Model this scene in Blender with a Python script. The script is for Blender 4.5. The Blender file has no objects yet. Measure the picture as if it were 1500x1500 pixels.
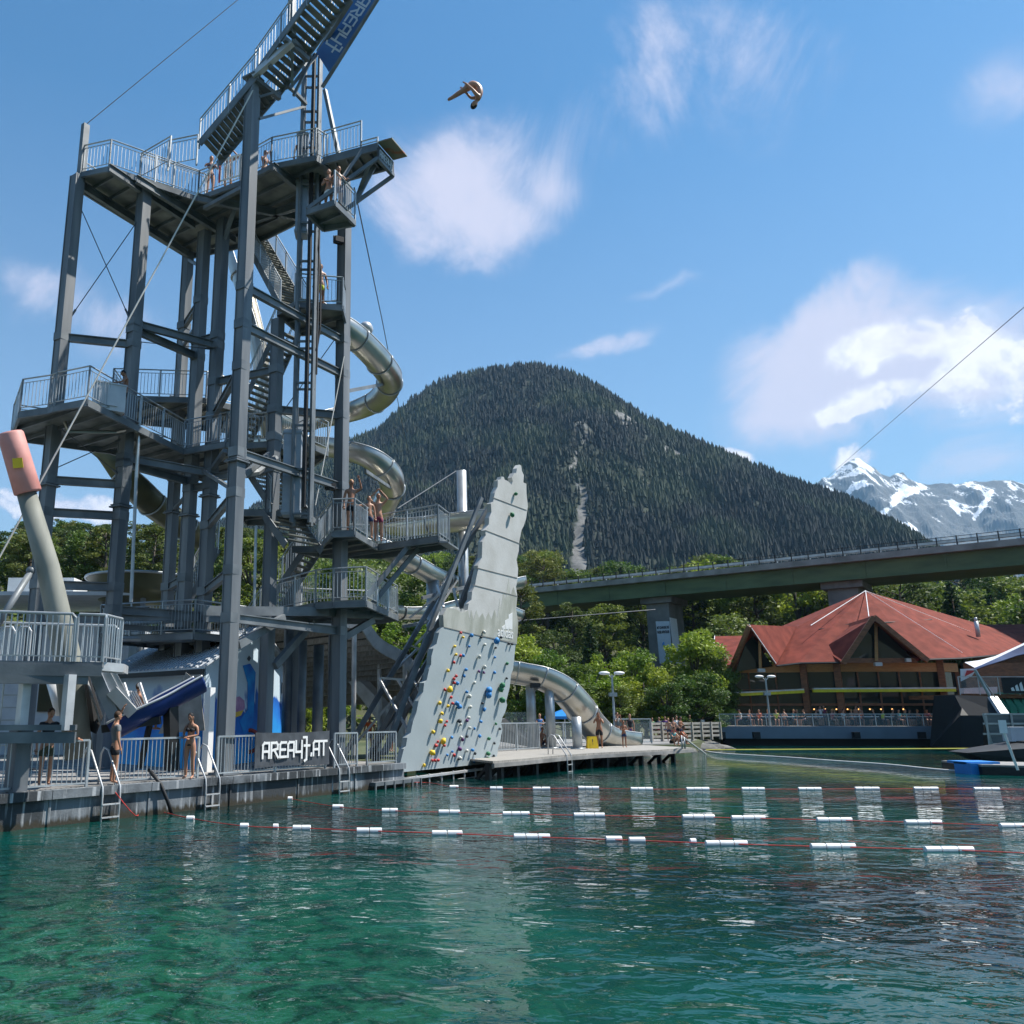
import bpy, bmesh, math, random
import numpy as np
from mathutils import Vector, Matrix, noise as mnoise
random.seed(7); rng = np.random.default_rng(7)
R = math.radians
scene = bpy.context.scene
col = scene.collection
# ---------------------------------------------------------------- camera model (used to place things at real distances)
F, CX, CY, TILT, CH = 1250., 570., 750., R(13.32), 2.5
SN, CN = math.sin(TILT), math.cos(TILT)
def ray(u, v):
    a = (u-CX)/F; b = (CY-v)/F
    return a, CN-b*SN, SN+b*CN
def G(u, v, z=0.):
    a, y, w = ray(u, v); k = (z-CH)/w
    return Vector((a*k, y*k, z))
def U(u, v, Y):
    a, y, w = ray(u, v); k = Y/y
    return Vector((a*k, Y, w*k+CH))
def PX(p):
    Z = p[2]-CH; d = p[1]*CN+Z*SN; up = -p[1]*SN+Z*CN
    return CX+F*p[0]/d, CY-F*up/d
def lerp(a, b, t): return a+(b-a)*t
def interp(tab, x):
    if x <= tab[0][0]: return tab[0][1]
    for (x0, y0), (x1, y1) in zip(tab, tab[1:]):
        if x <= x1: return y0+(y1-y0)*(x-x0)/(x1-x0)
    return tab[-1][1]
# ---------------------------------------------------------------- materials
def mat(name, c, rough=.5, metal=0., var=.15, scale=3., bump=0., bscale=20., c2=None, spec=.5, thr=None, stretch=None, detail=5, objvar=0.):
    m = bpy.data.materials.new(name); m.use_nodes = True
    nt = m.node_tree; b = nt.nodes['Principled BSDF']
    b.inputs['Roughness'].default_value = rough; b.inputs['Metallic'].default_value = metal
    b.inputs['Specular IOR Level'].default_value = spec
    tc = nt.nodes.new('ShaderNodeTexCoord'); mp = nt.nodes.new('ShaderNodeMapping')
    nt.links.new(tc.outputs['Object'], mp.inputs[0])
    if stretch: mp.inputs['Scale'].default_value = stretch
    n = nt.nodes.new('ShaderNodeTexNoise'); n.inputs['Scale'].default_value = scale; n.inputs['Detail'].default_value = detail
    nt.links.new(mp.outputs[0], n.inputs['Vector'])
    cr = nt.nodes.new('ShaderNodeValToRGB')
    lo, hi = thr if thr else (.3, .7)
    cr.color_ramp.elements[0].position = lo; cr.color_ramp.elements[1].position = hi
    if c2 is None:
        c2 = tuple(min(1, x*(1+var)) for x in c); c = tuple(x*(1-var) for x in c)
    cr.color_ramp.elements[0].color = (*c, 1); cr.color_ramp.elements[1].color = (*c2, 1)
    nt.links.new(n.outputs[0], cr.inputs[0])
    out = cr.outputs[0]
    if objvar:
        oi = nt.nodes.new('ShaderNodeObjectInfo'); hs = nt.nodes.new('ShaderNodeHueSaturation')
        mr = nt.nodes.new('ShaderNodeMapRange'); mr.inputs[3].default_value = 1-objvar; mr.inputs[4].default_value = 1+objvar
        nt.links.new(oi.outputs['Random'], mr.inputs[0]); nt.links.new(mr.outputs[0], hs.inputs['Value'])
        mh = nt.nodes.new('ShaderNodeMath'); mh.operation = 'MULTIPLY_ADD'; mh.inputs[1].default_value = -.05; mh.inputs[2].default_value = .525
        nt.links.new(oi.outputs['Random'], mh.inputs[0]); nt.links.new(mh.outputs[0], hs.inputs['Hue'])
        nt.links.new(out, hs.inputs['Color']); out = hs.outputs[0]
    nt.links.new(out, b.inputs['Base Color'])
    if bump:
        n2 = nt.nodes.new('ShaderNodeTexNoise'); n2.inputs['Scale'].default_value = bscale; n2.inputs['Detail'].default_value = 4
        nt.links.new(mp.outputs[0], n2.inputs['Vector'])
        bp = nt.nodes.new('ShaderNodeBump'); bp.inputs['Strength'].default_value = bump; bp.inputs['Distance'].default_value = .02
        nt.links.new(n2.outputs[0], bp.inputs['Height']); nt.links.new(bp.outputs[0], b.inputs['Normal'])
    return m
M = {}
M['steel'] = mat('galvanised_steel', (.10,.116,.13), .5, .2, scale=1.3, c2=(.20,.218,.23), thr=(.35,.7), bump=.1)
M['post'] = mat('column_steel', (.10,.115,.13), .5, .15, scale=.9, c2=(.22,.23,.24), thr=(.38,.72), bump=.1, stretch=(2,2,.25))
M['rail'] = mat('railing_steel', (.38,.41,.43), .4, .5, var=.2, scale=2)
M['under'] = mat('checker_plate', (.10,.11,.105), .6, .3, scale=1.5, c2=(.24,.25,.22), thr=(.35,.7))
M['brightsteel'] = mat('bright_galvanised', (.5,.51,.52), .45, .4, var=.2, scale=2)
M['stainless'] = mat('stainless_steel', (.38,.37,.335), .3, .9, scale=.8, c2=(.60,.585,.54), thr=(.3,.7), bump=.12, bscale=2)
M['tubein'] = mat('tube_inside', (.40,.39,.37), .35, .9, scale=1.5, c2=(.55,.53,.5))
M['slideunder'] = mat('slide_laminate', (.065,.065,.03), .4, .2, scale=1.2, c2=(.12,.118,.055))
M['rubber'] = mat('black_rubber', (.012,.013,.015), .6, var=.3)
M['cable'] = mat('steel_cable', (.10,.11,.12), .5, .6, var=.2)
M['rope_white'] = mat('white_rope', (.62,.60,.56), .7, var=.1)
M['rope_red'] = mat('red_rope', (.45,.03,.025), .7, var=.2, scale=10)
M['rope_yellow'] = mat('yellow_rope', (.55,.5,.06), .7, var=.1)
M['float'] = mat('white_float', (.74,.75,.76), .5, var=.1, scale=8)
M['concrete'] = mat('quay_concrete', (.03,.036,.042), .8, scale=.55, c2=(.15,.17,.19), thr=(.45,.55), bump=.4, stretch=(1,1,.8), detail=12)
def quaywet():
    nt = M['concrete'].node_tree; b = nt.nodes['Principled BSDF']; old = b.inputs['Base Color'].links[0].from_socket
    tc = nt.nodes.new('ShaderNodeTexCoord'); s = nt.nodes.new('ShaderNodeSeparateXYZ'); nt.links.new(tc.outputs['Object'], s.inputs[0])
    mp = nt.nodes.new('ShaderNodeMapping'); mp.inputs['Scale'].default_value = (5,5,.35); nt.links.new(tc.outputs['Object'], mp.inputs[0])
    n = nt.nodes.new('ShaderNodeTexNoise'); n.inputs['Scale'].default_value = 1.6; n.inputs['Detail'].default_value = 8; nt.links.new(mp.outputs[0], n.inputs[0])
    a = nt.nodes.new('ShaderNodeMath'); a.operation = 'MULTIPLY_ADD'; nt.links.new(n.outputs[0], a.inputs[0]); a.inputs[1].default_value = .35; nt.links.new(s.outputs[2], a.inputs[2])
    r = nt.nodes.new('ShaderNodeMapRange'); nt.links.new(a.outputs[0], r.inputs[0]); r.inputs[1].default_value = .26; r.inputs[2].default_value = .36
    mx = nt.nodes.new('ShaderNodeMixRGB'); nt.links.new(r.outputs[0], mx.inputs[0]); mx.inputs[1].default_value = (.028,.024,.014,1)
    r2 = nt.nodes.new('ShaderNodeMapRange'); nt.links.new(n.outputs[0], r2.inputs[0]); r2.inputs[1].default_value = .56; r2.inputs[2].default_value = .68; m2 = nt.nodes.new('ShaderNodeMixRGB'); nt.links.new(r2.outputs[0], m2.inputs[0]); nt.links.new(old, m2.inputs[1]); m2.inputs[2].default_value = (.36,.38,.40,1)
    nt.links.new(m2.outputs[0], mx.inputs[2]); nt.links.new(mx.outputs[0], b.inputs['Base Color'])
quaywet()
M['quaytop'] = mat('quay_slab', (.15,.15,.145), .8, scale=1.4, c2=(.3,.29,.28), bump=.3)
M['concrete2'] = mat('pier_concrete', (.10,.10,.095), .85, scale=.5, c2=(.22,.22,.21), bump=.3)
M['wallgrey'] = mat('climbing_panel', (.345,.395,.41), .75, scale=.7, c2=(.40,.455,.47), bump=.15, bscale=8)
M['walltop'] = mat('climbing_concrete', (.47,.465,.44), .8, scale=1.1, c2=(.57,.57,.555), bump=.3, bscale=8, detail=9)
M['walltop2'] = mat('climbing_concrete_stained', (.33,.34,.29), .8, scale=1.6, c2=(.47,.475,.43), thr=(.4,.62), bump=.3, stretch=(1,1,.4), detail=9)
for k, c in dict(yellow=(.75,.5,.02), red=(.5,.03,.03), blue=(.02,.2,.5), green=(.02,.16,.07), dark=(.02,.03,.04), pale=(.55,.55,.5), purple=(.12,.03,.15)).items():
    M['hold_'+k] = mat('hold_'+k, c, .6, var=.15, scale=12)
M['white'] = mat('white_paint', (.78,.78,.77), .5, var=.05)
M['darktext'] = mat('dark_lettering', (.03,.035,.05), .6, var=.1)
M['navy'] = mat('navy_banner', (.012,.035,.11), .55, scale=1.5, c2=(.02,.06,.17))
M['bannergrey'] = mat('dark_grey_banner', (.035,.04,.048), .6, scale=2.5, c2=(.075,.085,.1), bump=.6, bscale=3)
M['bannerpale'] = mat('pale_banner', (.5,.56,.62), .6, var=.06)
M['bannerside'] = mat('white_banner', (.75,.76,.77), .6, var=.05)
M['bannerblue'] = mat('blue_banner', (.02,.09,.26), .5, scale=1.2, c2=(.03,.13,.34))
M['pink'] = mat('pink_sleeve', (.50,.20,.175), .6, scale=2, c2=(.60,.28,.25), bump=.15)
M['pole'] = mat('weathered_pole', (.15,.16,.14), .7, scale=1.5, c2=(.27,.275,.24), stretch=(1,1,.3), thr=(.35,.65))
M['yellow'] = mat('yellow_plastic', (.75,.5,.01), .5, var=.08)
M['orange'] = mat('orange_plastic', (.8,.16,.01), .5, var=.1)
M['blueplastic'] = mat('blue_plastic', (.005,.022,.11), .35, scale=3, c2=(.008,.03,.16))
M['bluelight'] = mat('light_blue_plastic', (.02,.22,.6), .45, var=.1)
M['liftgrey'] = mat('lift_cladding', (.24,.28,.33), .5, .2, scale=2, c2=(.34,.38,.43))
M['roofwhite'] = mat('corrugated_roof', (.42,.45,.49), .55, .1, scale=1.5, c2=(.56,.59,.62))
M['woodgrey'] = mat('weathered_boards', (.2,.19,.17), .8, scale=2.5, c2=(.36,.34,.31), stretch=(1,6,1), bump=.3)
M['timber'] = mat('brown_timber', (.12,.045,.018), .6, scale=2.5, c2=(.25,.10,.04), stretch=(1,1,3))
M['timberlight'] = mat('light_timber', (.36,.18,.06), .6, scale=2.5, c2=(.48,.26,.1), stretch=(1,1,5))
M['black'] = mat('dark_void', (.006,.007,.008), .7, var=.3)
M['fascia'] = mat('terrace_fascia', (.13,.17,.22), .5, .1, var=.08, scale=1)
M['red_roof'] = mat('red_roof', (.125,.024,.015), .85, scale=1.1, c2=(.205,.043,.028), thr=(.36,.66), spec=.2, bump=.3, bscale=6, detail=10)
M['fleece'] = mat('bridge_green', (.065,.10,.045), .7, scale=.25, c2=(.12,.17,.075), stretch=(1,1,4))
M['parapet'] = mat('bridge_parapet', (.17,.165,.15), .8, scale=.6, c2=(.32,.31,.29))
M['rock'] = mat('shore_rock', (.05,.05,.045), .85, scale=1.5, c2=(.16,.16,.15), bump=1., bscale=4)
M['seatgreen'] = mat('green_seat', (.01,.16,.11), .5, var=.15)
M['woodrail'] = mat('grey_fence_wood', (.24,.22,.19), .8, scale=3, c2=(.36,.34,.30))
M['bark'] = mat('bark', (.05,.04,.03), .9, scale=3, c2=(.12,.10,.08))
M['leaf_bright'] = mat('leaf_bright', (.10,.17,.014), .6, scale=.5, c2=(.27,.36,.035), thr=(.3,.7), objvar=.22)
M['leaf_mid'] = mat('leaf_mid', (.055,.10,.014), .6, scale=.5, c2=(.15,.215,.032), thr=(.3,.7), objvar=.25)
M['needle'] = mat('needle', (.025,.055,.013), .7, scale=.6, c2=(.08,.13,.028), thr=(.3,.7), objvar=.25)
M['pine'] = mat('pine_needle', (.065,.09,.016), .7, scale=.6, c2=(.155,.185,.036), thr=(.3,.7), objvar=.22)
M['ground'] = mat('grass_ground', (.04,.06,.02), .9, scale=.15, c2=(.10,.11,.05), detail=9)
M['forestfloor'] = mat('forest_floor', (.02,.028,.012), .95, scale=.3, c2=(.07,.075,.035), detail=9)
M['skin'] = mat('skin', (.42,.21,.13), .5, var=.06, scale=5)
M['skin2'] = mat('tanned_skin', (.30,.135,.075), .5, var=.06, scale=5)
for k, c in dict(hair_brown=(.05,.025,.012), hair_black=(.008,.008,.01), hair_blond=(.35,.2,.08), cloth_black=(.012,.013,.018), cloth_navy=(.015,.03,.09), cloth_red=(.4,.03,.05),
    cloth_maroon=(.22,.03,.07), cloth_white=(.7,.7,.68), cloth_blue=(.04,.16,.42), cloth_yellow=(.6,.65,.04), cloth_orange=(.75,.13,.02), cloth_purple=(.12,.04,.2), cloth_olive=(.06,.06,.03), cloth_grey=(.16,.17,.18), cloth_green=(.05,.22,.08), cloth_teal=(.03,.25,.28)).items():
    M[k] = mat(k, c, .8, var=.12, scale=8)
for k in ('leaf_bright','leaf_mid','needle','pine'):   # thin leaves let light through
    nt = M[k].node_tree; b = nt.nodes['Principled BSDF']; t = nt.nodes.new('ShaderNodeBsdfTranslucent'); mx = nt.nodes.new('ShaderNodeMixShader'); mx.inputs[0].default_value = .35
    nt.links.new(b.inputs['Base Color'].links[0].from_socket, t.inputs[0]); nt.links.new(b.outputs[0], mx.inputs[1]); nt.links.new(t.outputs[0], mx.inputs[2]); nt.links.new(mx.outputs[0], nt.nodes['Material Output'].inputs[0])
def glassmat():
    m = bpy.data.materials.new('tinted_glass'); m.use_nodes = True
    b = m.node_tree.nodes['Principled BSDF']; b.inputs['Base Color'].default_value = (.02,.026,.022,1)
    b.inputs['Roughness'].default_value = .04; b.inputs['IOR'].default_value = 1.6
    return m
M['glass'] = glassmat()
def clearglass():
    m = bpy.data.materials.new('clear_glass'); m.use_nodes = True; nt = m.node_tree
    b = nt.nodes['Principled BSDF']; b.inputs['Base Color'].default_value = (.5,.58,.6,1); b.inputs['Roughness'].default_value = .05
    tr = nt.nodes.new('ShaderNodeBsdfTransparent'); mx = nt.nodes.new('ShaderNodeMixShader'); mx.inputs[0].default_value = .10
    nt.links.new(tr.outputs[0], mx.inputs[1]); nt.links.new(b.outputs[0], mx.inputs[2]); nt.links.new(mx.outputs[0], nt.nodes['Material Output'].inputs[0])
    return m
M['clearglass'] = clearglass()
# ---------------------------------------------------------------- mesh builder
class MB:
    def __init__(s): s.v = []; s.f = []; s.m = []
    def add(s, vs, fs, mi=0):
        o = len(s.v); s.v += [tuple(x) for x in vs]; s.f += [tuple(i+o for i in f) for f in fs]; s.m += [mi]*len(fs)
    def box(s, c, size, rz=0., mi=0, Mx=None):
        a, b, d = size[0]/2, size[1]/2, size[2]/2
        Mx = Mx or Matrix.Rotation(rz, 3, 'Z'); c = Vector(c)
        vs = [c+Mx@Vector((x, y, z)) for x in (-a, a) for y in (-b, b) for z in (-d, d)]
        s.add(vs, [(0,1,3,2),(4,6,7,5),(0,4,5,1),(2,3,7,6),(0,2,6,4),(1,5,7,3)], mi); return s
    def bar(s, p, q, w, h=None, mi=0, up=None):
        h = h or w; p = Vector(p); q = Vector(q); d = q-p; L = d.length
        if L < 1e-5: return s
        d /= L; up = Vector(up) if up else (Vector((0,0,1)) if abs(d.z) < .97 else Vector((.6,.8,0)))
        x = d.cross(up).normalized(); y = x.cross(d)
        Mx = Matrix((x, d, y)).transposed()
        return s.box((p+q)/2, (w, L, h), Mx=Mx, mi=mi)
    def ibeam(s, p, q, w, h, mi=0):
        p = Vector(p); q = Vector(q); d = (q-p).normalized(); x = d.cross(Vector((0,0,1))).normalized(); y = x.cross(d)
        t = .03
        s.bar(p+y*(h/2-t/2), q+y*(h/2-t/2), w, t, mi); s.bar(p-y*(h/2-t/2), q-y*(h/2-t/2), w, t, mi); s.bar(p, q, .04, h-2*t, mi); return s
    def tube(s, pts, r, n=8, mi=0, cap=True, closed=False):
        pts = [Vector(p) for p in pts]; rs = r if isinstance(r, (list, tuple)) else [r]*len(pts)
        vs = []; fs = []; ref = None
        for i, p in enumerate(pts):
            d = (pts[min(i+1, len(pts)-1)]-pts[max(i-1, 0)]).normalized()
            if ref is None: ref = Vector((0,0,1)) if abs(d.z) < .9 else Vector((1,0,0))
            x = d.cross(ref).normalized(); y = x.cross(d).normalized(); ref = y
            for k in range(n):
                a = 2*math.pi*k/n; vs.append(p+(x*math.cos(a)+y*math.sin(a))*rs[i])
        for i in range(len(pts)-1):
            for k in range(n):
                fs.append((i*n+k, i*n+(k+1) % n, (i+1)*n+(k+1) % n, (i+1)*n+k))
        if cap: fs += [tuple(range(n-1, -1, -1)), tuple(range((len(pts)-1)*n, len(pts)*n))]
        s.add(vs, fs, mi); return s
    def prism(s, poly, z0, z1, mi=0):
        n = len(poly); vs = [(p[0], p[1], z0) for p in poly]+[(p[0], p[1], z1) for p in poly]
        fs = [tuple(range(n-1, -1, -1)), tuple(range(n, 2*n))]+[(i, (i+1) % n, n+(i+1) % n, n+i) for i in range(n)]
        s.add(vs, fs, mi); return s
    def slab(s, poly, off, mi=0, mi2=None):
        """planar polygon extruded by the vector off"""
        n = len(poly); off = Vector(off); vs = [Vector(p) for p in poly]; vs += [v+off for v in vs]
        s.add(vs, [tuple(range(n-1, -1, -1)), tuple(range(n, 2*n))]+[(i, (i+1) % n, n+(i+1) % n, n+i) for i in range(n)], mi); return s
    def ball(s, c, r, mi=0, seg=10, rings=7, Mx=None, jit=0.):
        c = Vector(c); r = r if isinstance(r, (tuple, list)) else (r, r, r); vs = []; fs = []
        for i in range(rings+1):
            th = math.pi*i/rings
            for k in range(seg):
                a = 2*math.pi*k/seg; p = Vector((r[0]*math.sin(th)*math.cos(a), r[1]*math.sin(th)*math.sin(a), r[2]*math.cos(th)))
                if jit: p *= 1+random.uniform(-jit, jit) if 0 < i < rings else 1
                vs.append(c+(Mx@p if Mx else p))
        for i in range(rings):
            for k in range(seg): fs.append((i*seg+k, (i+1)*seg+k, (i+1)*seg+(k+1) % seg, i*seg+(k+1) % seg))
        s.add(vs, fs, mi); return s
    def build(s, name, mats, parent=None, smooth=False):
        me = bpy.data.meshes.new(name); me.from_pydata(s.v, [], s.f)
        for m in (mats if isinstance(mats, (list, tuple)) else [mats]): me.materials.append(m)
        if len(set(s.m)) > 1: me.polygons.foreach_set('material_index', s.m)
        me.validate(); bm = bmesh.new(); bm.from_mesh(me); bmesh.ops.recalc_face_normals(bm, faces=bm.faces); bm.to_mesh(me); bm.free()
        if smooth: me.polygons.foreach_set('use_smooth', [True]*len(me.polygons))
        o = bpy.data.objects.new(name, me); col.objects.link(o)
        if parent: attach(o, parent)
        return o
def wmat(o):
    if o.parent: return wmat(o.parent) @ o.matrix_parent_inverse @ o.matrix_basis
    return o.matrix_basis.copy()
def attach(o, parent):
    o.parent = parent; o.matrix_parent_inverse = wmat(parent).inverted()   # children are modelled in world coordinates
def tag(o, label=None, cat=None, group=None, kind=None):
    for k, v in (('label', label), ('category', cat), ('group', group), ('kind', kind)):
        if v: o[k] = v
    return o
def thing(name, label, cat, loc=(0,0,0), group=None, rz=0.):
    o = bpy.data.objects.new(name, None); col.objects.link(o); o.location = loc; o.rotation_euler = (0,0,rz); o.empty_display_size = .3
    return tag(o, label, cat, group)
def copy_tree(o, parent=None):
    c = o.copy(); col.objects.link(c)
    if parent: c.parent = parent
    for ch in [x for x in KIDS.get(o.name, [])]: copy_tree(ch, c)
    return c
KIDS = {}
def note_kids():
    KIDS.clear()
    for o in bpy.data.objects:
        if o.parent: KIDS.setdefault(o.parent.name, []).append(o)
def text(name, body, p, xd, yd, size, m, parent=None, ext=.01, width=None, align='CENTER', sx=1., bold=.0):
    cu = bpy.data.curves.new(name, 'FONT'); cu.body = body; cu.size = size; cu.extrude = ext; cu.align_x = align; cu.align_y = 'CENTER'; cu.offset = bold
    t = bpy.data.objects.new(name, cu); col.objects.link(t)
    bpy.context.view_layer.update()
    me = bpy.data.meshes.new_from_object(t.evaluated_get(bpy.context.evaluated_depsgraph_get()))
    bpy.data.objects.remove(t)
    xd = Vector(xd).normalized(); yd = Vector(yd).normalized(); zd = xd.cross(yd).normalized()
    if width:
        xs = [v.co.x for v in me.vertices]; sx = width/(max(xs)-min(xs))
    p = Vector(p)
    for v in me.vertices: v.co = p+xd*v.co.x*sx+yd*v.co.y+zd*v.co.z
    me.materials.clear(); me.materials.append(m)
    o = bpy.data.objects.new(name, me); col.objects.link(o)
    if parent: attach(o, parent)
    return o
GLYPH = {'A': ([[(0,0),(0,.85),(.14,1),(.6,1),(.6,0)], [(0,.42),(.6,.42)]], .82), 'R': ([[(0,0),(0,1),(.5,1),(.62,.86),(.62,.58),(.12,.48)], [(.3,.48),(.66,0)]], .86), 'E': ([[(.6,1),(.12,1),(0,.86),(0,0),(.6,0)], [(0,.5),(.52,.5)]], .8),
    '4': ([[(0,1.05),(0,.3),(.62,.3)], [(.62,1.05),(.62,-.12)]], .82), '7': ([[(-.04,1.32),(.3,1.32),(.3,-.26),(.12,-.36)], [(.06,.72),(.6,.72)]], .8), '.': ([[(0,0),(.02,.12)]], .24), 'T': ([[(-.05,1),(.65,1)], [(.3,1),(.3,0)]], .7)}
def wordmark(s, p, xd, yd, height, width, m, parent, depth=.012, stroke=.17):
    '''blocky cut letters along xd, standing up along yd, centred on p'''
    xd = Vector(xd).normalized(); yd = Vector(yd).normalized(); zd = xd.cross(yd); tot = sum(GLYPH[c][1] for c in s)-.2; sx = width/tot; x = -tot/2
    for c in s:
        mb = MB()
        for line in GLYPH[c][0]:
            for (x0, y0), (x1, y1) in zip(line, line[1:]):
                a = Vector(p)+xd*(x+x0)*sx+yd*(y0-.5)*height; b = Vector(p)+xd*(x+x1)*sx+yd*(y1-.5)*height; d = (b-a).normalized(); w = stroke*height
                mb.bar(a-d*w/2, b+d*w/2, w, depth*(1+.13*len(mb.v)/8*.1), up=zd)
        mb.build('lettering', m, parent); x += GLYPH[c][1]
# ---------------------------------------------------------------- railing, stair and deck makers
def railing_mb(path, h=1.1, bal=.13, closed=False, mid=False):
    mb = MB(); path = [Vector(p) for p in path]; segs = list(zip(path, path[1:]))
    for a, b in segs:
        L = (b-a).length; d = (b-a)/max(L, 1e-6); up = Vector((0,0,1))
        mb.tube([a+up*h, b+up*h], .026, 6); mb.tube([a+up*.1, b+up*.1], .016, 5); mb.tube([a+up*(h-.14), b+up*(h-.14)], .014, 5)
        n = max(1, int(round(L/1.5)))
        for i in range(n+1):
            p = a+d*L*i/n; mb.bar(p-up*.18, p+up*(h+.01), .05, .05)
        nb = max(1, int(L/bal))
        for i in range(1, nb):
            p = a+d*L*i/nb; mb.bar(p+up*.1, p+up*(h-.14), .016, .016)
    return mb
def platform(poly, z, parent, rails, t=.14, beams=4, name='platform', bd=None):
    """polygon deck with edge channel and underside joists, railings along the listed runs of points"""
    poly = [Vector((p[0], p[1], z)) for p in poly]
    mb = MB(); mb.prism(poly, z-.05, z)
    n = len(poly)
    for i in range(n): 
        a, b = poly[i], poly[(i+1) % n]; dz = Vector((0,0,-.05-.10))
        mb.bar(a+dz, b+dz, .09, .2, 1)
    c = sum(poly, Vector())/n
    # joists: cut lines parallel to bd through the polygon
    bd = Vector(bd or ((.809,-.588,0))); pd = Vector((-bd.y, bd.x, 0))
    s0 = min((p-c).dot(pd) for p in poly); s1 = max((p-c).dot(pd) for p in poly)
    nj = max(2, int((s1-s0)/.75))
    for k in range(1, nj):
        sft = s0+(s1-s0)*k/nj; hits = []
        for i in range(n):
            a, b = poly[i], poly[(i+1) % n]; da, db = (a-c).dot(pd)-sft, (b-c).dot(pd)-sft
            if da*db < 0: hits.append(a+(b-a)*(da/(da-db)))
        if len(hits) >= 2:
            hits.sort(key=lambda q: q.dot(bd)); dz = Vector((0,0,-.12)); mb.bar(hits[0]+dz, hits[-1]+dz, .05, .13, 1)
    o = mb.build(name, [M['under'], M['steel']], parent)
    for r in rails:
        railing_mb([Vector((p[0], p[1], z)) for p in r]).build('railing', M['rail'], o)
    return o
def stair(a, b, w, parent, n=None, rails=(1, -1), name='stair', treadm='under', h=1.05):
    a = Vector(a); b = Vector(b); d = b-a; dh = Vector((d.x, d.y, 0)); L = dh.length; side = Vector((-dh.y, dh.x, 0)).normalized()
    n = n or max(3, int(abs(d.z)/.19)); mb = MB()
    for s in (1, -1): mb.bar(a+side*s*w/2, b+side*s*w/2, .05, .26, 1)
    fw = dh.normalized()
    for i in range(1, n):
        p = a+d*i/n; Mx = Matrix((side, fw, Vector((0,0,1)))).transposed()
        mb.box(p+Vector((0,0,.03)), (w-.06, .22, .04), Mx=Mx)
    o = mb.build(name, [M[treadm], M['steel']], parent)
    for s in rails: railing_mb([a+side*s*w/2, b+side*s*w/2], h, .16).build('railing', M['rail'], o)
    return o
# ---------------------------------------------------------------- render, camera, light
cam = bpy.data.objects.new('camera', bpy.data.cameras.new('camera')); col.objects.link(cam); scene.camera = cam
cam.location = (0, 0, CH); cam.rotation_euler = (math.pi/2+TILT, 0, 0)
cam.data.sensor_width = 36; cam.data.sensor_fit = 'HORIZONTAL'; cam.data.lens = 36*F/1500; cam.data.shift_x = (750-CX)/1500; cam.data.clip_end = 60000; cam.data.clip_start = .1
scene.render.engine = 'CYCLES'
vs = scene.view_settings; vs.view_transform = 'Standard'; vs.look = 'None'; vs.gamma = 1; vs.exposure = .78
scene.cycles.max_bounces = 8; scene.cycles.transparent_max_bounces = 12; scene.cycles.volume_bounces = 0
SUNH = Vector((.990, .14, 0)).normalized(); EL = R(57)
sd = Vector((SUNH.x*math.cos(EL), SUNH.y*math.cos(EL), math.sin(EL))).normalized()
sl = bpy.data.lights.new('sun', 'SUN'); sl.energy = 5.0; sl.angle = R(.53); sl.color = (1, .95, .87)
so = bpy.data.objects.new('sun', sl); col.objects.link(so); so.rotation_euler = sd.to_track_quat('Z', 'Y').to_euler(); so.location = (40, 10, 60)
w = bpy.data.worlds.new('World'); scene.world = w; w.use_nodes = True; nt = w.node_tree
bg = nt.nodes['Background']; bg.inputs[1].default_value = .082
sky = nt.nodes.new('ShaderNodeTexSky'); sky.sky_type = 'NISHITA'; sky.sun_disc = False; sky.sun_elevation = EL; sky.sun_rotation = math.atan2(SUNH.x, SUNH.y)
sky.air_density = 1.25; sky.dust_density = .6; sky.ozone_density = 2.2; sky.altitude = 700
# clouds live in the sky itself, placed by compass direction
tc = nt.nodes.new('ShaderNodeTexCoord')
def vmath(op, a, b=None):
    n = nt.nodes.new('ShaderNodeVectorMath'); n.operation = op
    if isinstance(a, bpy.types.NodeSocket): nt.links.new(a, n.inputs[0])
    else: n.inputs[0].default_value = a
    if b is not None:
        if isinstance(b, bpy.types.NodeSocket): nt.links.new(b, n.inputs[1])
        else: n.inputs[1].default_value = b
    return n
def smath(op, a, b=None, c=None, clamp=False):
    n = nt.nodes.new('ShaderNodeMath'); n.operation = op; n.use_clamp = clamp
    for i, x in enumerate((a, b, c)):
        if x is None: continue
        if isinstance(x, bpy.types.NodeSocket): nt.links.new(x, n.inputs[i])
        else: n.inputs[i].default_value = x
    return n.outputs[0]
D = tc.outputs['Generated']
warp = nt.nodes.new('ShaderNodeTexNoise'); warp.inputs['Scale'].default_value = 7; warp.inputs['Detail'].default_value = 6; nt.links.new(D, warp.inputs['Vector'])
wv = vmath('MULTIPLY', vmath('SUBTRACT', warp.outputs['Color'], (.5, .5, .5)).outputs[0], (.11, .11, .09))
DW = vmath('ADD', D, wv.outputs[0]).outputs[0]
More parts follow.
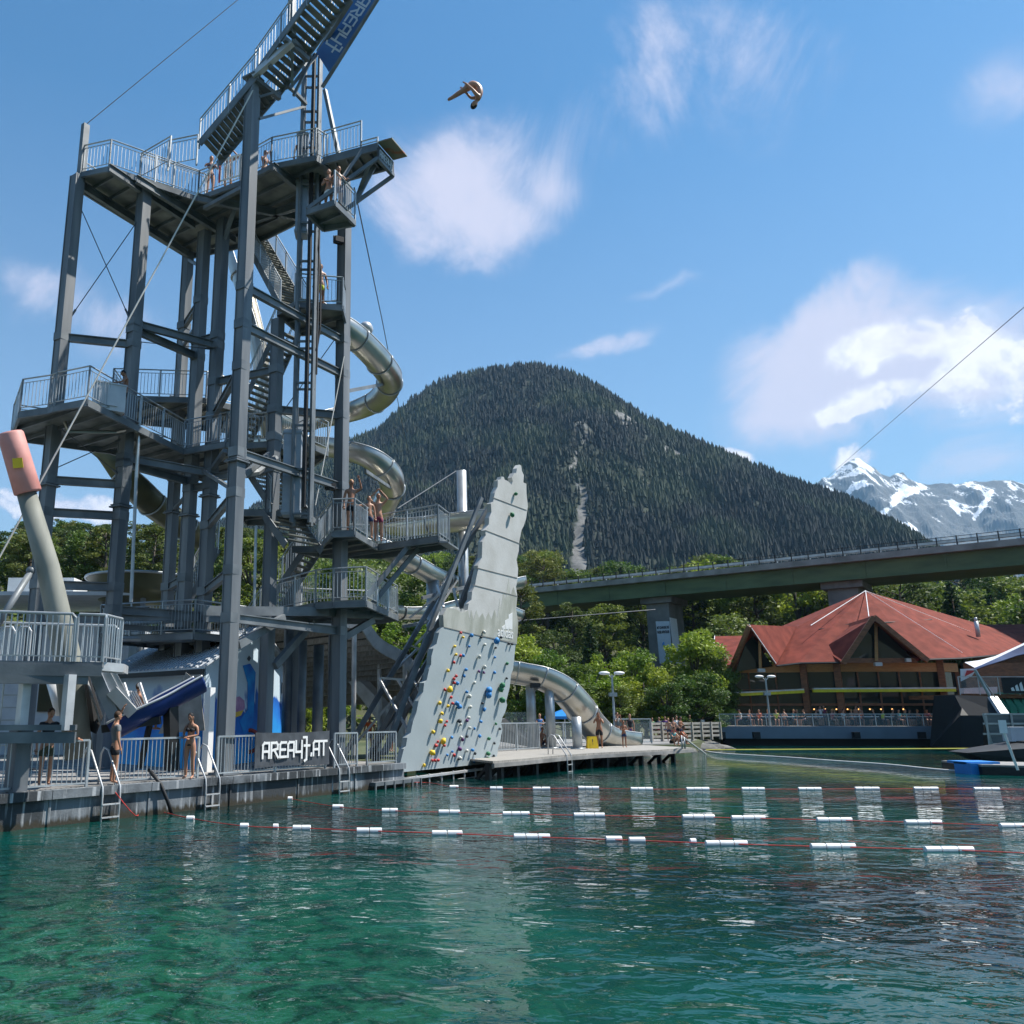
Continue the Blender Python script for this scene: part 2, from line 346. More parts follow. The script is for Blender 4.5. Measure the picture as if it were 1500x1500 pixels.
def blob(u, v, ru, rv, soft, amp):
    """soft elliptic cloud patch around the compass direction seen at (u, v)"""
    a, y, z = ray(u, v); c = Vector((a, y, z)).normalized()
    right = Vector((c.y, -c.x, 0)).normalized(); up = right.cross(c)
    sub = vmath('SUBTRACT', DW, tuple(c)).outputs[0]
    k = F/Vector((a, y, z)).length*1.0
    x1 = smath('MULTIPLY', vmath('DOT_PRODUCT', sub, tuple(right)).outputs['Value'], F/ru)
    y1 = smath('MULTIPLY', vmath('DOT_PRODUCT', sub, tuple(up)).outputs['Value'], F/rv)
    z1 = smath('MULTIPLY', vmath('DOT_PRODUCT', sub, tuple(c)).outputs['Value'], 3.)
    r2 = smath('ADD', smath('ADD', smath('MULTIPLY', x1, x1), smath('MULTIPLY', y1, y1)), smath('MULTIPLY', z1, z1))
    mr = nt.nodes.new('ShaderNodeMapRange'); mr.interpolation_type = 'SMOOTHSTEP'
    nt.links.new(smath('SQRT', r2), mr.inputs[0]); mr.inputs[1].default_value = 1.; mr.inputs[2].default_value = 1-soft; mr.inputs[3].default_value = 0; mr.inputs[4].default_value = amp
    return mr.outputs[0]
soft = [(700,290,180,130,1.,1.0),(640,230,110,75,1.,.25),(720,360,110,60,1.,.5),(815,270,70,50,1.,.25),(1000,45,180,85,1.,.42),(975,120,60,100,1.,.35),(1130,90,130,120,1.,.4),(1480,130,70,60,1.,.3),(860,170,140,90,1.,.28),(560,290,60,60,1.,.3),
        (1180,540,150,130,1.,1.2),(1300,520,190,130,1.,1.05),(1440,560,140,120,1.,.75),(1230,430,80,50,1.,.4),(880,505,90,22,1.,.6),(60,420,90,70,1.,.45),(200,480,120,80,1.,.5),(1000,425,90,14,1.,.22),(1440,690,160,40,1.,.6)]
hard = [(1370,490,75,42,.5,1.),(1290,520,70,38,.6,.9),(1300,590,95,28,.6,1.),(1460,560,85,85,.7,.9),(1240,610,35,20,.6,.9),(1075,662,42,20,.55,1.),(1262,666,40,24,.8,.8),(40,728,70,26,.55,1.),(110,752,55,26,.6,1.)]
def total(lst):
    o = None
    for b_ in lst:
        x = blob(*b_); o = x if o is None else smath('ADD', o, x)
    return o
n1 = nt.nodes.new('ShaderNodeTexNoise'); n1.inputs['Scale'].default_value = 5.5; n1.inputs['Detail'].default_value = 10; n1.inputs['Roughness'].default_value = .62
mpn = nt.nodes.new('ShaderNodeMapping'); mpn.inputs['Scale'].default_value = (1.6, 1, 1.1); mpn.inputs['Rotation'].default_value = (0, R(35), 0)
nt.links.new(DW, mpn.inputs[0]); nt.links.new(mpn.outputs[0], n1.inputs['Vector'])
n2 = nt.nodes.new('ShaderNodeTexNoise'); n2.inputs['Scale'].default_value = 24; n2.inputs['Detail'].default_value = 12; n2.inputs['Roughness'].default_value = .62; nt.links.new(DW, n2.inputs['Vector'])
mr1 = nt.nodes.new('ShaderNodeMapRange'); nt.links.new(n1.outputs[0], mr1.inputs[0]); mr1.inputs[1].default_value = .36; mr1.inputs[2].default_value = .66; mr1.inputs[3].default_value = .2
tot = total(soft); n3 = nt.nodes.new('ShaderNodeTexNoise'); n3.inputs['Scale'].default_value = 3.2; n3.inputs['Detail'].default_value = 12; n3.inputs['Roughness'].default_value = .66; n3.inputs['Distortion'].default_value = .6
mp3 = nt.nodes.new('ShaderNodeMapping'); mp3.inputs['Scale'].default_value = (1.9, 1.5, 1.7); mp3.inputs['Rotation'].default_value = (0, R(-38), 0); nt.links.new(D, mp3.inputs[0]); nt.links.new(mp3.outputs[0], n3.inputs['Vector'])
den = smath('ADD', tot, smath('MULTIPLY', smath('SUBTRACT', n3.outputs[0], .48), 2.9))
mr3 = nt.nodes.new('ShaderNodeMapRange'); mr3.interpolation_type = 'SMOOTHSTEP'; nt.links.new(den, mr3.inputs[0]); mr3.inputs[1].default_value = .02; mr3.inputs[2].default_value = 1.15
sof = smath('MULTIPLY', smath('MULTIPLY', mr3.outputs[0], smath('MULTIPLY', tot, 3.0, clamp=True)), .93, clamp=True)
mr2 = nt.nodes.new('ShaderNodeMapRange'); nt.links.new(n2.outputs[0], mr2.inputs[0]); mr2.inputs[1].default_value = .36; mr2.inputs[2].default_value = .6; mr2.inputs[3].default_value = .25
toth = total(hard); mr4 = nt.nodes.new('ShaderNodeMapRange'); mr4.interpolation_type = 'SMOOTHSTEP'; nt.links.new(smath('ADD', toth, smath('MULTIPLY', smath('SUBTRACT', n2.outputs[0], .5), 3.6)), mr4.inputs[0]); mr4.inputs[1].default_value = .05; mr4.inputs[2].default_value = 1.05
har = smath('MULTIPLY', mr4.outputs[0], smath('MULTIPLY', toth, 2.6, clamp=True), clamp=True)
fac = smath('MAXIMUM', sof, har, clamp=True)
hs = nt.nodes.new('ShaderNodeHueSaturation'); hs.inputs['Saturation'].default_value = 1.28; hs.inputs['Value'].default_value = 1.08; nt.links.new(sky.outputs[0], hs.inputs['Color'])
tn = nt.nodes.new('ShaderNodeMixRGB'); tn.blend_type = 'MULTIPLY'; tn.inputs[0].default_value = 1; tn.inputs[2].default_value = (.86,1.05,1.0,1); nt.links.new(hs.outputs[0], tn.inputs[1])
mix = nt.nodes.new('ShaderNodeMixRGB'); nt.links.new(fac, mix.inputs[0])
sz = nt.nodes.new('ShaderNodeSeparateXYZ'); nt.links.new(D, sz.inputs[0]); vl = nt.nodes.new('ShaderNodeMapRange'); nt.links.new(sz.outputs[2], vl.inputs[0]); vl.inputs[1].default_value = .03; vl.inputs[2].default_value = .62; vl.inputs[3].default_value = .46; vl.inputs[4].default_value = .02
veil = nt.nodes.new('ShaderNodeMixRGB'); nt.links.new(vl.outputs[0], veil.inputs[0]); nt.links.new(tn.outputs[0], veil.inputs[1]); veil.inputs[2].default_value = (4.1, 4.4, 5.7, 1); nt.links.new(veil.outputs[0], mix.inputs[1])
ccol = nt.nodes.new('ShaderNodeMixRGB'); nt.links.new(smath('MULTIPLY', har, mr2.outputs[0], clamp=True), ccol.inputs[0]); ccol.inputs[1].default_value = (5.5, 5.5, 6.7, 1); ccol.inputs[2].default_value = (8.2, 8.2, 8.6, 1)
nt.links.new(ccol.outputs[0], mix.inputs[2]); nt.links.new(mix.outputs[0], bg.inputs[0])
# ---------------------------------------------------------------- water
def watermat():
    m = bpy.data.materials.new('lake_water'); m.use_nodes = True; nt = m.node_tree; b = nt.nodes['Principled BSDF']
    tc = nt.nodes.new('ShaderNodeTexCoord'); P = tc.outputs['Object']
    def noise(scale, det=3, rough=.5, dist=0., st=(1,1,1), rot=0):
        mp = nt.nodes.new('ShaderNodeMapping'); mp.inputs['Scale'].default_value = st; mp.inputs['Rotation'].default_value = (0,0,rot); nt.links.new(P, mp.inputs[0])
        n = nt.nodes.new('ShaderNodeTexNoise'); n.inputs['Scale'].default_value = scale; n.inputs['Detail'].default_value = det; n.inputs['Roughness'].default_value = rough; n.inputs['Distortion'].default_value = dist
        nt.links.new(mp.outputs[0], n.inputs[0]); return n.outputs[0]
    def mth(op, x, y, clamp=False):
        n = nt.nodes.new('ShaderNodeMath'); n.operation = op; n.use_clamp = clamp
        for i, q in enumerate((x, y)):
            if isinstance(q, bpy.types.NodeSocket): nt.links.new(q, n.inputs[i])
            else: n.inputs[i].default_value = q
        return n.outputs[0]
    # bed seen through the water: shallow, weedy and stony on the near left, deep teal elsewhere
    sx = nt.nodes.new('ShaderNodeSeparateXYZ'); nt.links.new(P, sx.inputs[0])
    def rng_(s, a, b_, lo=0., hi=1.):
        n = nt.nodes.new('ShaderNodeMapRange'); n.interpolation_type = 'SMOOTHSTEP'; nt.links.new(s, n.inputs[0]); n.inputs[1].default_value = a; n.inputs[2].default_value = b_; n.inputs[3].default_value = lo; n.inputs[4].default_value = hi; return n.outputs[0]
    sh = mth('MULTIPLY', rng_(sx.outputs[0], 5, -4, 0, 1), rng_(sx.outputs[1], 20, 6, 0, 1))
    bed = noise(1.9, 8, .72, 1.0)
    big = noise(.13, 3, .5)
    c1 = nt.nodes.new('ShaderNodeMixRGB'); nt.links.new(rng_(big, .38, .62), c1.inputs[0]); c1.inputs[1].default_value = (.0006,.014,.015,1); c1.inputs[2].default_value = (.001,.050,.042,1)
    c2 = nt.nodes.new('ShaderNodeMixRGB'); nt.links.new(rng_(bed, .38, .60), c2.inputs[0]); c2.inputs[1].default_value = (.003,.022,.011,1); c2.inputs[2].default_value = (.016,.115,.060,1)
    c3 = nt.nodes.new('ShaderNodeMixRGB'); nt.links.new(mth('MULTIPLY', sh, .85), c3.inputs[0]); nt.links.new(c1.outputs[0], c3.inputs[1]); nt.links.new(c2.outputs[0], c3.inputs[2])
    nt.links.new(c3.outputs[0], b.inputs['Base Color'])
    b.inputs['Roughness'].default_value = .025; b.inputs['IOR'].default_value = 1.333
    h1 = noise(.75, 3, .55, .7, (1, 1.35, 1), R(12)); h2 = noise(2.3, 3, .5, .5, (1, 1.3, 1), R(-20)); h3 = noise(.22, 2, .5, .3)
    h = mth('ADD', mth('MULTIPLY', h1, .56), mth('ADD', mth('MULTIPLY', h2, .21), mth('MULTIPLY', h3, .5)))
    bp = nt.nodes.new('ShaderNodeBump'); bp.inputs['Strength'].default_value = 1.; bp.inputs['Distance'].default_value = .145
    nt.links.new(h, bp.inputs['Height']); nt.links.new(bp.outputs[0], b.inputs['Normal'])
    return m
mb = MB(); mb.add([(-60,-40,0),(260,-40,0),(260,90,0),(-60,90,0)], [(0,1,2,3)])
tag(mb.build('water', watermat()), kind='structure')
# ---------------------------------------------------------------- ground, quay
QD = Vector((.594, .804, 0)); QN = Vector((.804, -.594, 0)); Q0 = Vector((-8.5, 19.6, 0))
def Q(s, back=0., z=.8): p = Q0+QD*s-QN*back; return Vector((p.x, p.y, z))
def sQ(u, v=1110.):
    a, y, _ = ray(u, v); r = a/y
    return (19.6*r+8.5)/(.594-.804*r)
QEND = 15.2
shore = [Q(-24, 1.), Q(QEND-1., 1.), Q(QEND-1., 2.2), Q(QEND, 3.), Q(21, 4.2), Vector((6.6,43.6,0)), Vector((10,48.5,0)), Vector((14.5,53.5,0)), Vector((19,57,0)), Vector((22.5,63,0)), Vector((24,68.5,0)), Vector((24.5,73,0)), Vector((110,73,0)), Vector((112,30,0)), Vector((200,-40,0))]
mb = MB(); outer = [(8000,-40),(9000,9000),(-9000,9000),(-9000,-40)]
mb.prism([(p.x, p.y) for p in shore]+outer, -3, .6)
tag(mb.build('ground', M['ground']), kind='structure')
mb = MB(); a, b_ = Q(-24), Q(QEND)
mb.prism([a, b_, Q(QEND, 22), Q(-24, 22)], -2.5, .74); mb.v = [v for v in mb.v]
for i in range(14):   # cast edge beam and vertical joints of the quay face
    s0 = -24+i*(QEND+24)/14; s1 = s0+(QEND+24)/14-.02
    mb.bar(Q(s0, -.02, .70), Q(s1, -.02, .70), .20, .2)
    mb.bar(Q(s0, -.01, -.3), Q(s0, -.01, .6), .05, .06)
q = mb.build('quay', M['concrete']); tag(q, kind='structure')
mb = MB(); mb.prism([Q(-24, .3), Q(QEND-.02, .3), Q(QEND-.02, 21.9), Q(-24, 21.9)], .741, .80)
tag(mb.build('quay_paving', M['quaytop']), kind='structure')
mb = MB()  # pavement round the slide landing and shore path
mb.prism([(3.2,43),(6.5,43.9),(10,48.8),(14.5,53.8),(19,57.3),(23,66),(12,66),(2,54)], .601, .68)
tag(mb.build('shore_path', M['quaytop']), kind='structure')
# wooded slope behind
def hz(x, y):
    y0 = interp([(-80,58),(-10,60),(4,66),(14,80),(30,92),(90,95)], x); sl_ = interp([(-60,.55),(0,.5),(20,.30),(60,.25),(150,.2)], x)
    z = max(0, y-y0)*sl_
    cap = interp([(-60,34),(0,30),(30,26),(60,25),(100,22),(300,16)], x)
    z = cap*(1-math.exp(-z/cap))*1.15
    return .3-1.8*math.exp(-z*1.5)+z+min(1, z/6)*2.2*mnoise.noise(Vector((x*.04, y*.04, 0)))
xs = [-420+i*9 for i in range(130)]; ys = [54+j*7 for j in range(86)]
verts = [(x, y, hz(x, y)) for y in ys for x in xs]; nx = len(xs)
mb = MB(); mb.add(verts, [(j*nx+i, j*nx+i+1, (j+1)*nx+i+1, (j+1)*nx+i) for j in range(len(ys)-1) for i in range(nx-1)])
tag(mb.build('hillside', M['forestfloor'], smooth=True), kind='structure')
# wooded bank behind the camera (only ever seen mirrored in glass, steel and water)
xs = [-200+i*16 for i in range(36)]; ys = [-42-j*9 for j in range(14)]
mb = MB(); vv_ = [(x, y, .5+(-42-y)*.42+4*mnoise.noise(Vector((x*.03, y*.03, 5)))) for y in ys for x in xs]; nx = len(xs)
mb.add(vv_, [(j*nx+i, j*nx+i+1, (j+1)*nx+i+1, (j+1)*nx+i) for j in range(13) for i in range(nx-1)])
tag(mb.build('opposite_bank', M['forestfloor'], smooth=True), kind='structure')
# ---------------------------------------------------------------- mountains
def fbm(p, o=5, ridged=False):
    s = 0; a = 1; f = 1; t = 0
    for _ in range(o):
        n = mnoise.noise(p*f); n = 1-abs(n)*2 if ridged else n
        s += a*n; t += a; a *= .5; f *= 2.05
    return s/t
RIDGE = [(200,800),(300,778),(390,738),(425,700),(470,664),(550,634),(600,588),(640,562),(680,548),(720,541),(760,537),(800,536),(835,546),(870,564),(905,588),(940,611),(975,628),(1005,641),(1040,656),(1075,672),(1110,688),(1150,704),(1190,718),(1225,732),(1260,752),(1300,782),(1330,806),(1370,822),(1450,850)]
def yr(u): return interp([(200,1250),(500,1150),(800,1000),(1100,900),(1300,820),(1450,780)], u)
YB = 480.
rows = 70; us = [200+i*9 for i in range(139)]
ridgeX = []
for u in us:
    p = U(u, interp(RIDGE, u), yr(u)); ridgeX.append((p.x, p.y, p.z))
def mpoint(i, t):
    """i: ridge column (float), t: 0 foot .. 1 ridge .. 1.3 back"""
    i0 = min(int(i), len(us)-2); fr = i-i0; a = ridgeX[i0]; b = ridgeX[i0+1]
    rx, ry, rz = (a[k]+(b[k]-a[k])*fr for k in range(3)); base = 16.
    if t <= 1:
        y = YB+(ry-YB)*t; z = base+(rz-base)*(t**1.04)
        x = rx*(.80+.20*t)+(1-t)*40
        n = fbm(Vector((x*.006, y*.004, 3)), 5, True)-.45
        z += n*44*math.sin(math.pi*min(1, t))**.7*max(.2, rz/400)
    else:
        y = ry+(t-1)*1200; z = rz-(t-1)*rz*1.6; x = rx
    return Vector((x, y, max(z, -2)))
SCAR = [(655,846,4),(690,842,10),(720,856,12),(745,855,16),(775,846,17),(800,845,19),(826,850,24)]
def rockness(p):
    u, v = PX(p); s = 0
    if v > 650:
        c = interp([(a, b) for a, b, _ in SCAR], v); wd = interp([(a, b) for a, _, b in SCAR], v)
        s = max(s, 1.15-abs(u-c+8*mnoise.noise(p*.03))/(wd*.8))
    n = fbm(p*.012, 4)
    for (cu, cv, ru, rv, k) in ((880,610,95,34,.34),(1000,668,60,22,.46),(930,700,40,26,.36),(1060,765,45,24,.32),(760,660,30,28,.30),(1100,790,60,20,.32),(860,640,30,22,.4)):
        d = 1-((u-cu)/ru)**2-((v-cv)/rv)**2
        if d > 0: s = max(s, min(1, d*1.5)*(k+n*1.4))
    return s
verts = []; rock = []
ts = [j/rows for j in range(rows+1)]+[1.03,1.1,1.25,1.5]
for t in ts:
    for i in range(len(us)):
        p = mpoint(i, t); verts.append(tuple(p)); rock.append(max(0, min(1, rockness(p))) if t <= 1 else 0.)
n_ = len(us); faces = [(j*n_+i, j*n_+i+1, (j+1)*n_+i+1, (j+1)*n_+i) for j in range(len(ts)-1) for i in range(n_-1)]
mb = MB(); mb.add(verts, faces)
def mountmat():
    m = mat('mountain_slope', (.010,.018,.010), .95, scale=.02, c2=(.03,.042,.022), detail=10)
    nt = m.node_tree; b = nt.nodes['Principled BSDF']; old = b.inputs['Base Color'].links[0].from_socket
    at = nt.nodes.new('ShaderNodeAttribute'); at.attribute_name = 'rock'
    n = nt.nodes.new('ShaderNodeTexNoise'); n.inputs['Scale'].default_value = .09; n.inputs['Detail'].default_value = 9; n.inputs['Roughness'].default_value = .7
    tcn = nt.nodes.new('ShaderNodeTexCoord'); nt.links.new(tcn.outputs['Object'], n.inputs[0])
    ad = nt.nodes.new('ShaderNodeMath'); ad.operation = 'ADD'; nt.links.new(at.outputs['Fac'], ad.inputs[0]); nt.links.new(n.outputs[0], ad.inputs[1])
    mr = nt.nodes.new('ShaderNodeMapRange'); nt.links.new(ad.outputs[0], mr.inputs[0]); mr.inputs[1].default_value = .85; mr.inputs[2].default_value = 1.15
    rc = nt.nodes.new('ShaderNodeValToRGB'); nt.links.new(n.outputs[0], rc.inputs[0]); rc.color_ramp.elements[0].color = (.08,.08,.075,1); rc.color_ramp.elements[1].color = (.19,.19,.185,1); rc.color_ramp.elements[0].position = .35; rc.color_ramp.elements[1].position = .62
    mx = nt.nodes.new('ShaderNodeMixRGB'); nt.links.new(mr.outputs[0], mx.inputs[0]); nt.links.new(old, mx.inputs[1]); nt.links.new(rc.outputs[0], mx.inputs[2]); nt.links.new(mx.outputs[0], b.inputs['Base Color'])
    return m
mo = mb.build('mountain', mountmat(), smooth=True)
at = mo.data.attributes.new('rock', 'FLOAT', 'POINT'); at.data.foreach_set('value', rock)
tag(mo, kind='structure')
# forest on the mountain: one mass of conifers nobody could count
V = []; Fc = []; cnt = 0; tries = 0
K = 5
while cnt < 36000 and tries < 110000:
    tries += 1
    i = random.uniform(10, len(us)-2); t = random.random()**.9*1.012
    p = mpoint(i, t); rk = rockness(p)+.35*mnoise.noise(p*.05)
    if rk > .5+random.uniform(-.1, .35): continue
    hgt = random.choice((random.uniform(4.5,8), random.uniform(7,11), random.uniform(9,14)))*(.75 if t > .97 else 1); rr = hgt*random.uniform(.18, .32); o = len(V)
    # two stacked skirts
    for (z0, z1, r0) in ((-1., hgt*.66, rr), (hgt*.38, hgt, rr*.66)):
        o = len(V); a0 = random.uniform(0, 6)
        for k in range(K):
            a = a0+k*2*math.pi/K; q = r0*random.uniform(.75, 1.2); V.append((p.x+q*math.cos(a), p.y+q*math.sin(a), p.z+z0+random.uniform(-.5, .5)))
        V.append((p.x, p.y, p.z+z1)); Fc += [(o+k, o+(k+1) % K, o+K) for k in range(K)]
    cnt += 1
me = bpy.data.meshes.new('mountain_forest'); me.from_pydata(V, [], Fc)
fm = mat('mountain_conifers', (.003,.009,.008), .9, scale=.011, c2=(.026,.043,.016), thr=(.44,.60), detail=12)
me.materials.append(fm)
fo = bpy.data.objects.new('mountain_forest', me); col.objects.link(fo); tag(fo, 'dense dark conifer forest covering the slopes of the rounded mountain', 'forest', kind='stuff')
# far snowy range
PEAK = [(1000,760),(1120,735),(1180,722),(1195,708),(1205,700),(1215,701),(1228,690),(1240,680),(1250,674),(1257,672),(1268,681),(1282,688),(1292,696),(1303,700),(1314,694),(1324,693),(1330,701),(1345,706),(1362,709),(1380,708),(1400,712),(1425,704),(1437,706),(1458,703),(1475,702),(1500,710),(1560,700),(1640,720),(1800,740)]
us2 = [1000+i*3.2 for i in range(250)]; rows2 = 90; verts = []
for j in range(rows2+8):
    t = j/rows2
    for u in us2:
        v = interp(PEAK, u); p = U(u, v, 4200); base = 40.
        if t <= 1:
            y = 2500+(4200-2500)*t; x = p.x*(.72+.28*t); z = base+(p.z-base)*t**1.25
            n = fbm(Vector((x*.0022, y*.0011, 7)), 7, True)-.4
            z += n*240*math.sin(math.pi*min(1, t*.97+.0))**.8+ (12*mnoise.noise(Vector((x*.02, y*.02, 1))) if t < .99 else 6*mnoise.noise(Vector((x*.03, 0, 1))))
        else: y = 4200+(t-1)*6000; x = p.x; z = p.z-(t-1)*4500
        verts.append((x, y, z))
n_ = len(us2); faces = [(j*n_+i, j*n_+i+1, (j+1)*n_+i+1, (j+1)*n_+i) for j in range(rows2+7) for i in range(n_-1)]
def snowmat():
    m = mat('alpine_rock', (.05,.055,.055), .95, scale=.006, c2=(.09,.095,.095), detail=12)
    nt = m.node_tree; b = nt.nodes['Principled BSDF']; old = b.inputs['Base Color'].links[0].from_socket
    tcn = nt.nodes.new('ShaderNodeTexCoord'); geo = nt.nodes.new('ShaderNodeNewGeometry')
    n = nt.nodes.new('ShaderNodeTexNoise'); n.inputs['Scale'].default_value = .008; n.inputs['Detail'].default_value = 13; n.inputs['Roughness'].default_value = .72
    mp = nt.nodes.new('ShaderNodeMapping'); mp.inputs['Scale'].default_value = (1.5, .6, .8); mp.inputs['Rotation'].default_value = (0, R(30), 0)
    nt.links.new(tcn.outputs['Object'], mp.inputs[0]); nt.links.new(mp.outputs[0], n.inputs[0])
    s = nt.nodes.new('ShaderNodeSeparateXYZ'); nt.links.new(geo.outputs['Position'], s.inputs[0])
    hz_ = nt.nodes.new('ShaderNodeMapRange'); nt.links.new(s.outputs[2], hz_.inputs[0]); hz_.inputs[1].default_value = 450; hz_.inputs[2].default_value = 1250; hz_.inputs[3].default_value = -.16; hz_.inputs[4].default_value = .05
    ad = nt.nodes.new('ShaderNodeMath'); ad.operation = 'ADD'; nt.links.new(n.outputs[0], ad.inputs[0]); nt.links.new(hz_.outputs[0], ad.inputs[1])
    at = nt.nodes.new('ShaderNodeAttribute'); at.attribute_name = 'snow'; ad2 = nt.nodes.new('ShaderNodeMath'); ad2.operation = 'ADD'; nt.links.new(ad.outputs[0], ad2.inputs[0]); nt.links.new(at.outputs['Fac'], ad2.inputs[1])
    mr = nt.nodes.new('ShaderNodeMapRange'); nt.links.new(ad2.outputs[0], mr.inputs[0]); mr.inputs[1].default_value = .53; mr.inputs[2].default_value = .56
    mx = nt.nodes.new('ShaderNodeMixRGB'); nt.links.new(mr.outputs[0], mx.inputs[0]); nt.links.new(old, mx.inputs[1]); mx.inputs[2].default_value = (.8,.82,.85,1); nt.links.new(mx.outputs[0], b.inputs['Base Color'])
    return m
mb = MB(); mb.add(verts, faces); so_ = mb.build('snowy_mountains', snowmat(), smooth=False)
sn = []
for p in verts:
    u, v = PX(p); s = 0.
    for (cu, cv, ru, rv, ang) in ((1225,728,34,10,-.5),(1285,762,42,13,-.55),(1318,778,34,14,.1),(1300,745,60,6,.7),(1400,745,26,5,-1.1),(1250,715,22,6,.6),(1440,740,30,5,1.),(1330,722,30,7,.3)):
        dx, dy = u-cu, v-cv; c_, s_ = math.cos(ang), math.sin(ang); d = ((dx*c_+dy*s_*-1)/ru)**2+((dx*s_+dy*c_)/rv)**2
        if d < 1: s = max(s, .22*(1-d))
    sn.append(s)
at = so_.data.attributes.new('snow', 'FLOAT', 'POINT'); at.data.foreach_set('value', sn)
tag(so_, kind='structure')
# air
mb = MB(); mb.box((300, 2400, 700), (9000, 7000, 1408))
hz_o = mb.build('haze', []); hm = bpy.data.materials.new('air'); hm.use_nodes = True; nt = hm.node_tree; nt.nodes.remove(nt.nodes['Principled BSDF'])
pv = nt.nodes.new('ShaderNodeVolumePrincipled'); pv.inputs['Color'].default_value = (.36,.66,1,1); pv.inputs['Density'].default_value = 7.6e-5; pv.inputs['Anisotropy'].default_value = .1
nt.links.new(pv.outputs[0], nt.nodes['Material Output'].inputs['Volume']); hz_o.data.materials.append(hm)
tag(hz_o, 'thin bluish haze in the mountain air', 'haze', kind='stuff')
# ================================================================ DIVING TOWER
tower = thing('diving_tower', 'tall grey galvanised steel high-diving tower on the quay with platforms, stairs and guard rails', 'diving tower', (-5.5, 28.5, .8))
PT = {1:(-11.46,27.7), 2:(-9.15,28.3), 3:(-4.74,25.5), 8:(-6.56,30.2), 4:(-1.73,29.64), 7:(-7.4,30.7), 6:(-8.6,33), 9:(-4.1,29.), 11:(-3.7,33)}
TOPV = {1:218, 2:280, 3:138, 8:322, 4:276, 7:340, 6:368, 9:468, 11:600}
def zof(k, v): a, y, w = ray(570, v); return w/y*PT[k][1]+CH
for k, (x, y) in PT.items():
    zt = zof(k, TOPV[k]); zt = min(zt, 21.75) if k not in (3, 4) else zt
    mb = MB(); W_ = .37 if k not in (9, 11, 6) else .34
    # rolled H column boxed with side plates: web box and proud flanges
    rz = R(55); Mx = Matrix.Rotation(rz, 3, 'Z'); h = zt-.8; c = Vector((x, y, .8+h/2))
    mb.box(c, (W_-.05, W_-.03, h), rz)
    for s in (1, -1): mb.box(c+Mx@Vector((0, s*W_/2, 0)), (W_, .03, h), rz)
    mb.box((x, y, .84), (W_+.25, W_+.25, .06), rz)
    for vv in {1:(712,), 2:(743,), 3:(677,), 8:(728,), 4:(), 7:(756,), 6:(752,), 9:(), 11:()}[k]:
        mb.box((x, y, zof(k, vv)), (W_+.2, W_+.2, .05), rz); mb.box((x, y, zof(k, vv)+.07), (W_+.14, W_+.14, .03), rz)
    mb.build('post', M['post'], tower)
mb = MB(); x, y = PT[1]; mb.bar((x+.12, y, 21.5), (x+.12, y, zof(1, 183)), .2, .24); mb.build('mast', M['steel'], tower)
x, y = PT[3]; mb = MB(); mb.bar((x, y, zof(3, 140)), (x, y, zof(3, 112)), .3, .3); mb.box((x, y, zof(3, 116)), (.55, .55, .06), R(58)); mb.build('mast', M['steel'], tower)
x, y = PT[4]; mb = MB(); mb.bar((x, y, zof(4, 278)), (x, y, zof(4, 262)), .3, .3); mb.build('mast', M['steel'], tower)
def beam(a, b, v, w=.17, h=.28, m='steel', dz=0., name='beam'):
    z = zof(a, v); mb = MB(); mb.ibeam((*PT[a], z), (*PT[b], z+dz), w, h)
    for k in (a, b): mb.box((PT[k][0], PT[k][1], z+(dz if k == b else 0)), (.41, .41, .3), R(58))
    mb.build(name, M[m], tower)
for a, b, v in ((1,2,494),(1,2,703),(1,2,750),(1,2,856),(2,8,474),(2,8,671),(2,8,893),(2,7,483),(2,7,679),(3,4,420),(3,8,537),(3,8,722),(3,8,835),(3,4,476),(3,4,663),
                (6,7,478),(6,7,700),(7,8,500),(7,8,716),(9,4,600),(9,11,640),(6,7,860),(3,4,905),(8,9,560),(8,9,700),(1,2,905)):
    beam(a, b, v)
def strut(p, q, w=.14, h=None, m='steel', name='brace'):
    mb = MB(); mb.bar(p, q, w, h or w); return mb.build(name, M[m], tower)
def P_(k, v): return Vector((*PT[k], zof(k, v)))
strut(P_(3, 270), U(300, 305, 28.5), .14); strut(P_(8, 360), U(345, 300, 29.5), .14); strut(P_(7, 392), P_(6, 380), .12)
strut(P_(6, 508), P_(7, 470), .12); strut(P_(6, 748), P_(7, 720), .12)
strut(P_(3, 720), U(298, 690, 29.), .12)
# ---- level A, the high platform
zA = 21.9
def GL(z, *pts): return [G(u, v, z) for u, v in pts]
A = GL(zA, (117,252),(160,243),(290,287),(352,264),(397,240),(462,227),(479,237))
Ab = [G(486,268,zA), G(440,318,zA), G(372,352,zA), G(277,372,zA), G(120,274,zA)]
pa = platform(A+Ab, zA, tower, [A[:4], A[3:], [Ab[-1], A[0]], [Ab[-2], Ab[-1]], [G(352,345,zA), Ab[-2]]])
# big girders under the high platform
for (u0, v0, u1, v1) in ((122,273,275,372),(200,262,345,352),(160,246,285,330),(290,290,440,318),(400,244,470,300),(300,345,440,300)):
    p, q_ = G(u0, v0, zA-.35), G(u1, v1, zA-.35); mb = MB(); mb.ibeam(p+Vector((0,0,0)), q_, .16, .32); mb.build('girder', M['steel'], tower)
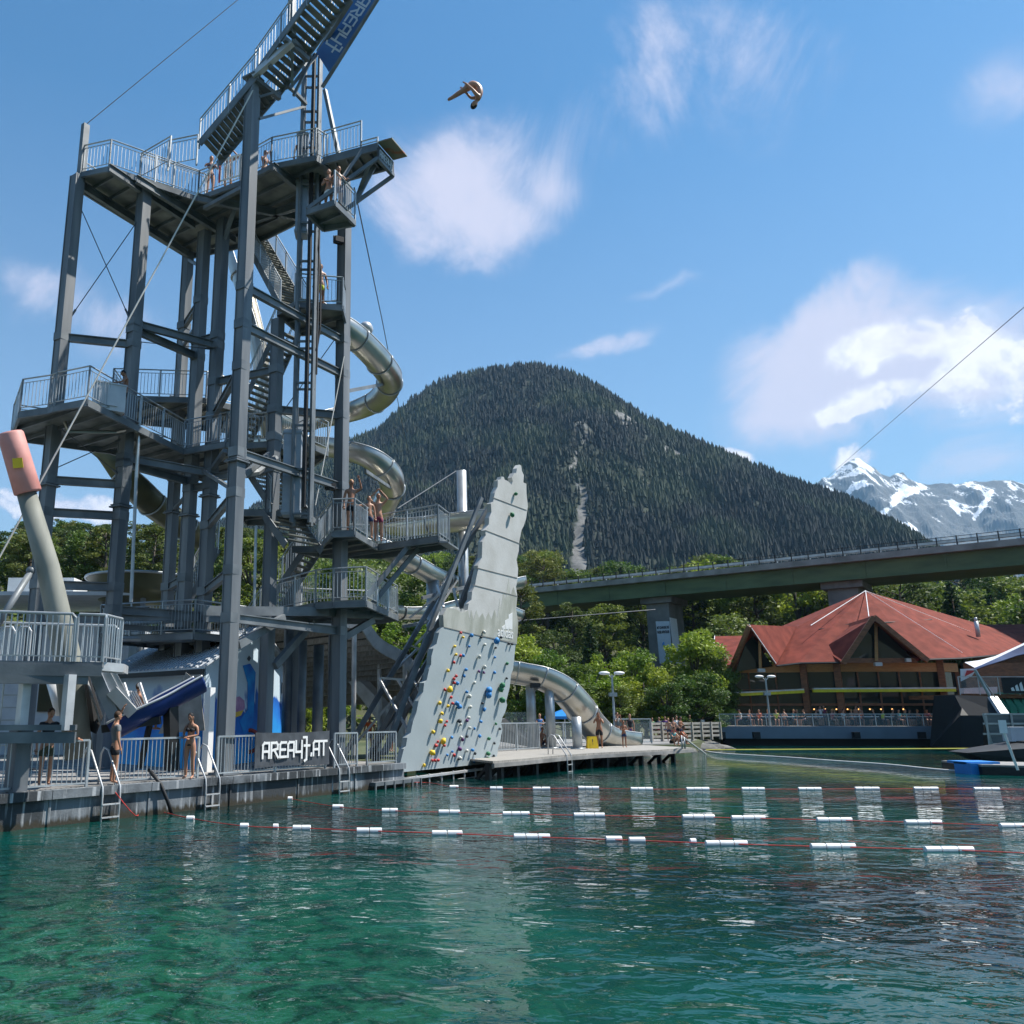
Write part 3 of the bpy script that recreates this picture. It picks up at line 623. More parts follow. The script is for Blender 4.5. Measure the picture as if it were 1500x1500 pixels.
# white gate panel in the railing
mb = MB(); g0, g1 = G(322,272,zA), G(350,264,zA)
for t in np.linspace(0, 1, 6): p = lerp(g0, g1, t)+Vector((0,0,.15)); mb.bar(p, p+Vector((0,0,.95)), .07, .02)
mb.bar(g0+Vector((0,0,.2)), g1+Vector((0,0,.2)), .04, .05); mb.bar(g0+Vector((0,0,1.1)), g1+Vector((0,0,1.1)), .04, .05)
gt = mb.build('gate', M['white'], tower)
mb = MB(); mb.bar(g0+Vector((-.03,-.03,.1)), g0+Vector((-.03,-.03,1.1)), .04, .04); mb.build('gate_stripe', M['hold_red'], gt)
# spectator pen railings on the platform
railing_mb([G(248,238,zA), G(205,262,zA), G(300,292,zA)]).build('railing', M['rail'], pa)
# ---- diving board box projecting to the right
BZ = 22.0
b0, b1, b2, b3 = G(474,231,BZ), G(553,210,BZ), G(576,236,BZ), G(482,262,BZ)
mb = MB(); mb.prism([b0, b1, b2, b3], BZ-.06, BZ)
for p, q_ in ((b0,b1),(b3,b2),(b0,b3)): mb.bar(p+Vector((0,0,-.15)), q_+Vector((0,0,-.15)), .1, .3, 1)
for t in (.2,.4,.6,.8): mb.bar(lerp(b0,b1,t)+Vector((0,0,-.14)), lerp(b3,b2,t)+Vector((0,0,-.14)), .06, .16, 1)
board = mb.build('diving_platform', [M['under'], M['steel']], tower)
tipd = ((b1-b0)+(b2-b3)).normalized(); tipd.z = 0
mb = MB(); t0, t1 = b1-Vector((0,0,.02)), b2-Vector((0,0,.02)); mb.slab([t0+Vector((0,0,.05)), t1+Vector((0,0,.05)), t1+tipd*.55+Vector((0,0,.05)), t0+tipd*.55+Vector((0,0,.05))], (0,0,.05))
tip = mb.build('tip_plate', mat('rusty_plate', (.20,.19,.13), .7, scale=2.2, c2=(.35,.09,.02), thr=(.52,.66)), board)
mb = MB(); s0, s1 = b1+Vector((0,0,-.05)), b2+Vector((0,0,-.05)); mb.slab([s0, s1, s1-Vector((0,0,.55)), s0-Vector((0,0,.55))], tipd*.03)
ban = mb.build('tip_banner', M['bannergrey'], board)
wordmark('AREA47', (s0+s1)/2-Vector((0,0,.27))+tipd*.035, s1-s0, (0,0,1), .25, (s1-s0).length*.8, M['bannerpale'], ban)
for r in ([b0, lerp(b0,b1,.7)],): railing_mb(r).build('railing', M['rail'], board)
railing_mb([lerp(b0,b1,.7), b1], .25, 5).build('railing', M['rail'], board)
# support frame of the board
c0, c1 = s0-Vector((0,0,.55)), s1-Vector((0,0,.55)); lz = 19.2
l0, l1, l2, l3 = G(450,306,lz), G(474,330,lz), G(520,322,lz), G(490,292,lz)
for p, q_ in ((c0,l0),(c1,l1),(c0,c1),(lerp(c0,l0,.12), U(522,292,27.3)),(lerp(b0,b1,.72)-Vector((0,0,.1)), lerp(c0,l0,.62)),(lerp(c1,l1,.55), U(549,243,27.))): strut(p, q_, .12)
lp = platform([l0, l1, l2, l3], lz, tower, [[l3, l2], ], name='platform')
# ---- sloping top stair
RA0, RM, RB = G(306,226,zA), U(391,125,25.8), U(464,24,24.4); d_ = RB-RM; RC = RM+d_*2.1; RA = RM-d_*.7
stair(RA0, RM, 1.2, tower, n=15, rails=(1,-1), name='stair'); stair(RM+Vector((0,0,.02)), RC, 1.2, tower, n=23, rails=(1,-1), name='stair')
side = Vector((-d_.y, d_.x, 0)).normalized()
for t in (.72, 1.3):
    p = RA+d_*t; strut(p-side*.6-Vector((0,0,.2)), p+side*.6-Vector((0,0,.2)), .16)
p = RA+d_*.42-side*-.0; railing_mb([G(246,244,zA), G(288,236,zA)]).build('railing', M['rail'], pa)
pl = RA+d_*.42+side*.55; strut(U(371,112,25.3), U(428,62,24.6), .2, .2, 'brightsteel', 'girder')
for (u0,v0,u1,v1,Y0,Y1,w_) in ((428,0,428,52,24.6,24.6,.2),(430,60,456,86,24.6,26,.14),(456,86,430,140,26,26,.09),(395,96,448,152,25,27.5,.12),(380,142,424,128,25.5,26.4,.07),(380,174,447,156,25.5,27.5,.08),(428,60,428,124,24.7,25.6,.09),(424,130,466,78,26,26.6,.12),
        (476,132,496,226,27.5,27,.13),(466,76,515,0,26.5,25,.13),(472,128,556,-6,26.3,24.8,.10)):
    strut(U(u0,v0,Y0), U(u1,v1,Y1), w_)
# blue banner hung along the upper stair (read from behind and upside down)
bb = [U(464,78,26.3), U(482,106,26.3), U(592,-56,24.9), U(552,-56,24.9)]; 
bb[3] = bb[0]+(bb[2]-bb[1]); nrm = (bb[2]-bb[1]).cross(bb[0]-bb[1]).normalized()
mb = MB(); mb.slab(bb, nrm*.03); bn = mb.build('side_banner', M['bannerblue'], tower)
ctr = (bb[0]+bb[1])/2+(bb[2]-bb[1])*.37; ax = (bb[2]-bb[1]).normalized(); upv = (bb[0]-bb[1]); upv = (upv-ax*upv.dot(ax)).normalized()
zt_ = ax.cross(upv); off = nrm*.04 if (nrm.dot(Vector((0,-1,0))) > 0) else -nrm*.012
sg = 1 if nrm.dot(Vector((0,0,CH))-ctr) > 0 else -1; wordmark('AREA47', ctr+nrm*.015+nrm*sg*.018+(bb[1]-bb[2])*.02, -ax, upv*(-1 if (-ax).cross(-upv).dot(nrm*sg) > 0 else 1), .40, 2.2, M['bannerpale'], bn)
# ---- hoist shaft
hx, hy = -2.95, 28.0
mb = MB()
for dx, dy in ((-.3,-.3),(.3,-.3),(-.3,.3),(.3,.3)): mb.bar((hx+dx, hy+dy, 8.7), (hx+dx, hy+dy, 27.3), .10, .10)
for z in np.arange(9, 27, 1.55):
    for (a, b_) in (((-.3,-.3),(.3,-.3)),((.3,-.3),(.3,.3)),((-.3,.3),(.3,.3)),((-.3,-.3),(-.3,.3))): mb.bar((hx+a[0], hy+a[1], z), (hx+b_[0], hy+b_[1], z), .07, .07)
mb.build('lift_shaft', M['steel'], tower)
mb = MB(); mb.bar((hx+.1, hy-.36, 9.2), (hx+.1, hy-.36, 27), .14, .08); mb.bar((hx+.42, hy-.2, 14), (hx+.42, hy-.2, 22.5), .05, .05); mb.build('lift_guide', M['rubber'], tower)
for z0, z1, dx, w_ in ((22.0,23.7,-.28,.4),(19.5,21.7,-.26,.42),(9.0,12.0,-.35,.6)):
    mb = MB(); mb.box((hx+dx, hy+.05, (z0+z1)/2), (w_, .5, z1-z0)); mb.box((hx+dx, hy+.05, z0+.1), (w_+.06, .56, .08)); mb.box((hx+dx, hy+.05, z1-.1), (w_+.06, .56, .08)); mb.build('lift_panel', M['liftgrey'], tower)
mb = MB(); mb.tube([U(462,330,28), U(470,395,28), U(469,480,28), U(464,512,28), U(460,514,28)], .04, 6); mb.build('hose', M['rubber'], tower)
# ---- stair flights and landings
stair((-5.66,32.1,21.9), (-3.5,28.9,17.0), 1.15, tower)
L1 = [G(428,462,17.), G(445,452,17.), G(500,466,17.), G(497,480,17.), G(462,492,17.)]
Lp = [Vector((-4.1,28.9,17)), Vector((-3.4,28.2,17)), Vector((-1.7,28.5,17)), Vector((-1.6,30.2,17)), Vector((-3.4,30.6,17))]
platform(Lp, 17., tower, [[Lp[1], Lp[2], Lp[3], Lp[4]]])
stair((-3.9,30.6,17.), (-6.4,32.6,12.1), 1.1, tower)
zB = 12.1
B1 = GL(zB, (29,602),(72,596),(80,593),(128,584),(269,657),(331,646),(362,648),(406,645),(436,660),(459,650))
Bb = [G(470,668,zB), G(440,690,zB), G(345,690,zB), G(268,684,zB), G(128,612,zB), G(32,622,zB)]
Bb = [Vector((-2.3,30.5,zB)), Vector((-3.2,32.4,zB)), Vector((-7.6,34.2,zB)), Vector((-10.3,30.2,zB)), Vector((-13.3,28.6,zB))]
platform(B1+Bb, zB, tower, [B1, [Bb[-1], B1[0]], [Bb[-2], Bb[-1]], [Bb[0], B1[-1]], [Bb[2], Bb[3]]])
# upper walkway behind, at the slide start
zW = 14.6
Wk = [Vector((-10.8,31.3,zW)), Vector((-7.2,31.6,zW)), Vector((-5.2,33.4,zW)), Vector((-7.0,35.2,zW)), Vector((-10.9,34.,zW))]
platform(Wk, zW, tower, [[Wk[-1], Wk[0], Wk[1], Wk[2]]])
# equipment box on level B
mb = MB(); c = G(146,592,zB)+Vector((0,.8,.45)); mb.box(c, (.95,.6,.9), R(30)); mb.box(c+Vector((0,0,.47)), (1.0,.65,.05), R(30)); mb.box(c+Vector((.1,-.32,0)), (.6,.03,.6), R(30)); mb.build('locker', M['roofwhite'], tower)
S2a, S2b = Vector((-5.2,31.3,12.1)), Vector((-3.5,29.3,9.5))
stair(S2a, S2b, 1.6, tower, n=11, rails=(-1,))
zL = 9.45
L2 = [G(356,760,zL), G(452,757,zL), G(440,772,zL), G(362,775,zL)]
L2 = [Vector((-5.3,28.9,zL)), Vector((-2.9,29.,zL)), Vector((-2.7,30.3,zL)), Vector((-5.2,30.5,zL))]
platform(L2, zL, tower, [])
zD = 8.6
stair((-3.9,29.6,9.4), (-2.9,28.6,8.0), 1.6, tower, n=6, rails=())
D1 = GL(zD, (466,800),(487,777),(519,776),(553,797),(642,784))
D2 = [G(640,800,zD), G(560,818,zD), G(490,815,zD)]
D2 = [Vector((2.2,30.6,zD)), Vector((-.3,32.6,zD)), Vector((-2.6,32.4,zD)), Vector((-3.6,31.2,zD))]
pD = platform(D1+D2, zD, tower, [D1, [D1[-1], D2[0]], [D2[0], D2[1], D2[2]]])
mb = MB(); mb.slab([D1[-1]+Vector((0,0,-.2)), D1[-1]+Vector((.35,.1,-.2)), D2[0]+Vector((.35,.1,-.2)), D2[0]+Vector((0,0,-.2))], (0,0,-.06)); mb.build('lip', M['steel'], pD)
stair((-3.,32.4,8.6), (-5.6,33.4,4.9), 1.1, tower)
zE = 6.2
E1 = [G(462,882,zE), G(488,880,zE), G(536,878,zE), G(582,900,zE)]
E2 = [Vector((-.6,34.,zE)), Vector((-3.6,33.2,zE)), Vector((-4.2,31.4,zE))]
platform(E1+E2, zE, tower, [E1, [E1[-1], E2[0], E2[1]], [E2[2], E1[0]]])
# long girders carrying level E and raking struts
for (u0,v0,Y0,u1,v1,Y1,w_,h_) in ((300,895,26.3,480,896,29.3,.2,.3),(480,897,29.4,560,902,31.4,.2,.28),(300,906,28.5,450,910,31,.2,.24),(348,945,26.,415,905,28,.2,.24),(402,976,29,458,912,31,.2,.24),(505,933,30,546,908,31,.2,.22),
        (532,880,29.4,598,800,30.2,.13,.16),(545,885,29.8,612,804,30.6,.13,.16),(168,905,28.5,290,905,30,.16,.22),(170,918,29,300,925,31,.14,.18)):
    strut(U(u0,v0,Y0), U(u1,v1,Y1), w_, h_, name='girder')
for (k, v0, u1, v1, Y1) in ((8, 690, 330, 660, 29), (3, 705, 395, 665, 28)):
    strut(P_(k, v0), U(u1, v1, Y1), .16)
# tubes and small posts in the busy lower storey
for (u0,v0,Y0,u1,v1,Y1,r) in ((200,690,28,192,882,28,.06),(160,936,29.5,296,938,30.5,.09),(160,915,31,300,908,31,.07),(375,770,28,372,905,28,.05),(345,940,33,420,905,33,.06)):
    mb = MB(); mb.tube([U(u0,v0,Y0), U(u1,v1,Y1)], r, 8); mb.build('pipe', M['rail'], tower)
mb = MB(); mb.tube([U(95,618,27), U(100,632,27), U(170,633,28), U(196,628,28), U(203,635,28), U(200,700,28)], .065, 8); mb.build('pipe', M['stainless'], tower)
mb = MB(); mb.tube([U(355,695,26.5), U(375,692,27), U(403,672,28.5)], .14, 8); mb.build('pipe', M['steel'], tower)
# low mezzanine behind the front row
zM = 5.2
Mz = [Vector((-10.3,30.5,zM)), Vector((-6.6,29.,zM)), Vector((-5.2,31,zM)), Vector((-8.5,34,zM))]
platform(Mz, zM, tower, [[Mz[0], Mz[1]], [Mz[3], Mz[0]], [Mz[1], Mz[2]]])
stair((-8.8,33.4,5.2), (-7.2,34.4,9.), 1., tower)
# floodlights
for (u, v, Y) in ((496,352,29.3),(484,713,29.3)):
    p = U(u, v, Y); mb = MB(); mb.box(p, (.34,.26,.22), R(25)); mb.box(p+Vector((-.1,-.12,-.03)), (.2,.06,.26), R(25)); mb.bar(p, p+Vector((.3,.3,.1)), .05, .05); mb.build('floodlight', M['rubber'], tower)
# stay rods between the posts
for (a, v0, b_, v1) in ((1,288,2,482),(2,312,1,480),(1,620,2,700),(1,690,2,640),(2,500,8,512),(4,280+200,9,620)):
    mb = MB(); p, q_ = P_(a, v0), P_(b_, v1); mb.tube([p, q_], .018, 5); m_ = lerp(p, q_, .85); mb.tube([m_, lerp(p, q_, .93)], .04, 6); mb.build('stay_rod', M['cable'], tower)
# ================================================================ CABLES (things of their own)
def cable(name, label, cat, pts, r, m, group=None, sag=0.):
    P = [Vector(p) for p in pts]
    if len(P) == 2 and sag:
        P = [lerp(P[0], P[1], t)-Vector((0,0,sag*4*t*(1-t))) for t in np.linspace(0, 1, 16)]
    mb = MB(); mb.tube(P, r, 6); return tag(mb.build(name, m), label, cat, group)
a_, b_ = U(124,184,27.7), U(348,0,31.); cable('guy_wire', 'thin dark guy wire rising from the top left mast into the sky', 'cable', [a_, a_+(b_-a_)*1.9], .016, M['cable'])
cable('guy_wire', 'long pale rope from the tallest front column head down past the pink-capped pole', 'rope', [P_(3,140)+Vector((.05,-.25,0)), U(0,815,23.), U(-60,905,22.5)], .024, M['rope_white'])
cable('guy_wire', 'thin dark cable dropping from the right column of the tower toward the wooded slope', 'cable', [U(519,275,30), U(560,470,52), U(590,625,80), U(650,880,110)], .028, M['cable'])
a_, b_ = U(1500,450,45.), U(1192,716,190.); cable('zip_line', 'thin cable slanting down from the upper right sky toward the snowy peak', 'cable', [a_+(a_-b_)*.25, a_, b_], .022, M['cable'])
cable('guy_wire', 'pale wire from the right column of the tower down to the first lower platform', 'cable', [U(504,522,29.4), U(462,740,28.6)], .022, M['rope_white'])
cable('guy_wire', 'grey wire from the low platform railing up to the slide column', 'cable', [U(582,745,30), U(668,690,36)], .022, M['cable'])
# ================================================================ WATER SLIDE
slide = thing('water_slide', 'long winding stainless steel tube slide spiralling round the diving tower down to the jetty', 'water slide', (3, 38, .8))
def catmull(P, n=8):
    P = [Vector(p) for p in P]; out = []
    for i in range(len(P)-1):
        p0, p1, p2, p3 = P[max(i-1,0)], P[i], P[i+1], P[min(i+2, len(P)-1)]
        for k in range(n):
            t = k/n; out.append(.5*((2*p1)+(-p0+p2)*t+(2*p0-5*p1+4*p2-p3)*t*t+(-p0+3*p1-3*p2+p3)*t**3))
    out.append(P[-1]); return out
def chute(pts, r, open_a=70, n=20, m='stainless', rings=6, start=0, rim=.03, name='tube', parent=None):
    """open-topped round steel trough swept along a path, with rolled rims and flanged joints"""
    C_ = catmull(pts, 10); vs = []; fs = []; N = len(C_); mb = MB(); rimL = []; rimR = []
    a0 = R(90+open_a); a1 = R(450-open_a)
    for i, p in enumerate(C_):
        d = (C_[min(i+1, N-1)]-C_[max(i-1, 0)]).normalized(); x = d.cross(Vector((0,0,1))).normalized(); y = x.cross(d)
        for lay, rr in ((0, r), (1, r-.03)):
            for k in range(n+1):
                a = lerp(a0, a1, k/n); vs.append(p+(x*math.cos(a)+y*math.sin(a))*rr)
        rimL.append(p+(x*math.cos(a0)+y*math.sin(a0))*r); rimR.append(p+(x*math.cos(a1)+y*math.sin(a1))*r)
    W = 2*(n+1)
    for i in range(N-1):
        for k in range(n):
            fs.append((i*W+k, (i+1)*W+k, (i+1)*W+k+1, i*W+k+1)); q0 = n+1
            fs.append((i*W+q0+k, i*W+q0+k+1, (i+1)*W+q0+k+1, (i+1)*W+q0+k))
    for i in (0, N-1):
        for k in range(n): fs.append((i*W+k, i*W+k+1, i*W+n+1+k+1, i*W+n+1+k))
    mb.add(vs, fs); o = mb.build(name, M[m], parent or slide, smooth=True)
    mb = MB(); mb.tube(rimL, rim, 6); mb.tube(rimR, rim, 6); mb.build('rim', M['brightsteel'], o, True)
    for j in range(6+start, N-3, rings*2):
        p = C_[j]; d = (C_[j+1]-C_[j-1]).normalized(); x = d.cross(Vector((0,0,1))).normalized(); y = x.cross(d); mb = MB()
        arc = [p+(x*math.cos(a)+y*math.sin(a))*(r+.03) for a in np.linspace(a0, a1, 18)]; mb.tube(arc, .035, 6); mb.build('joint_ring', M['rail'], o, True)
    return o
chute([U(462,455,33), U(500,478,33.5), U(528,500,34.5), U(556,530,36), U(571,556,38), U(560,580,40), U(530,596,41.5), U(490,606,41.5), U(450,612,40), U(420,617,37.5), U(330,604,36.5), U(250,592,36.2)], .6)
chute([U(100,612,36), U(140,640,34), U(200,660,33), U(270,668,34), U(350,650,37), U(440,648,39), U(490,652,38), U(535,664,37.4), U(565,688,38), U(574,715,39.5), U(562,742,41.5), U(560,762,43), U(600,768,42), U(660,762,40.), U(720,756,38.5)], .6)
chute([U(120,618,34), U(158,655,33), U(190,700,33), U(222,735,34), U(262,764,36), U(300,790,38)], .60, m='slideunder')
chute([U(540,790,36), U(575,808,36.5), U(610,828,38), U(650,848,40), U(700,860,43), U(760,850,46)], .5)
chute([U(345,375,34.5), U(362,430,34.2), U(380,500,34), U(392,590,34), U(398,640,34.4)], .45, m='stainless', name='steep_chute')
chute([U(570,893,40), U(600,895,41), U(640,892,42), U(700,880,44), U(760,900,46)], .42)
chute([U(690,968,47), U(735,976,47), U(762,980,47), U(792,987,47), U(822,1004,47.5), U(845,1030,48.3), U(862,1055,49.5), U(885,1074,51), U(925,1081,52.5)], .86, name='exit_tube')
chute([U(-120,1010,40), U(-20,860,42)], .4, name='tube') if False else None
for (u, v0, v1, Y, r) in ((776,985,1098,47,.26),(804,1000,1096,46.9,.26),(844,1050,1096,46.3,.26),(676,690,880,40,.24),(634,848,930,39,.3),(444,938,1110,31.5,.15),(467,945,1105,32.5,.2),(426,930,1105,33,.2),(432,812,900,34,.35),(486,930,1105,33.5,.12)):
    p = U(u, v0, Y); zb = .7 if v1 > 1050 else U(u, v1, Y).z
    if v1 > 1050: q_ = Vector((p.x, p.y, zb))
    else: q_ = Vector((p.x, p.y, .7))
    mb = MB(); mb.tube([q_, p], r, 16); mb.tube([q_, q_+Vector((0,0,.08))], r+.12, 12); mb.build('column', M['rail'] if Y > 38 else M['steel'], slide, True)
for (u0,v0,Y0,u1,v1,Y1) in ((498,575,30,566,562,38),(535,690,31,574,716,39),(618,876,36,690,858,40),(590,918,36,640,908,39)):
    mb = MB(); mb.bar(U(u0,v0,Y0), U(u1,v1,Y1), .1, .14); mb.build('outrigger', M['steel'], slide)
mb = MB(); p = U(536,482,34.6); mb.ball(p, (.32,.45,.3), seg=12, rings=8); mb.build('hood', M['brightsteel'], slide, True)
mb = MB(); p = U(784,1004,46); mb.box(p, (.5,.35,.25)); mb.build('floodlight', M['rubber'], slide)
# bowl of the funnel slide behind the tower
bowl = thing('slide_bowl', 'large shallow olive-brown bowl of a funnel slide standing behind the left tower columns', 'slide bowl', tuple(U(215,880,36)*1))
p = U(210,868,38); mb = MB(); prof = [(2.5,.55),(2.42,.5),(2.3,.0),(1.9,-.4),(1.1,-.6),(.3,-.65)]; vs = []; fs = []; n = 40
for r, z in prof:
    for k in range(n): a = 2*math.pi*k/n; vs.append((p.x+r*math.cos(a), p.y+r*math.sin(a), p.z+z))
for j in range(len(prof)-1):
    for k in range(n): fs.append((j*n+k, (j+1)*n+k, (j+1)*n+(k+1) % n, j*n+(k+1) % n))
mb.add(vs, fs); mb.build('bowl', M['slideunder'], bowl, True)
mb = MB(); mb.tube([(p.x+2.5*math.cos(a), p.y+2.5*math.sin(a), p.z+.56) for a in np.linspace(0, 2*math.pi, 41)], .06, 6, cap=False); mb.build('rim', M['rail'], bowl, True)
for a in (.3, 1.8, 3.4, 5.): 
    mb = MB(); x_, y_ = p.x+1.6*math.cos(a), p.y+1.6*math.sin(a); mb.tube([(x_, y_, .7), (x_, y_, p.z-.3)], .12, 10); mb.build('leg', M['steel'], bowl)
# ================================================================ CLIMBING WALL
wallT = thing('climbing_wall', 'pale grey leaning climbing wall over the water with a jagged top and coloured holds', 'climbing wall', tuple(Q(18.5, 0, .3)))
WB = Vector((.42, 32.45, 0)); LEAN = .12; WNRM = QN
def W(u, v, off=0.):
    """point of the wall plane (leaning out over the water) seen at u, v"""
    pn = (WNRM-Vector((0,0,1))*LEAN).normalized(); a, y, w_ = ray(u, v); d = Vector((a, y, w_)); o = Vector((0,0,CH))
    t = (WB-o).dot(pn)/d.dot(pn); return o+d*t+pn*off
def c8(x, y): return (560+x/3, 660+y/3)
low = [(68,1415),(80,1370),(95,1310),(104,1300),(110,1262),(125,1240),(135,1190),(150,1150),(160,1100),(180,1060),(184,1020),(195,1010),(206,960),(215,940),(216,905),(225,870),(238,850),(250,800),(262,780),(272,775)]
lowr = [(590,850),(586,850),(575,960),(566,985),(560,1040),(545,1100),(548,1120),(540,1150),(528,1172),(522,1200),(528,1225),(515,1290),(508,1310),(505,1340),(495,1372)]
upl = [(272,775),(268,722),(283,690),(306,692),(322,686),(330,698),(337,687),(346,712),(352,694),(366,706),(375,700),(380,672),(392,655),(395,620),(408,592),(413,560),(422,520),(420,505),(438,470),(440,400),(455,372),(452,350),(468,325),(470,295),(480,270),(477,232),(487,225),(495,185),(507,160),(508,130),(520,127),(525,114),(534,116),(538,128),(552,134),(562,144),(568,152),(573,135),(570,118),(580,98),(588,100),(592,78),(603,62),(610,66),(614,90),(622,108),(620,140),(633,146),(634,190),(640,245),(632,300),(622,330),(612,350),(602,400),(600,440),(590,480),(597,520),(595,560),(588,600),(593,640),(588,700),(597,750),(595,800),(590,850)]
TH = -WNRM*.22
def poly3(l, off=0.): return [W(*c8(x, y), off) for x, y in l]
Lp = poly3(low+lowr); mb = MB(); mb.slab(Lp, TH); pan = mb.build('lower_panel', M['wallgrey'], wallT)
Up = poly3(upl, .0); mb = MB(); mb.slab(Up, TH); upp = mb.build('upper_panel', M['walltop'], wallT)
stain = [(270,776),(267,724),(283,692),(306,694),(330,700),(346,714),(366,708),(375,702),(384,740),(390,700),(400,745),(412,700),(424,735),(440,715),(452,745),(466,712),(480,742),(492,700),(505,735),(516,650),(520,700),(532,620),(540,660),(556,560),(562,640),(576,600),(590,640),(588,700),(596,750),(594,800),(589,846)]
mb = MB(); mb.slab(poly3(stain, .006), -WNRM*.004); mb.build('weathered_patch', M['walltop2'], upp)
for l in (((272,776),(590,851)),((398,590),(592,640)),((415,515),(592,560)),((452,350),(612,412)),((482,205),(634,262))):
    mb = MB(); a, b_ = poly3(l, .008); mb.bar(a, b_, .012, .03); mb.build('seam', M['concrete2'], upp)
# steel footing beam
fa, fb = W(588,1138), W(724,1121); mb = MB()
mb.bar(fa+Vector((0,0,-.08))+QN*.05, fb+Vector((0,0,-.08))+QN*.05, .2, .08); mb.bar(fa+Vector((0,0,-.38))+QN*.1, fb+Vector((0,0,-.38))+QN*.1, .08, .1)
for t in np.linspace(0, 1, 9): p = lerp(fa, fb, t)+QN*.08; mb.bar(p+Vector((0,0,-.4)), p, .05, .05)
mb.build('footing', M['brightsteel'], wallT)
# holds, read off the photograph: (x, y, colour, size)
H = [(340,800,'red',1),(350,820,'yellow',1),(385,812,'blue',1.4),(441,797,'pale',1.2),(430,820,'dark',1),(490,835,'blue',2.4),(518,820,'dark',1),(551,848,'dark',1),(566,850,'dark',1),(313,860,'yellow',1),(377,860,'blue',1),(446,852,'pale',1),(318,896,'yellow',1.1),(338,900,'red',1),(351,900,'blue',1),(310,930,'red',1),(418,905,'pale',1.5),(490,908,'blue',1),(494,866,'dark',.9),
 (283,966,'yellow',1.2),(362,962,'blue',1.2),(443,950,'pale',1.3),(420,970,'purple',1),(320,990,'red',1),(355,990,'blue',1),(310,1002,'red',1),(441,975,'purple',1),(489,975,'blue',1),(543,935,'green',1.2),(542,1000,'dark',1),(287,1048,'yellow',2.),(270,1050,'red',1),(323,1022,'blue',1.4),(310,1020,'red',1),(365,1060,'blue',1.2),(375,1078,'pale',1.5),(400,1020,'pale',1.1),(458,1050,'blue',2.2),(455,1072,'blue',2.4),(516,1030,'green',2.2),(512,1048,'green',2.),
 (515,1095,'green',2.4),(297,1084,'red',1),(245,1108,'yellow',1.4),(283,1122,'yellow',1.1),(304,1110,'red',1),(318,1110,'blue',1.8),(328,1124,'blue',1.8),(380,1126,'pale',1.3),(442,1137,'blue',1.3),(436,1110,'dark',1),(256,1154,'yellow',1.1),(247,1188,'yellow',1.6),(278,1190,'red',1),(271,1207,'red',1),(332,1187,'dark',1.4),(340,1203,'pale',1),(374,1174,'pale',1.2),(366,1185,'purple',1.2),(378,1218,'pale',1.2),(428,1190,'blue',1.1),(493,1200,'green',1.2),(400,1221,'blue',1),(512,1222,'dark',1),
 (216,1235,'yellow',1.4),(300,1260,'blue',1.1),(342,1258,'pale',1),(346,1268,'purple',1.2),(368,1255,'dark',1),(422,1254,'blue',1.2),(462,1265,'green',1.3),(257,1275,'yellow',2.),(239,1279,'red',1),(230,1295,'red',1.2),(267,1295,'red',1),(390,1315,'blue',1.3),(366,1318,'pale',1.1),(333,1310,'purple',1.4),(210,1325,'yellow',1.9),(280,1337,'blue',1),(302,1322,'blue',1),(311,1338,'red',1),(335,1350,'pale',1.3),(403,1330,'dark',1),
 (214,1360,'red',1),(226,1360,'red',1),(241,1360,'red',1),(178,1382,'yellow',1.1),(397,1362,'blue',1.3),(330,1355,'dark',1),(458,1330,'green',1.6),(456,1352,'green',1.6),(441,1355,'green',1),(485,1340,'dark',1),(488,1285,'dark',1),(562,282,'green',1.8),(580,190,'green',1.5)]
for x, y, c, s in H[:100]:
    p = W(*c8(x, y), .06*s); mb = MB(); r = .061*s
    Mx = Matrix.Rotation(random.uniform(0, 6), 3, (WNRM)); mb.ball(p, (r*.9, r*1.0, r*random.uniform(.8, 1.2)), seg=9, rings=6, Mx=Mx, jit=.18); mb.build('hold', M['hold_'+c], wallT, True)
# three-bar emblem with the wordmark under it
for i, (x0, x1, y0, y1) in enumerate(((524,538,786,760),(537,555,778,733),(553,571,768,708))):
    mb = MB(); pts = [W(*c8(*q_), .012) for q_ in ((x0+3, 783-4*i*0+0), (x1, 787), (x1-0, y1+4), (x0+1, y1+14))]
    mb.slab(pts, -WNRM*.01); mb.build('emblem_bar', M['white'], upp)
pc = W(*c8(541,802), .012); xd = W(*c8(575,808), .012)-W(*c8(508,796), .012)
text('lettering', 'adidas', pc, xd, (0,0,1)-0*QN if False else Vector((0,0,1))+QN*LEAN, .62, M['white'], upp, .006, width=xd.length, bold=.006)
# raking lattice frame behind the wall
BR = [(716,742,37.5,505,1105,34.5,.16),(735,790,38,540,1110,36.,.16),(706,800,37.5,590,1115,34.,.14),(650,900,34.5,548,1090,35,.18),(640,960,34,560,1105,35.5,.16),(600,905,36,645,870,35.5,.07),(640,858,36,650,890,35.,.09),(664,862,36.5,672,895,36,.09),(636,880,36,700,770,37.5,.08),
      (555,993,35,600,1075,34.,.08),(582,995,35,622,1060,34,.08),(605,996,35,618,1018,34,.08),(555,993,35,608,997,35,.08),(608,945,36,650,900,36,.08),(560,1000,35.5,612,950,36.5,.08),(640,960,35.5,600,945,36,.06),(520,1090,36,580,1020,36,.09),(540,1100,36,600,1030,36,.09),(625,918,37,670,850,38,.06),(700,762,38,690,790,38,.06),(648,902,35,600,980,35,.09)]
for u0,v0,Y0,u1,v1,Y1,w_ in BR:
    mb = MB(); mb.bar(U(u0,v0,Y0), U(u1,v1,Y1), w_, w_*1.1); mb.build('brace', M['brightsteel'] if w_ < .1 else M['steel'], wallT)
edge = [W(*c8(x, y)) for x, y in upl[15:33]]; mb = MB()
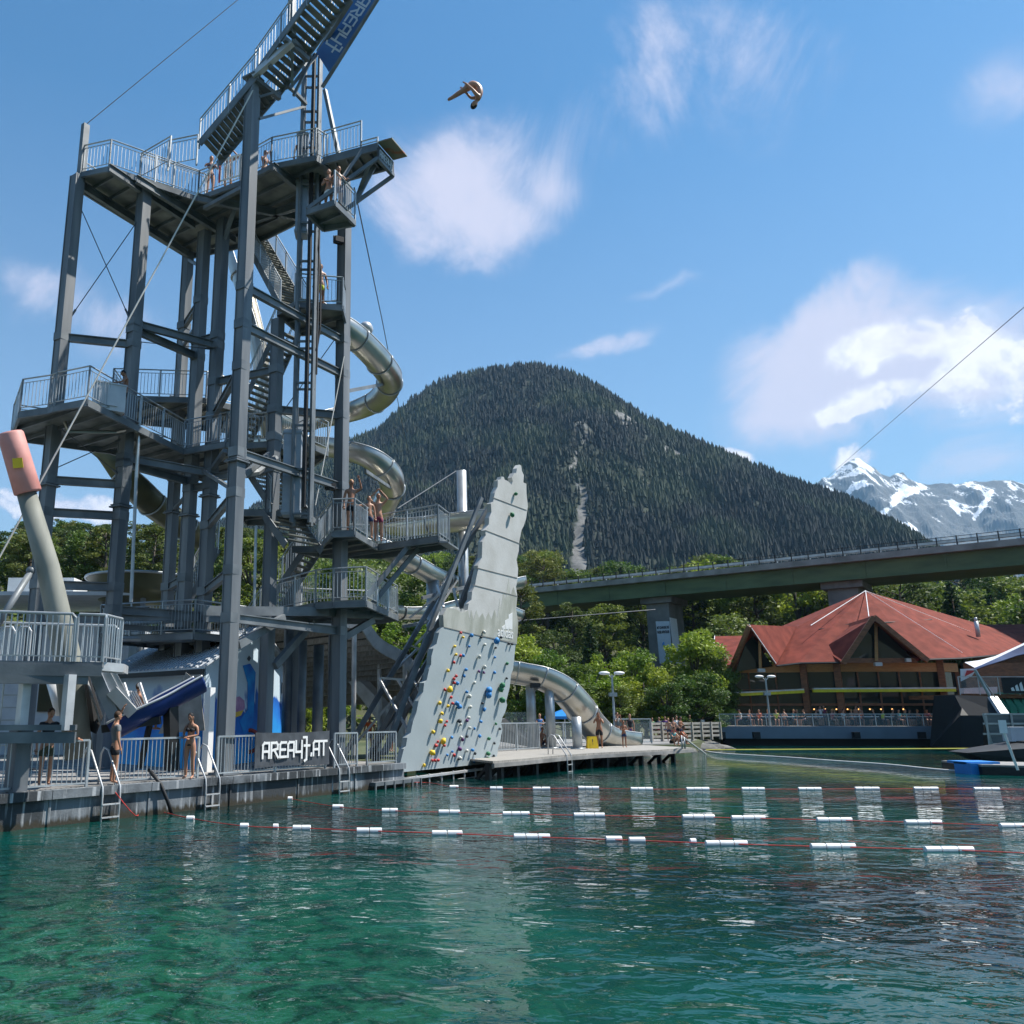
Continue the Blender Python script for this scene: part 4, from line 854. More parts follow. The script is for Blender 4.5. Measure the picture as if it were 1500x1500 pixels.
mb.bar(W(*c8(480,200))-QN*.5, W(*c8(260,790))-QN*.6, .14, .16); mb.bar(W(*c8(262,790))-QN*.6, W(*c8(90,1330))-QN*.8, .14, .2)
mb.build('spine', M['steel'], wallT)
# ================================================================ QUAY FURNITURE
def fence(s0, s1, label, back=.22, z=.8, h=1.08, name='fence', m='rail', base=None):
    t = thing(name, label, 'fence', tuple(Q(s0, back, z)), 'railings along the quay edge')
    a, b_ = Q(s0, back, z), Q(s1, back, z); L = (b_-a).length; d = (b_-a)/L; up = Vector((0,0,1))
    mb = MB(); mb.bar(a+up*h, b_+up*h, .05, .05); mb.bar(a+up*.08, b_+up*.08, .04, .04); mb.build('rail', M[m], t)
    n = max(1, round(L/1.9))
    for i in range(n+1): mb = MB(); p = a+d*L*i/n; mb.bar(p-up*.25, p+up*h, .06, .06); mb.build('fence_post', M[m], t)
    mb = MB(); nb = int(L/.13)
    for i in range(1, nb): p = a+d*L*i/nb; mb.bar(p+up*.08, p+up*h, .018, .018)
    mb.build('bars', M[m], t); return t
fence(sQ(-60,1160), sQ(134,1150), 'grey steel railing on the quay under the raised left platform')
fence(sQ(178,1145), sQ(297,1130), 'grey steel railing on the quay in front of the blue chute')
fence(sQ(326,1125), sQ(484,1110), 'grey steel railing on the quay carrying the dark lettered banner')
fence(sQ(497,1115), sQ(530,1105), 'short grey steel railing on the quay right of the dark banner')
fence(sQ(545,1105), 15.0, 'short grey steel railing beside the foot of the climbing wall')
# banner on the railing
a, b_ = Q(sQ(377,1100), .12, .95), Q(sQ(486,1100), .12, .95); mb = MB(); nseg = 14; vs = []
for k in (0, 1):
    for i in range(nseg+1):
        t = i/nseg; p = lerp(a, b_, t)+QN*(.02*math.sin(t*17)+.03*k); vs += [p+Vector((0,0,.03*math.sin(t*5))), p+Vector((0,0,.55)), p+Vector((0,0,1.02-.03*math.sin(math.pi*t)))]
W3 = 3*(nseg+1)
fs = []
for i in range(nseg):
    for j in (0, 1):
        fs.append((i*3+j, i*3+3+j, i*3+4+j, i*3+1+j)); fs.append((W3+i*3+j, W3+i*3+1+j, W3+i*3+4+j, W3+i*3+3+j))
    fs.append((i*3, W3+i*3, W3+i*3+3, i*3+3)); fs.append((i*3+2, i*3+5, W3+i*3+5, W3+i*3+2))
for e in (0, nseg): fs += [(e*3, e*3+1, W3+e*3+1, W3+e*3), (e*3+1, e*3+2, W3+e*3+2, W3+e*3+1)]
mb.add(vs, fs); bq = thing('banner', 'dark grey banner with white AREA47.AT lettering tied to the quay railing', 'banner', tuple(a))
mb.build('cloth', M['bannergrey'], bq)
L_ = (b_-a).length; dd = (b_-a).normalized()
def bt(s, t, x, size, w_, dz=0.):
    text('lettering', s, lerp(a, b_, x)+QN*.062+Vector((0,0,.5+dz)), dd, (0,0,1), size, M['white'], bq, .006, width=w_*L_, bold=.016)
wordmark('AREA47.AT', lerp(a, b_, .5)+QN*.075+Vector((0,0,.5)), dd, (0,0,1), .42, L_*.84, M['white'], bq)
# ladders
def ladder(s, label, w_=.5, zb=-.9, loc=None, dirn=None, nrm=None, ztop=.8, group='pool ladders on the quay wall'):
    p = loc or Q(s, 0, 0); dv = dirn or QD; nv = nrm or QN
    t = thing('pool_ladder', label, 'ladder', (p.x, p.y, 0), group)
    for sg in (-.5, .5):
        c = Vector((p.x, p.y, 0))+dv*sg*w_; mb = MB()
        mb.tube([c-nv*.75+Vector((0,0,ztop)), c-nv*.72+Vector((0,0,ztop+.72)), c-nv*.6+Vector((0,0,ztop+.88)), c-nv*.42+Vector((0,0,ztop+.82)), c+nv*.14+Vector((0,0,ztop-.02)), c+nv*.16+Vector((0,0,ztop-.2)), c+nv*.16+Vector((0,0,zb))], .025, 8); mb.build('stile', M['brightsteel'], t, True)
    k = 0
    for z in np.arange(ztop-.42, zb, -.3):
        c = Vector((p.x, p.y, z))+nv*.16; mb = MB(); mb.bar(c-dv*w_/2, c+dv*w_/2, .07, .03); mb.build('rung', M['brightsteel'], t)
    return t
ladder(sQ(157,1165), 'steel pool ladder on the quay wall below the raised left platform')
ladder(sQ(306,1150), 'steel pool ladder on the quay wall beside the tall front tower column')
ladder(sQ(499,1130), 'steel pool ladder on the quay wall right of the dark banner')
# end landing grating between quay and climbing wall
mb = MB(); pa_, pb_ = Q(13.2, -.25, .25), Q(15.9, -.25, .25); mb.slab([pa_, pb_, pb_-QN*1., pa_-QN*1.], (0,0,-.12))
for t in np.linspace(0, 1, 6): p = lerp(pa_, pb_, t); mb.bar(p+Vector((0,0,-.9)), p, .06, .06)
tag(mb.build('landing_stage', M['steel']), 'low steel landing stage between the quay and the climbing wall', 'landing')
mb = MB(); p = G(551,1128,.3); mb.box(p+Vector((0,0,.35)), (.35,.35,.7)); mb.tube([p+Vector((0,0,.7)), p+Vector((0,0,.95))], .06, 8)
tag(mb.build('bollard', M['rubber']), 'small black mooring bollard on the landing by the climbing wall', 'bollard')
# life ring behind the railing
mb = MB(); c = G(372,1118,.8)+Vector((-.25,.4,.75)); ring = [c+Vector((math.cos(a)*.34, 0, math.sin(a)*.38)) for a in np.linspace(0, 2*math.pi, 25)]; mb.tube(ring, .07, 8, cap=False)
lr = mb.build('life_ring', M['orange'], None, True); tag(lr, 'red-orange life ring behind the railing left of the dark banner', 'life ring'); lr.data.materials[0] = mat('life_ring_red', (.35,.05,.03), .5)
# hanging black hose over the quay edge
mb = MB(); mb.tube([Q(sQ(228,1140), .3, 1.1), Q(sQ(232,1140), -.1, .75), Q(sQ(240,1150), -.2, .3), Q(sQ(246,1160), -.22, -.05)], .05, 8)
tag(mb.build('fender_hose', M['rubber'], None, True), 'black hose hanging over the quay edge below the blue chute', 'hose')
# ---------------------------------------------------------------- raised left platform
rp = thing('raised_platform', 'raised concrete and steel platform with a grey railing at the left end of the quay', 'platform', tuple(U(70,1150,20.6)))
zR = 3.68
f0, f1, f2 = U(-80,972,19.2), U(150,972,20.2), U(182,966,20.9); f0.z = f1.z = f2.z = zR
back = Vector((-.5, 2.6, 0)); mb = MB(); mb.slab([f0, f1, f1+back, f0+back], (0,0,-.12)); 
mb.bar(f0-Vector((0,0,.2)), f1-Vector((0,0,.2)), .2, .26, 0); mb.bar(f0-Vector((0,0,.42)), f1+Vector((-.3,0,-.42)), .3, .18, 0)
mb.build('deck', M['steel'], rp)
mb = MB(); mb.slab([f1+Vector((-.3,-.02,.03)), f2, f2+back*.4, f1+back*.4], (0,0,-.2)); mb.build('gangway', M['brightsteel'], rp)
rb = MB(); up = Vector((0,0,1))
def barrail(p, q_, bars=True):
    L = (q_-p).length; m_ = MB(); m_.tube([p, p+up*1.02, lerp(p, q_, .03)+up*1.1, lerp(p, q_, .97)+up*1.1, q_+up*1.02, q_], .035, 8); m_.bar(p+up*.12, q_+up*.12, .03, .03)
    n = int(L/.125)
    for i in range(1, n): c = lerp(p, q_, i/n); m_.bar(c+up*.12, c+up*1.08, .02, .02)
    m_.build('railing', M['rail'], rp, False)
barrail(f0, lerp(f0, f1, .80)); barrail(lerp(f0, f1, .815), f1); barrail(f1, f1+Vector((.12,.9,0))); barrail(f0+back, f1+back)
for u in (8, 32):
    m_ = MB(); c = U(u, 966, 20.0); c.z = zR; m_.tube([c-Vector((.15,0,0)), c+Vector((-.15,0,.7)), c+Vector((-.08,0,.8)), c+Vector((.08,0,.8)), c+Vector((.15,0,.7)), c+Vector((.15,0,0))], .028, 8); m_.build('grab_bar', M['brightsteel'], rp)
zb = U(60,1070,19.8).z
for u in (38, 103):
    m_ = MB(); a = U(u, 990, 19.9); m_.bar((a.x, a.y, zb), (a.x, a.y, zR-.3), .2, .2); m_.build('column', M['brightsteel'], rp)
m_ = MB(); a, b_ = U(-60,1066,19.6), U(112,1060,20.); b_.z = a.z; m_.bar(a, b_, .24, .12); m_.bar(a-up*.22, b_-up*.22, .2, .24); m_.build('beam', M['steel'], rp)
m_ = MB(); a = U(29, 1090, 20.2); m_.bar((a.x, a.y, .5), (a.x, a.y, zb), .38, .36); m_.build('column', M['post'], rp)
m_ = MB(); a = U(6,1000,21.5); 
for dx in (0, .42): m_.bar(a+Vector((dx,0,-2)), a+Vector((dx,0,.2)), .03, .03)
for k in range(7): m_.bar(a+Vector((0,0,-k*.3)), a+Vector((.42,0,-k*.3)), .03, .03)
m_.build('ladder', M['rail'], rp)
# leaning pole with pink sleeve
lpz = thing('leaning_pole', 'thick leaning concrete-grey pole with a pink sleeve on top rising from the raised left platform', 'pole', tuple(U(118,1120,22.8)))
pa_, pm, pt = U(116,1110,23.2), U(62,790,22.6), U(38,722,22.4); mb = MB(); mb.tube([pa_, U(98,960,23.), U(70,830,22.7), U(37,716,22.4)], [.36,.35,.30,.25], 24); mb.build('shaft', M['pole'], lpz, True)
ax = (U(15,632,22.)-U(40,724,22.4)); p0 = U(41,722,22.4); p1 = U(15,634,22.); mb = MB()
mb.tube([p0, p0+ax*.02, p1-ax*.03, p1, p1+ax*.005], [.33,.36,.34,.31,.05], 28); mb.build('sleeve', M['pink'], lpz, True)
c = lerp(p0, p1, .42); mb = MB(); tdir = Vector((.18,-1,0)).normalized(); cc = c+Vector((.1,-.385,0)); mb.slab([cc+Vector((-.12,0,-.13)), cc+Vector((.14,.03,-.10)), cc+Vector((.08,.03,.17)), cc+Vector((-.17,0,.15))], (0,-.012,0)); mb.build('sticker', M['yellow'], lpz)
mb = MB(); mb.tube([U(45,838,22.4), U(-10,925,21.5)], .09, 10); mb.ball(U(45,836,22.4), .12); mb.build('prop', M['steel'], lpz, True)
# ---------------------------------------------------------------- catapult chute
ch = thing('blue_chute', 'dark blue half-pipe chute tilted up to the right behind the quay railing', 'chute', tuple(U(215,1080,23.6)))
chute([U(160,1062,23.2), U(190,1046,23.3), U(222,1030,23.5), U(256,1012,23.8), U(291,993,24.1)], .44, open_a=84, m='blueplastic', rings=200, start=900, rim=.035, name='trough', parent=ch)
mb = MB(); mb.bar(U(150,1068,23.2), U(235,1055,23.4), .3, .2); mb.bar(U(200,1064,23.5), U(238,1032,23.6), .14, .14); mb.bar(U(222,1050,23.5), U(205,1125,23.7), .12, .12); mb.bar(U(250,1035,23.6), U(252,1128,23.9), .28, .3); mb.build('frame', M['rubber'], ch)
lf = thing('launch_lift', 'grey inclined lift carriage with rails standing left of the blue chute', 'lift', tuple(U(150,1060,23)))
for (u0,v0,u1,v1,w_,m_) in ((140,984,170,1052,.55,'liftgrey'),(152,984,186,1048,.2,'brightsteel'),(160,984,192,1046,.06,'rail'),(165,1012,196,1046,.5,'brightsteel')):
    mb = MB(); mb.bar(U(u0,v0,23.0), U(u1,v1,23.1), w_, .3); mb.build('carriage', M[m_], lf)
mb = MB(); a, b_ = U(178,1012,23.3), U(196,1046,23.2)
for dx in (0., .42): mb.tube([a+Vector((dx,.1,.15)), a+Vector((dx+.05,0,.2)), b_+Vector((dx*1,0,0))], .05, 8)
for dx in np.arange(.06, .4, .06): mb.bar(a+Vector((dx,.02,0)), b_+Vector((dx,.02,0)), .045, .02)
mb.build('seat', M['brightsteel'], lf)
mb = MB(); mb.slab([U(112,990,23.6), U(128,985,23.6), U(150,1050,23.4), U(140,1075,23.2), U(108,1060,23.4)], (0,.08,0)); mb.build('mat_panel', M['rubber'], lf)
mb = MB(); mb.tube([U(126,992,23.3), U(138,1030,23.2), U(148,1062,23.2)], .03, 6); mb.build('handrail', M['brightsteel'], lf)
mb = MB(); mb.tube([U(84,1000,23.8), U(88,1048,23.8)], [.28,.12], 16); tag(mb.build('white_funnel', M['white'], None, True), 'white tapered funnel bin under the raised left platform', 'funnel')
# ---------------------------------------------------------------- low white buildings at the left
lb = thing('pool_building', 'low white flat-roofed pool building behind the raised left platform', 'building', tuple(U(60,900,40)))
mb = MB(); a = U(-40,905,36); b_ = U(150,905,40); mb.box(((a.x+b_.x)/2, 40, 3.2), (8,4,6.2)); mb.build('wall', M['roofwhite'], lb)
mb = MB(); t = U(60,878,38).z; mb.box(((a.x+b_.x)/2, 39, t), (9,6,.16)); mb.build('roof', M['roofwhite'], lb)
mb = MB(); a = U(10,862,42); b_ = U(128,872,44); mb.box(((a.x+b_.x)/2-.2, 43.5, (a.z+b_.z)/2), (b_.x-a.x, 2, 1.3)); mb.build('roof_unit', M['white'], lb)
for i in range(3): mb = MB(); mb.box((-14.5+i*2.2, 37.95, 3.2), (1.5,.08,1.2)); mb.build('window', M['glass'], lb)
# ---------------------------------------------------------------- mural hut
hut = thing('mural_hut', 'small hut with a blue underwater mural and pale corrugated roof among the tower columns', 'hut', tuple(U(300,1090,31)))
C0 = U(300,963,27.9); C0.z = 0; Lh = U(168,985,31.8); Lh.z = 0; Rh = U(428,965,36.5); Rh.z = 0
Bh = Lh+(Rh-C0); ze = 4.0
def muralmat():
    m = bpy.data.materials.new('sea_mural'); m.use_nodes = True; nt = m.node_tree; b = nt.nodes['Principled BSDF']; b.inputs['Roughness'].default_value = .6
    tc = nt.nodes.new('ShaderNodeTexCoord'); s = nt.nodes.new('ShaderNodeSeparateXYZ'); nt.links.new(tc.outputs['Object'], s.inputs[0])
    n = nt.nodes.new('ShaderNodeTexNoise'); n.inputs['Scale'].default_value = .55; n.inputs['Detail'].default_value = 3; n.inputs['Distortion'].default_value = 1.2; nt.links.new(tc.outputs['Object'], n.inputs[0])
    ma = nt.nodes.new('ShaderNodeMath'); ma.operation = 'MULTIPLY_ADD'; nt.links.new(n.outputs[0], ma.inputs[0]); ma.inputs[1].default_value = 3.2; nt.links.new(s.outputs[2], ma.inputs[2])
    mr = nt.nodes.new('ShaderNodeMapRange'); nt.links.new(ma.outputs[0], mr.inputs[0]); mr.inputs[1].default_value = 1.2; mr.inputs[2].default_value = 6.5
    cr = nt.nodes.new('ShaderNodeValToRGB'); nt.links.new(mr.outputs[0], cr.inputs[0]); e = cr.color_ramp.elements; e[0].position = 0; e[0].color = (.03,.5,.75,1); e[1].position = .66; e[1].color = (.5,.62,.72,1)
    for p, c in ((.3,(.02,.33,.75,1)),(.5,(.01,.17,.6,1)),(.62,(.005,.09,.42,1))): x = e.new(p); x.color = c
    nt.links.new(cr.outputs[0], b.inputs['Base Color']); return m
M['mural'] = muralmat()
mb = MB(); mb.slab([C0+up*.8, Lh+up*.8, Lh+up*ze, C0+up*ze], (Rh-C0).normalized()*.15); mb.build('wall', M['mural'], hut)
rid = 5.5; mC = (C0+Rh)/2; mL = (Lh+Bh)/2
mb = MB(); mb.slab([C0+up*.8, Rh+up*.8, Rh+up*ze, mC+up*rid, C0+up*ze], (Lh-C0).normalized()*.15); gw = mb.build('gable_wall', M['mural'], hut)
ov = (C0-Lh).normalized()*.35; od = (C0-Rh).normalized()*.5
for (e0, e1, r0, r1, dn) in ((Lh, C0, mL, mC, od), (Bh, Rh, mL, mC, -od)):
    mb = MB(); P0, P1, P2, P3 = e0-ov+dn+up*(ze-.12), e1+ov+dn+up*(ze-.12), r1+ov+up*(rid+.1), r0-ov+up*(rid+.1); mb.slab([P0, P1, P2, P3], (0,0,.05))
    L = (P1-P0).length; n = int(L/.22)
    for i in range(n+1): mb.bar(lerp(P0, P1, i/n)+up*.07, lerp(P3, P2, i/n)+up*.07, .07, .05)
    rf = mb.build('roof', M['roofwhite'], hut)
    mb = MB(); mb.bar(P0-up*.08, P1-up*.08, .06, .16); mb.build('gutter', M['rubber'], rf)
# mural creature and vent
gn = (C0-Lh).normalized(); gd = (Rh-C0).normalized()
def gp(u, v, off=.02):
    n_ = Vector((gd.y, -gd.x, 0)); a, y, w_ = ray(u, v); d = Vector((a, y, w_)); o = Vector((0,0,CH)); t = (C0-o).dot(n_)/d.dot(n_); q_ = o+d*t; sgn = 1 if n_.dot(-d) > 0 else -1; return q_+n_*sgn*off
def patch(l, m_, off, name='painted_shape'):
    pts = [gp(u, v, off) for u, v in l]; mb = MB(); n_ = Vector((gd.y, -gd.x, 0)); mb.slab(pts, n_*.003); return mb.build(name, m_, gw)
patch([(339,1032),(343,1022),(350,1020),(357,1026),(358,1036),(354,1044),(346,1048),(340,1042)], mat('mural_lilac', (.30,.14,.32), .7, scale=4, c2=(.5,.3,.45)), .02)
patch([(338,1040),(345,1043),(356,1040),(352,1048),(341,1052)], mat('mural_yellow', (.7,.45,.06), .7, scale=4), .026)
patch([(355,975),(366,972),(374,985),(370,1060),(356,1072),(350,1056),(362,1040),(362,1000)], mat('mural_blue', (.005,.1,.5), .7, scale=2, c2=(.01,.3,.7)), .014)
patch([(412,1000),(422,1000),(422,1016),(412,1016)], M['darktext'], .02, 'window')
patch([(361,965),(364,960),(367,964),(364,969)], M['darktext'], .02, 'vent')
# boarded screen and steel box by the chute
mb = MB(); mb.slab([U(232,1075,26), U(300,1070,26), U(292,1000,26), U(272,985,26)], (0,.06,0)); tag(mb.build('board_screen', M['woodgrey']), 'leaning grey boarded screen behind the blue chute', 'screen')
mb = MB(); c = U(307,1030,27); mb.bar((c.x, c.y, .8), (c.x, c.y, 3.3), .26, .2); tag(mb.build('cable_duct', M['white']), 'white vertical duct beside the tall front column', 'duct')
# ================================================================ WAVY CANOPY
cn = thing('wavy_canopy', 'large wavy grey canopy roof on steel posts behind the tower foot', 'canopy', tuple(U(570,1090,38)))
prof = [(420,896),(455,898),(500,903),(530,905),(541,920),(552,934),(566,944),(582,952),(596,962),(606,974),(616,986),(630,998),(655,1010)]
ed = [U(u, v, 37+i*.25) for i, (u, v) in enumerate(prof)]; ed = catmull(ed, 3)
sw = Vector((-7.5, 5.5, -.4)); mb = MB()
for a, b_ in zip(ed, ed[1:]): mb.slab([a, b_, b_+sw, a+sw], (0,0,-.06))
mb.build('roof', mat('canopy_sheet', (.10,.10,.095), .6, .1, scale=1), cn)
mb = MB()
for a, b_ in zip(ed, ed[1:]): mb.bar(a-up*.22, b_-up*.22, .08, .55)
mb.build('verge', M['brightsteel'], cn)
for i in range(2, len(ed), 2): mb = MB(); mb.ibeam(ed[i]-up*.3+sw*.02, ed[i]+sw-up*.3, .14, .26); mb.build('purlin', M['woodgrey'], cn)
for (u, v0, Y) in ((519,928,37.5),(593,965,38.6),(556,940,40),(500,910,41)):
    p = U(u, v0, Y); mb = MB(); mb.tube([(p.x, p.y, .8), p], .11, 10); mb.build('column', M['brightsteel'], cn)
mb = MB(); mb.slab([U(528,998,41), U(540,996,41), U(618,1085,39), U(630,1100,38.5), U(606,1100,39)], (-.6,.5,0)); mb.build('raking_fin', M['brightsteel'], cn)
# ================================================================ VIADUCT
br = thing('viaduct', 'long grey-green road viaduct crossing the wooded slope behind the red-roofed restaurant', 'bridge', (43, 108, 4))
BL, BR_ = Vector((19.4,127,20.4)), Vector((67.3,88.7,20.4)); bd = (BR_-BL).normalized(); bn_ = Vector((-bd.y, bd.x, 0)); BA, BB = BL-bd*70, BR_+bd*45
def alongb(s, off, z): return BL+bd*s+bn_*off+Vector((0,0,z))
sA, sB = -70, (BR_-BL).length+45
mb = MB(); c0_ = alongb(sA, 5.5, -.25); c1_ = alongb(sB, 5.5, -.25); mb.bar(c0_, c1_, 11.4, .42); mb.build('deck', M['parapet'], br)
mb = MB(); mb.bar(alongb(sA, .0, .08), alongb(sB, .0, .08), .35, .36); mb.build('kerb_beam', M['parapet'], br)
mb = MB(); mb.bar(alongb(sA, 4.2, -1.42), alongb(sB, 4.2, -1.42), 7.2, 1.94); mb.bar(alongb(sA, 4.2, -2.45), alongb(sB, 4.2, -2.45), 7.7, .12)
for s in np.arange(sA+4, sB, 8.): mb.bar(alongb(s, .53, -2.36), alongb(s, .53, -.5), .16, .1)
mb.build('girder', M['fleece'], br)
mb = MB()
for s in np.arange(sA, sB, 1.9): mb.bar(alongb(s, 0, .2), alongb(s, 0, 1.32), .12, .12)
for z in (.55, .9, 1.25): mb.bar(alongb(sA, 0, z), alongb(sB, 0, z), .05, .05)
mb.build('railing', M['rubber'], br)
mb = MB(); mb.bar(alongb(sA, .9, .85), alongb(sB, .9, .85), .1, .42)
for s in np.arange(sA, sB, 3.8): mb.bar(alongb(s, .95, 0), alongb(s, .95, .75), .12, .12)
mb.build('guard_rail', M['brightsteel'], br)
def bridge_s(u):
    a, y, _ = ray(u, 880); r = a/y; p = alongb(0, 4, 0)
    return (r*p.y-p.x)/(bd.x-r*bd.y)
for u, w_ in ((972, 3.1), (1242, 3.3), (640, 3.1)):
    s = bridge_s(u); p = alongb(s, 4.2, 0); zt = p.z-2.5; mb = MB()
    ang = math.atan2(bd.y, bd.x); mb.box((p.x, p.y, (zt-2)/2), (w_, 5.2, zt+2), ang); mb.box((p.x, p.y, zt-.4), (w_+1.2, 6.2, .8), ang); pier = mb.build('pier', M['concrete2'], br)
    if u == 972:
        f = p-bn_*2.66; W2 = w_*.36
        mb = MB(); q0, q1 = f+bd*(-.35)+Vector((0,0,0)), f+bd*1.55
        zt_, zb_ = U(975,910,f.y).z, U(975,972,f.y).z
        a, b_, c, d = [Vector((q.x, q.y, z)) for q, z in ((q0, zt_), (q1, zt_-.1), (q1+bd*-.05, zb_), (q0+bd*.15, zb_))]
        mb.slab([a, b_, c, d], -bn_*.06); pbn = mb.build('pier_banner', M['bannerpale'], pier)
        mb = MB(); mb.slab([b_+bd*.02+Vector((0,0,.5)), b_+bd*.05+bn_*2.4+Vector((0,0,.5)), c+bd*.3+bn_*2.4, c+bd*.3], bd*.05); mb.build('side_banner', M['bannerside'], pier)
        cc = (a+b_)/2-bn_*.08
        text('lettering', 'MIT SCHWUNG INS', cc-Vector((0,0,.85)), bd, (0,0,1), .5, M['darktext'], pbn, .01, width=1.65, bold=.02)
        text('lettering', 'NASSE ABENTEUER', cc-Vector((0,0,1.45)), bd, (0,0,1), .5, M['darktext'], pbn, .01, width=1.65, bold=.02)
        mb = MB(); mb.ball(cc-Vector((0,0,3.1)), (.25,.02,.35)); mb.build('emblem', M['bluelight'], pbn)
cable('footbridge_cable', 'faint grey suspension footbridge, drawn as one cable, in front of the dark trees', 'cable', [U(690,915,100), U(960,893,102)], .07, M['cable'])  # single stand-in cable for a distant suspension footbridge
# ================================================================ TREES
def leafmesh(name, cen, sz, m, flat=.0, nrm=None):
    n = len(cen); d1 = rng.normal(size=(n,3)); d1 /= np.linalg.norm(d1, axis=1)[:,None]
    if nrm is not None: d1 = d1*(1-flat)+nrm*flat; d1 /= np.linalg.norm(d1, axis=1)[:,None]
    t = rng.normal(size=(n,3)); a = np.cross(d1, t); a /= np.linalg.norm(a, axis=1)[:,None]; b = np.cross(d1, a)
    s = (sz*rng.uniform(.6,1.35,n))[:,None]; a *= s; b *= s*.62
    V = np.stack([cen-a, cen-b*.9, cen+a, cen+b*.9], 1).reshape(-1,3)
    me = bpy.data.meshes.new(name); me.vertices.add(4*n); me.vertices.foreach_set('co', V.ravel().astype('f4')); me.loops.add(4*n); me.loops.foreach_set('vertex_index', np.arange(4*n, dtype='i4'))
    me.polygons.add(n); me.polygons.foreach_set('loop_start', np.arange(0, 4*n, 4, dtype='i4')); me.polygons.foreach_set('loop_total', np.full(n, 4, 'i4')); me.update(calc_edges=True); me.materials.append(M[m])
    o = bpy.data.objects.new(name, me); col.objects.link(o); return o
def proto(kind, m, seed, label, cat, name):
    """unit tree, 10 m tall, standing at the origin: trunk with limbs, crown of separate leaf clumps"""
    g = np.random.default_rng(seed); random.seed(seed); t = thing(name, label, cat); mb = MB(); pts = []; H_ = 10.
    if kind == 'broad':
        mb.tube([(0,0,-.6),(.1,0,1.5),(0,.15,3.5),(.2,.1,6),(.1,0,8.5)], [.26,.2,.16,.1,.04], 7)
        nb = 58
        for i in range(nb):
            z = 1.0+8.4*g.random()**.85; rad = 2.9*math.sqrt(max(.04, 1-((z-4.6)/5.5)**2))*g.uniform(.45,1.08); a = g.uniform(0, 6.28); c = np.array([rad*math.cos(a), rad*math.sin(a), z])
            if i % 3 == 0: mb.tube([(0,0,z*.6), tuple(c*.6+np.array([0,0,z*.35])), tuple(c)], [.09,.05,.02], 5)
            r = g.uniform(.55,1.15); n_ = int(135*r); q = g.normal(size=(n_,3)); q /= np.linalg.norm(q, axis=1)[:,None]; q *= (r*g.random(n_)**.4)[:,None]; q[:,2] *= .75; pts.append(c+q)
        cen = np.concatenate(pts); cr = leafmesh('crown', cen, .17, m)
    elif kind == 'spruce':
        mb.tube([(0,0,-.6),(0,0,9.6)], [.2,.03], 7)
        for z in np.arange(.9, 9.8, .33):
            R_ = 2.15*(1-z/10)**.85+.08; nbr = int(5+R_*4)
            for k in range(nbr):
                a = g.uniform(0, 6.28); L = R_*g.uniform(.65,1.1); n_ = int(10+L*22); s = g.random(n_)**.7*L
                x = s*math.cos(a)+g.normal(size=n_)*.07*(1+s*.6); y = s*math.sin(a)+g.normal(size=n_)*.07*(1+s*.6); zz = z-s*.33+g.normal(size=n_)*.06-.1*g.random(n_)
                pts.append(np.stack([x, y, zz], 1))
        cen = np.concatenate(pts); cr = leafmesh('crown', cen, .13, m)
    else:  # pine: bare trunk, flat rounded clumps
        mb.tube([(0,0,-.6),(.15,.05,3),(-.1,.1,6),(.05,0,9)], [.22,.17,.12,.04], 7)
        for i in range(34):
            z = g.uniform(3.2, 9.6); rad = (2.3*math.sqrt(max(.05, 1-((z-6.6)/3.9)**2)))*g.uniform(.3,1.05); a = g.uniform(0, 6.28); c = np.array([rad*math.cos(a), rad*math.sin(a), z])
            mb.tube([(0,0,z-.7), tuple(c)], [.06,.02], 5)
            r = g.uniform(.5,.95); n_ = int(150*r); q = g.normal(size=(n_,3)); q /= np.linalg.norm(q, axis=1)[:,None]; q *= (r*g.random(n_)**.4)[:,None]; q[:,2] *= .5; pts.append(c+q)
        cen = np.concatenate(pts); cr = leafmesh('crown', cen, .14, m)
    attach(cr, t); mb.build('trunk', M['bark'], t, True); return t
protos = {}
spec = {'bright':[('broad','leaf_bright',11),('broad','leaf_bright',12),('broad','leaf_bright',13)], 'mid':[('broad','leaf_mid',21),('broad','leaf_mid',22)], 'spruce':[('spruce','needle',31),('spruce','needle',32),('spruce','pine',33)], 'pine':[('pine','pine',41),('pine','pine',42),('pine','needle',43)]}
nm = {'bright':'leafy_tree','mid':'broadleaf_tree','spruce':'spruce_tree','pine':'pine_tree'}
used_p = {}
def plant(kind, x, y, h, label, group, z=None, wd=1.):
    i = random.randrange(len(spec[kind])); key = (kind, i)
    if key not in protos:
        st = random.getstate(); k, m, sd_ = spec[kind][i]; protos[key] = proto(k, m, sd_, label, 'tree', nm[kind]); random.setstate(st); note_kids(); t = protos[key]
    else: t = copy_tree(protos[key])
    s = h/10.; t.location = (x, y, (hz(x, y) if z is None else z)); t.scale = (s*wd, s*wd, s); t.rotation_euler = (0, 0, random.uniform(0, 6.28)); t['label'] = label; t['group'] = group; t['category'] = 'tree'; return t
random.seed(5)
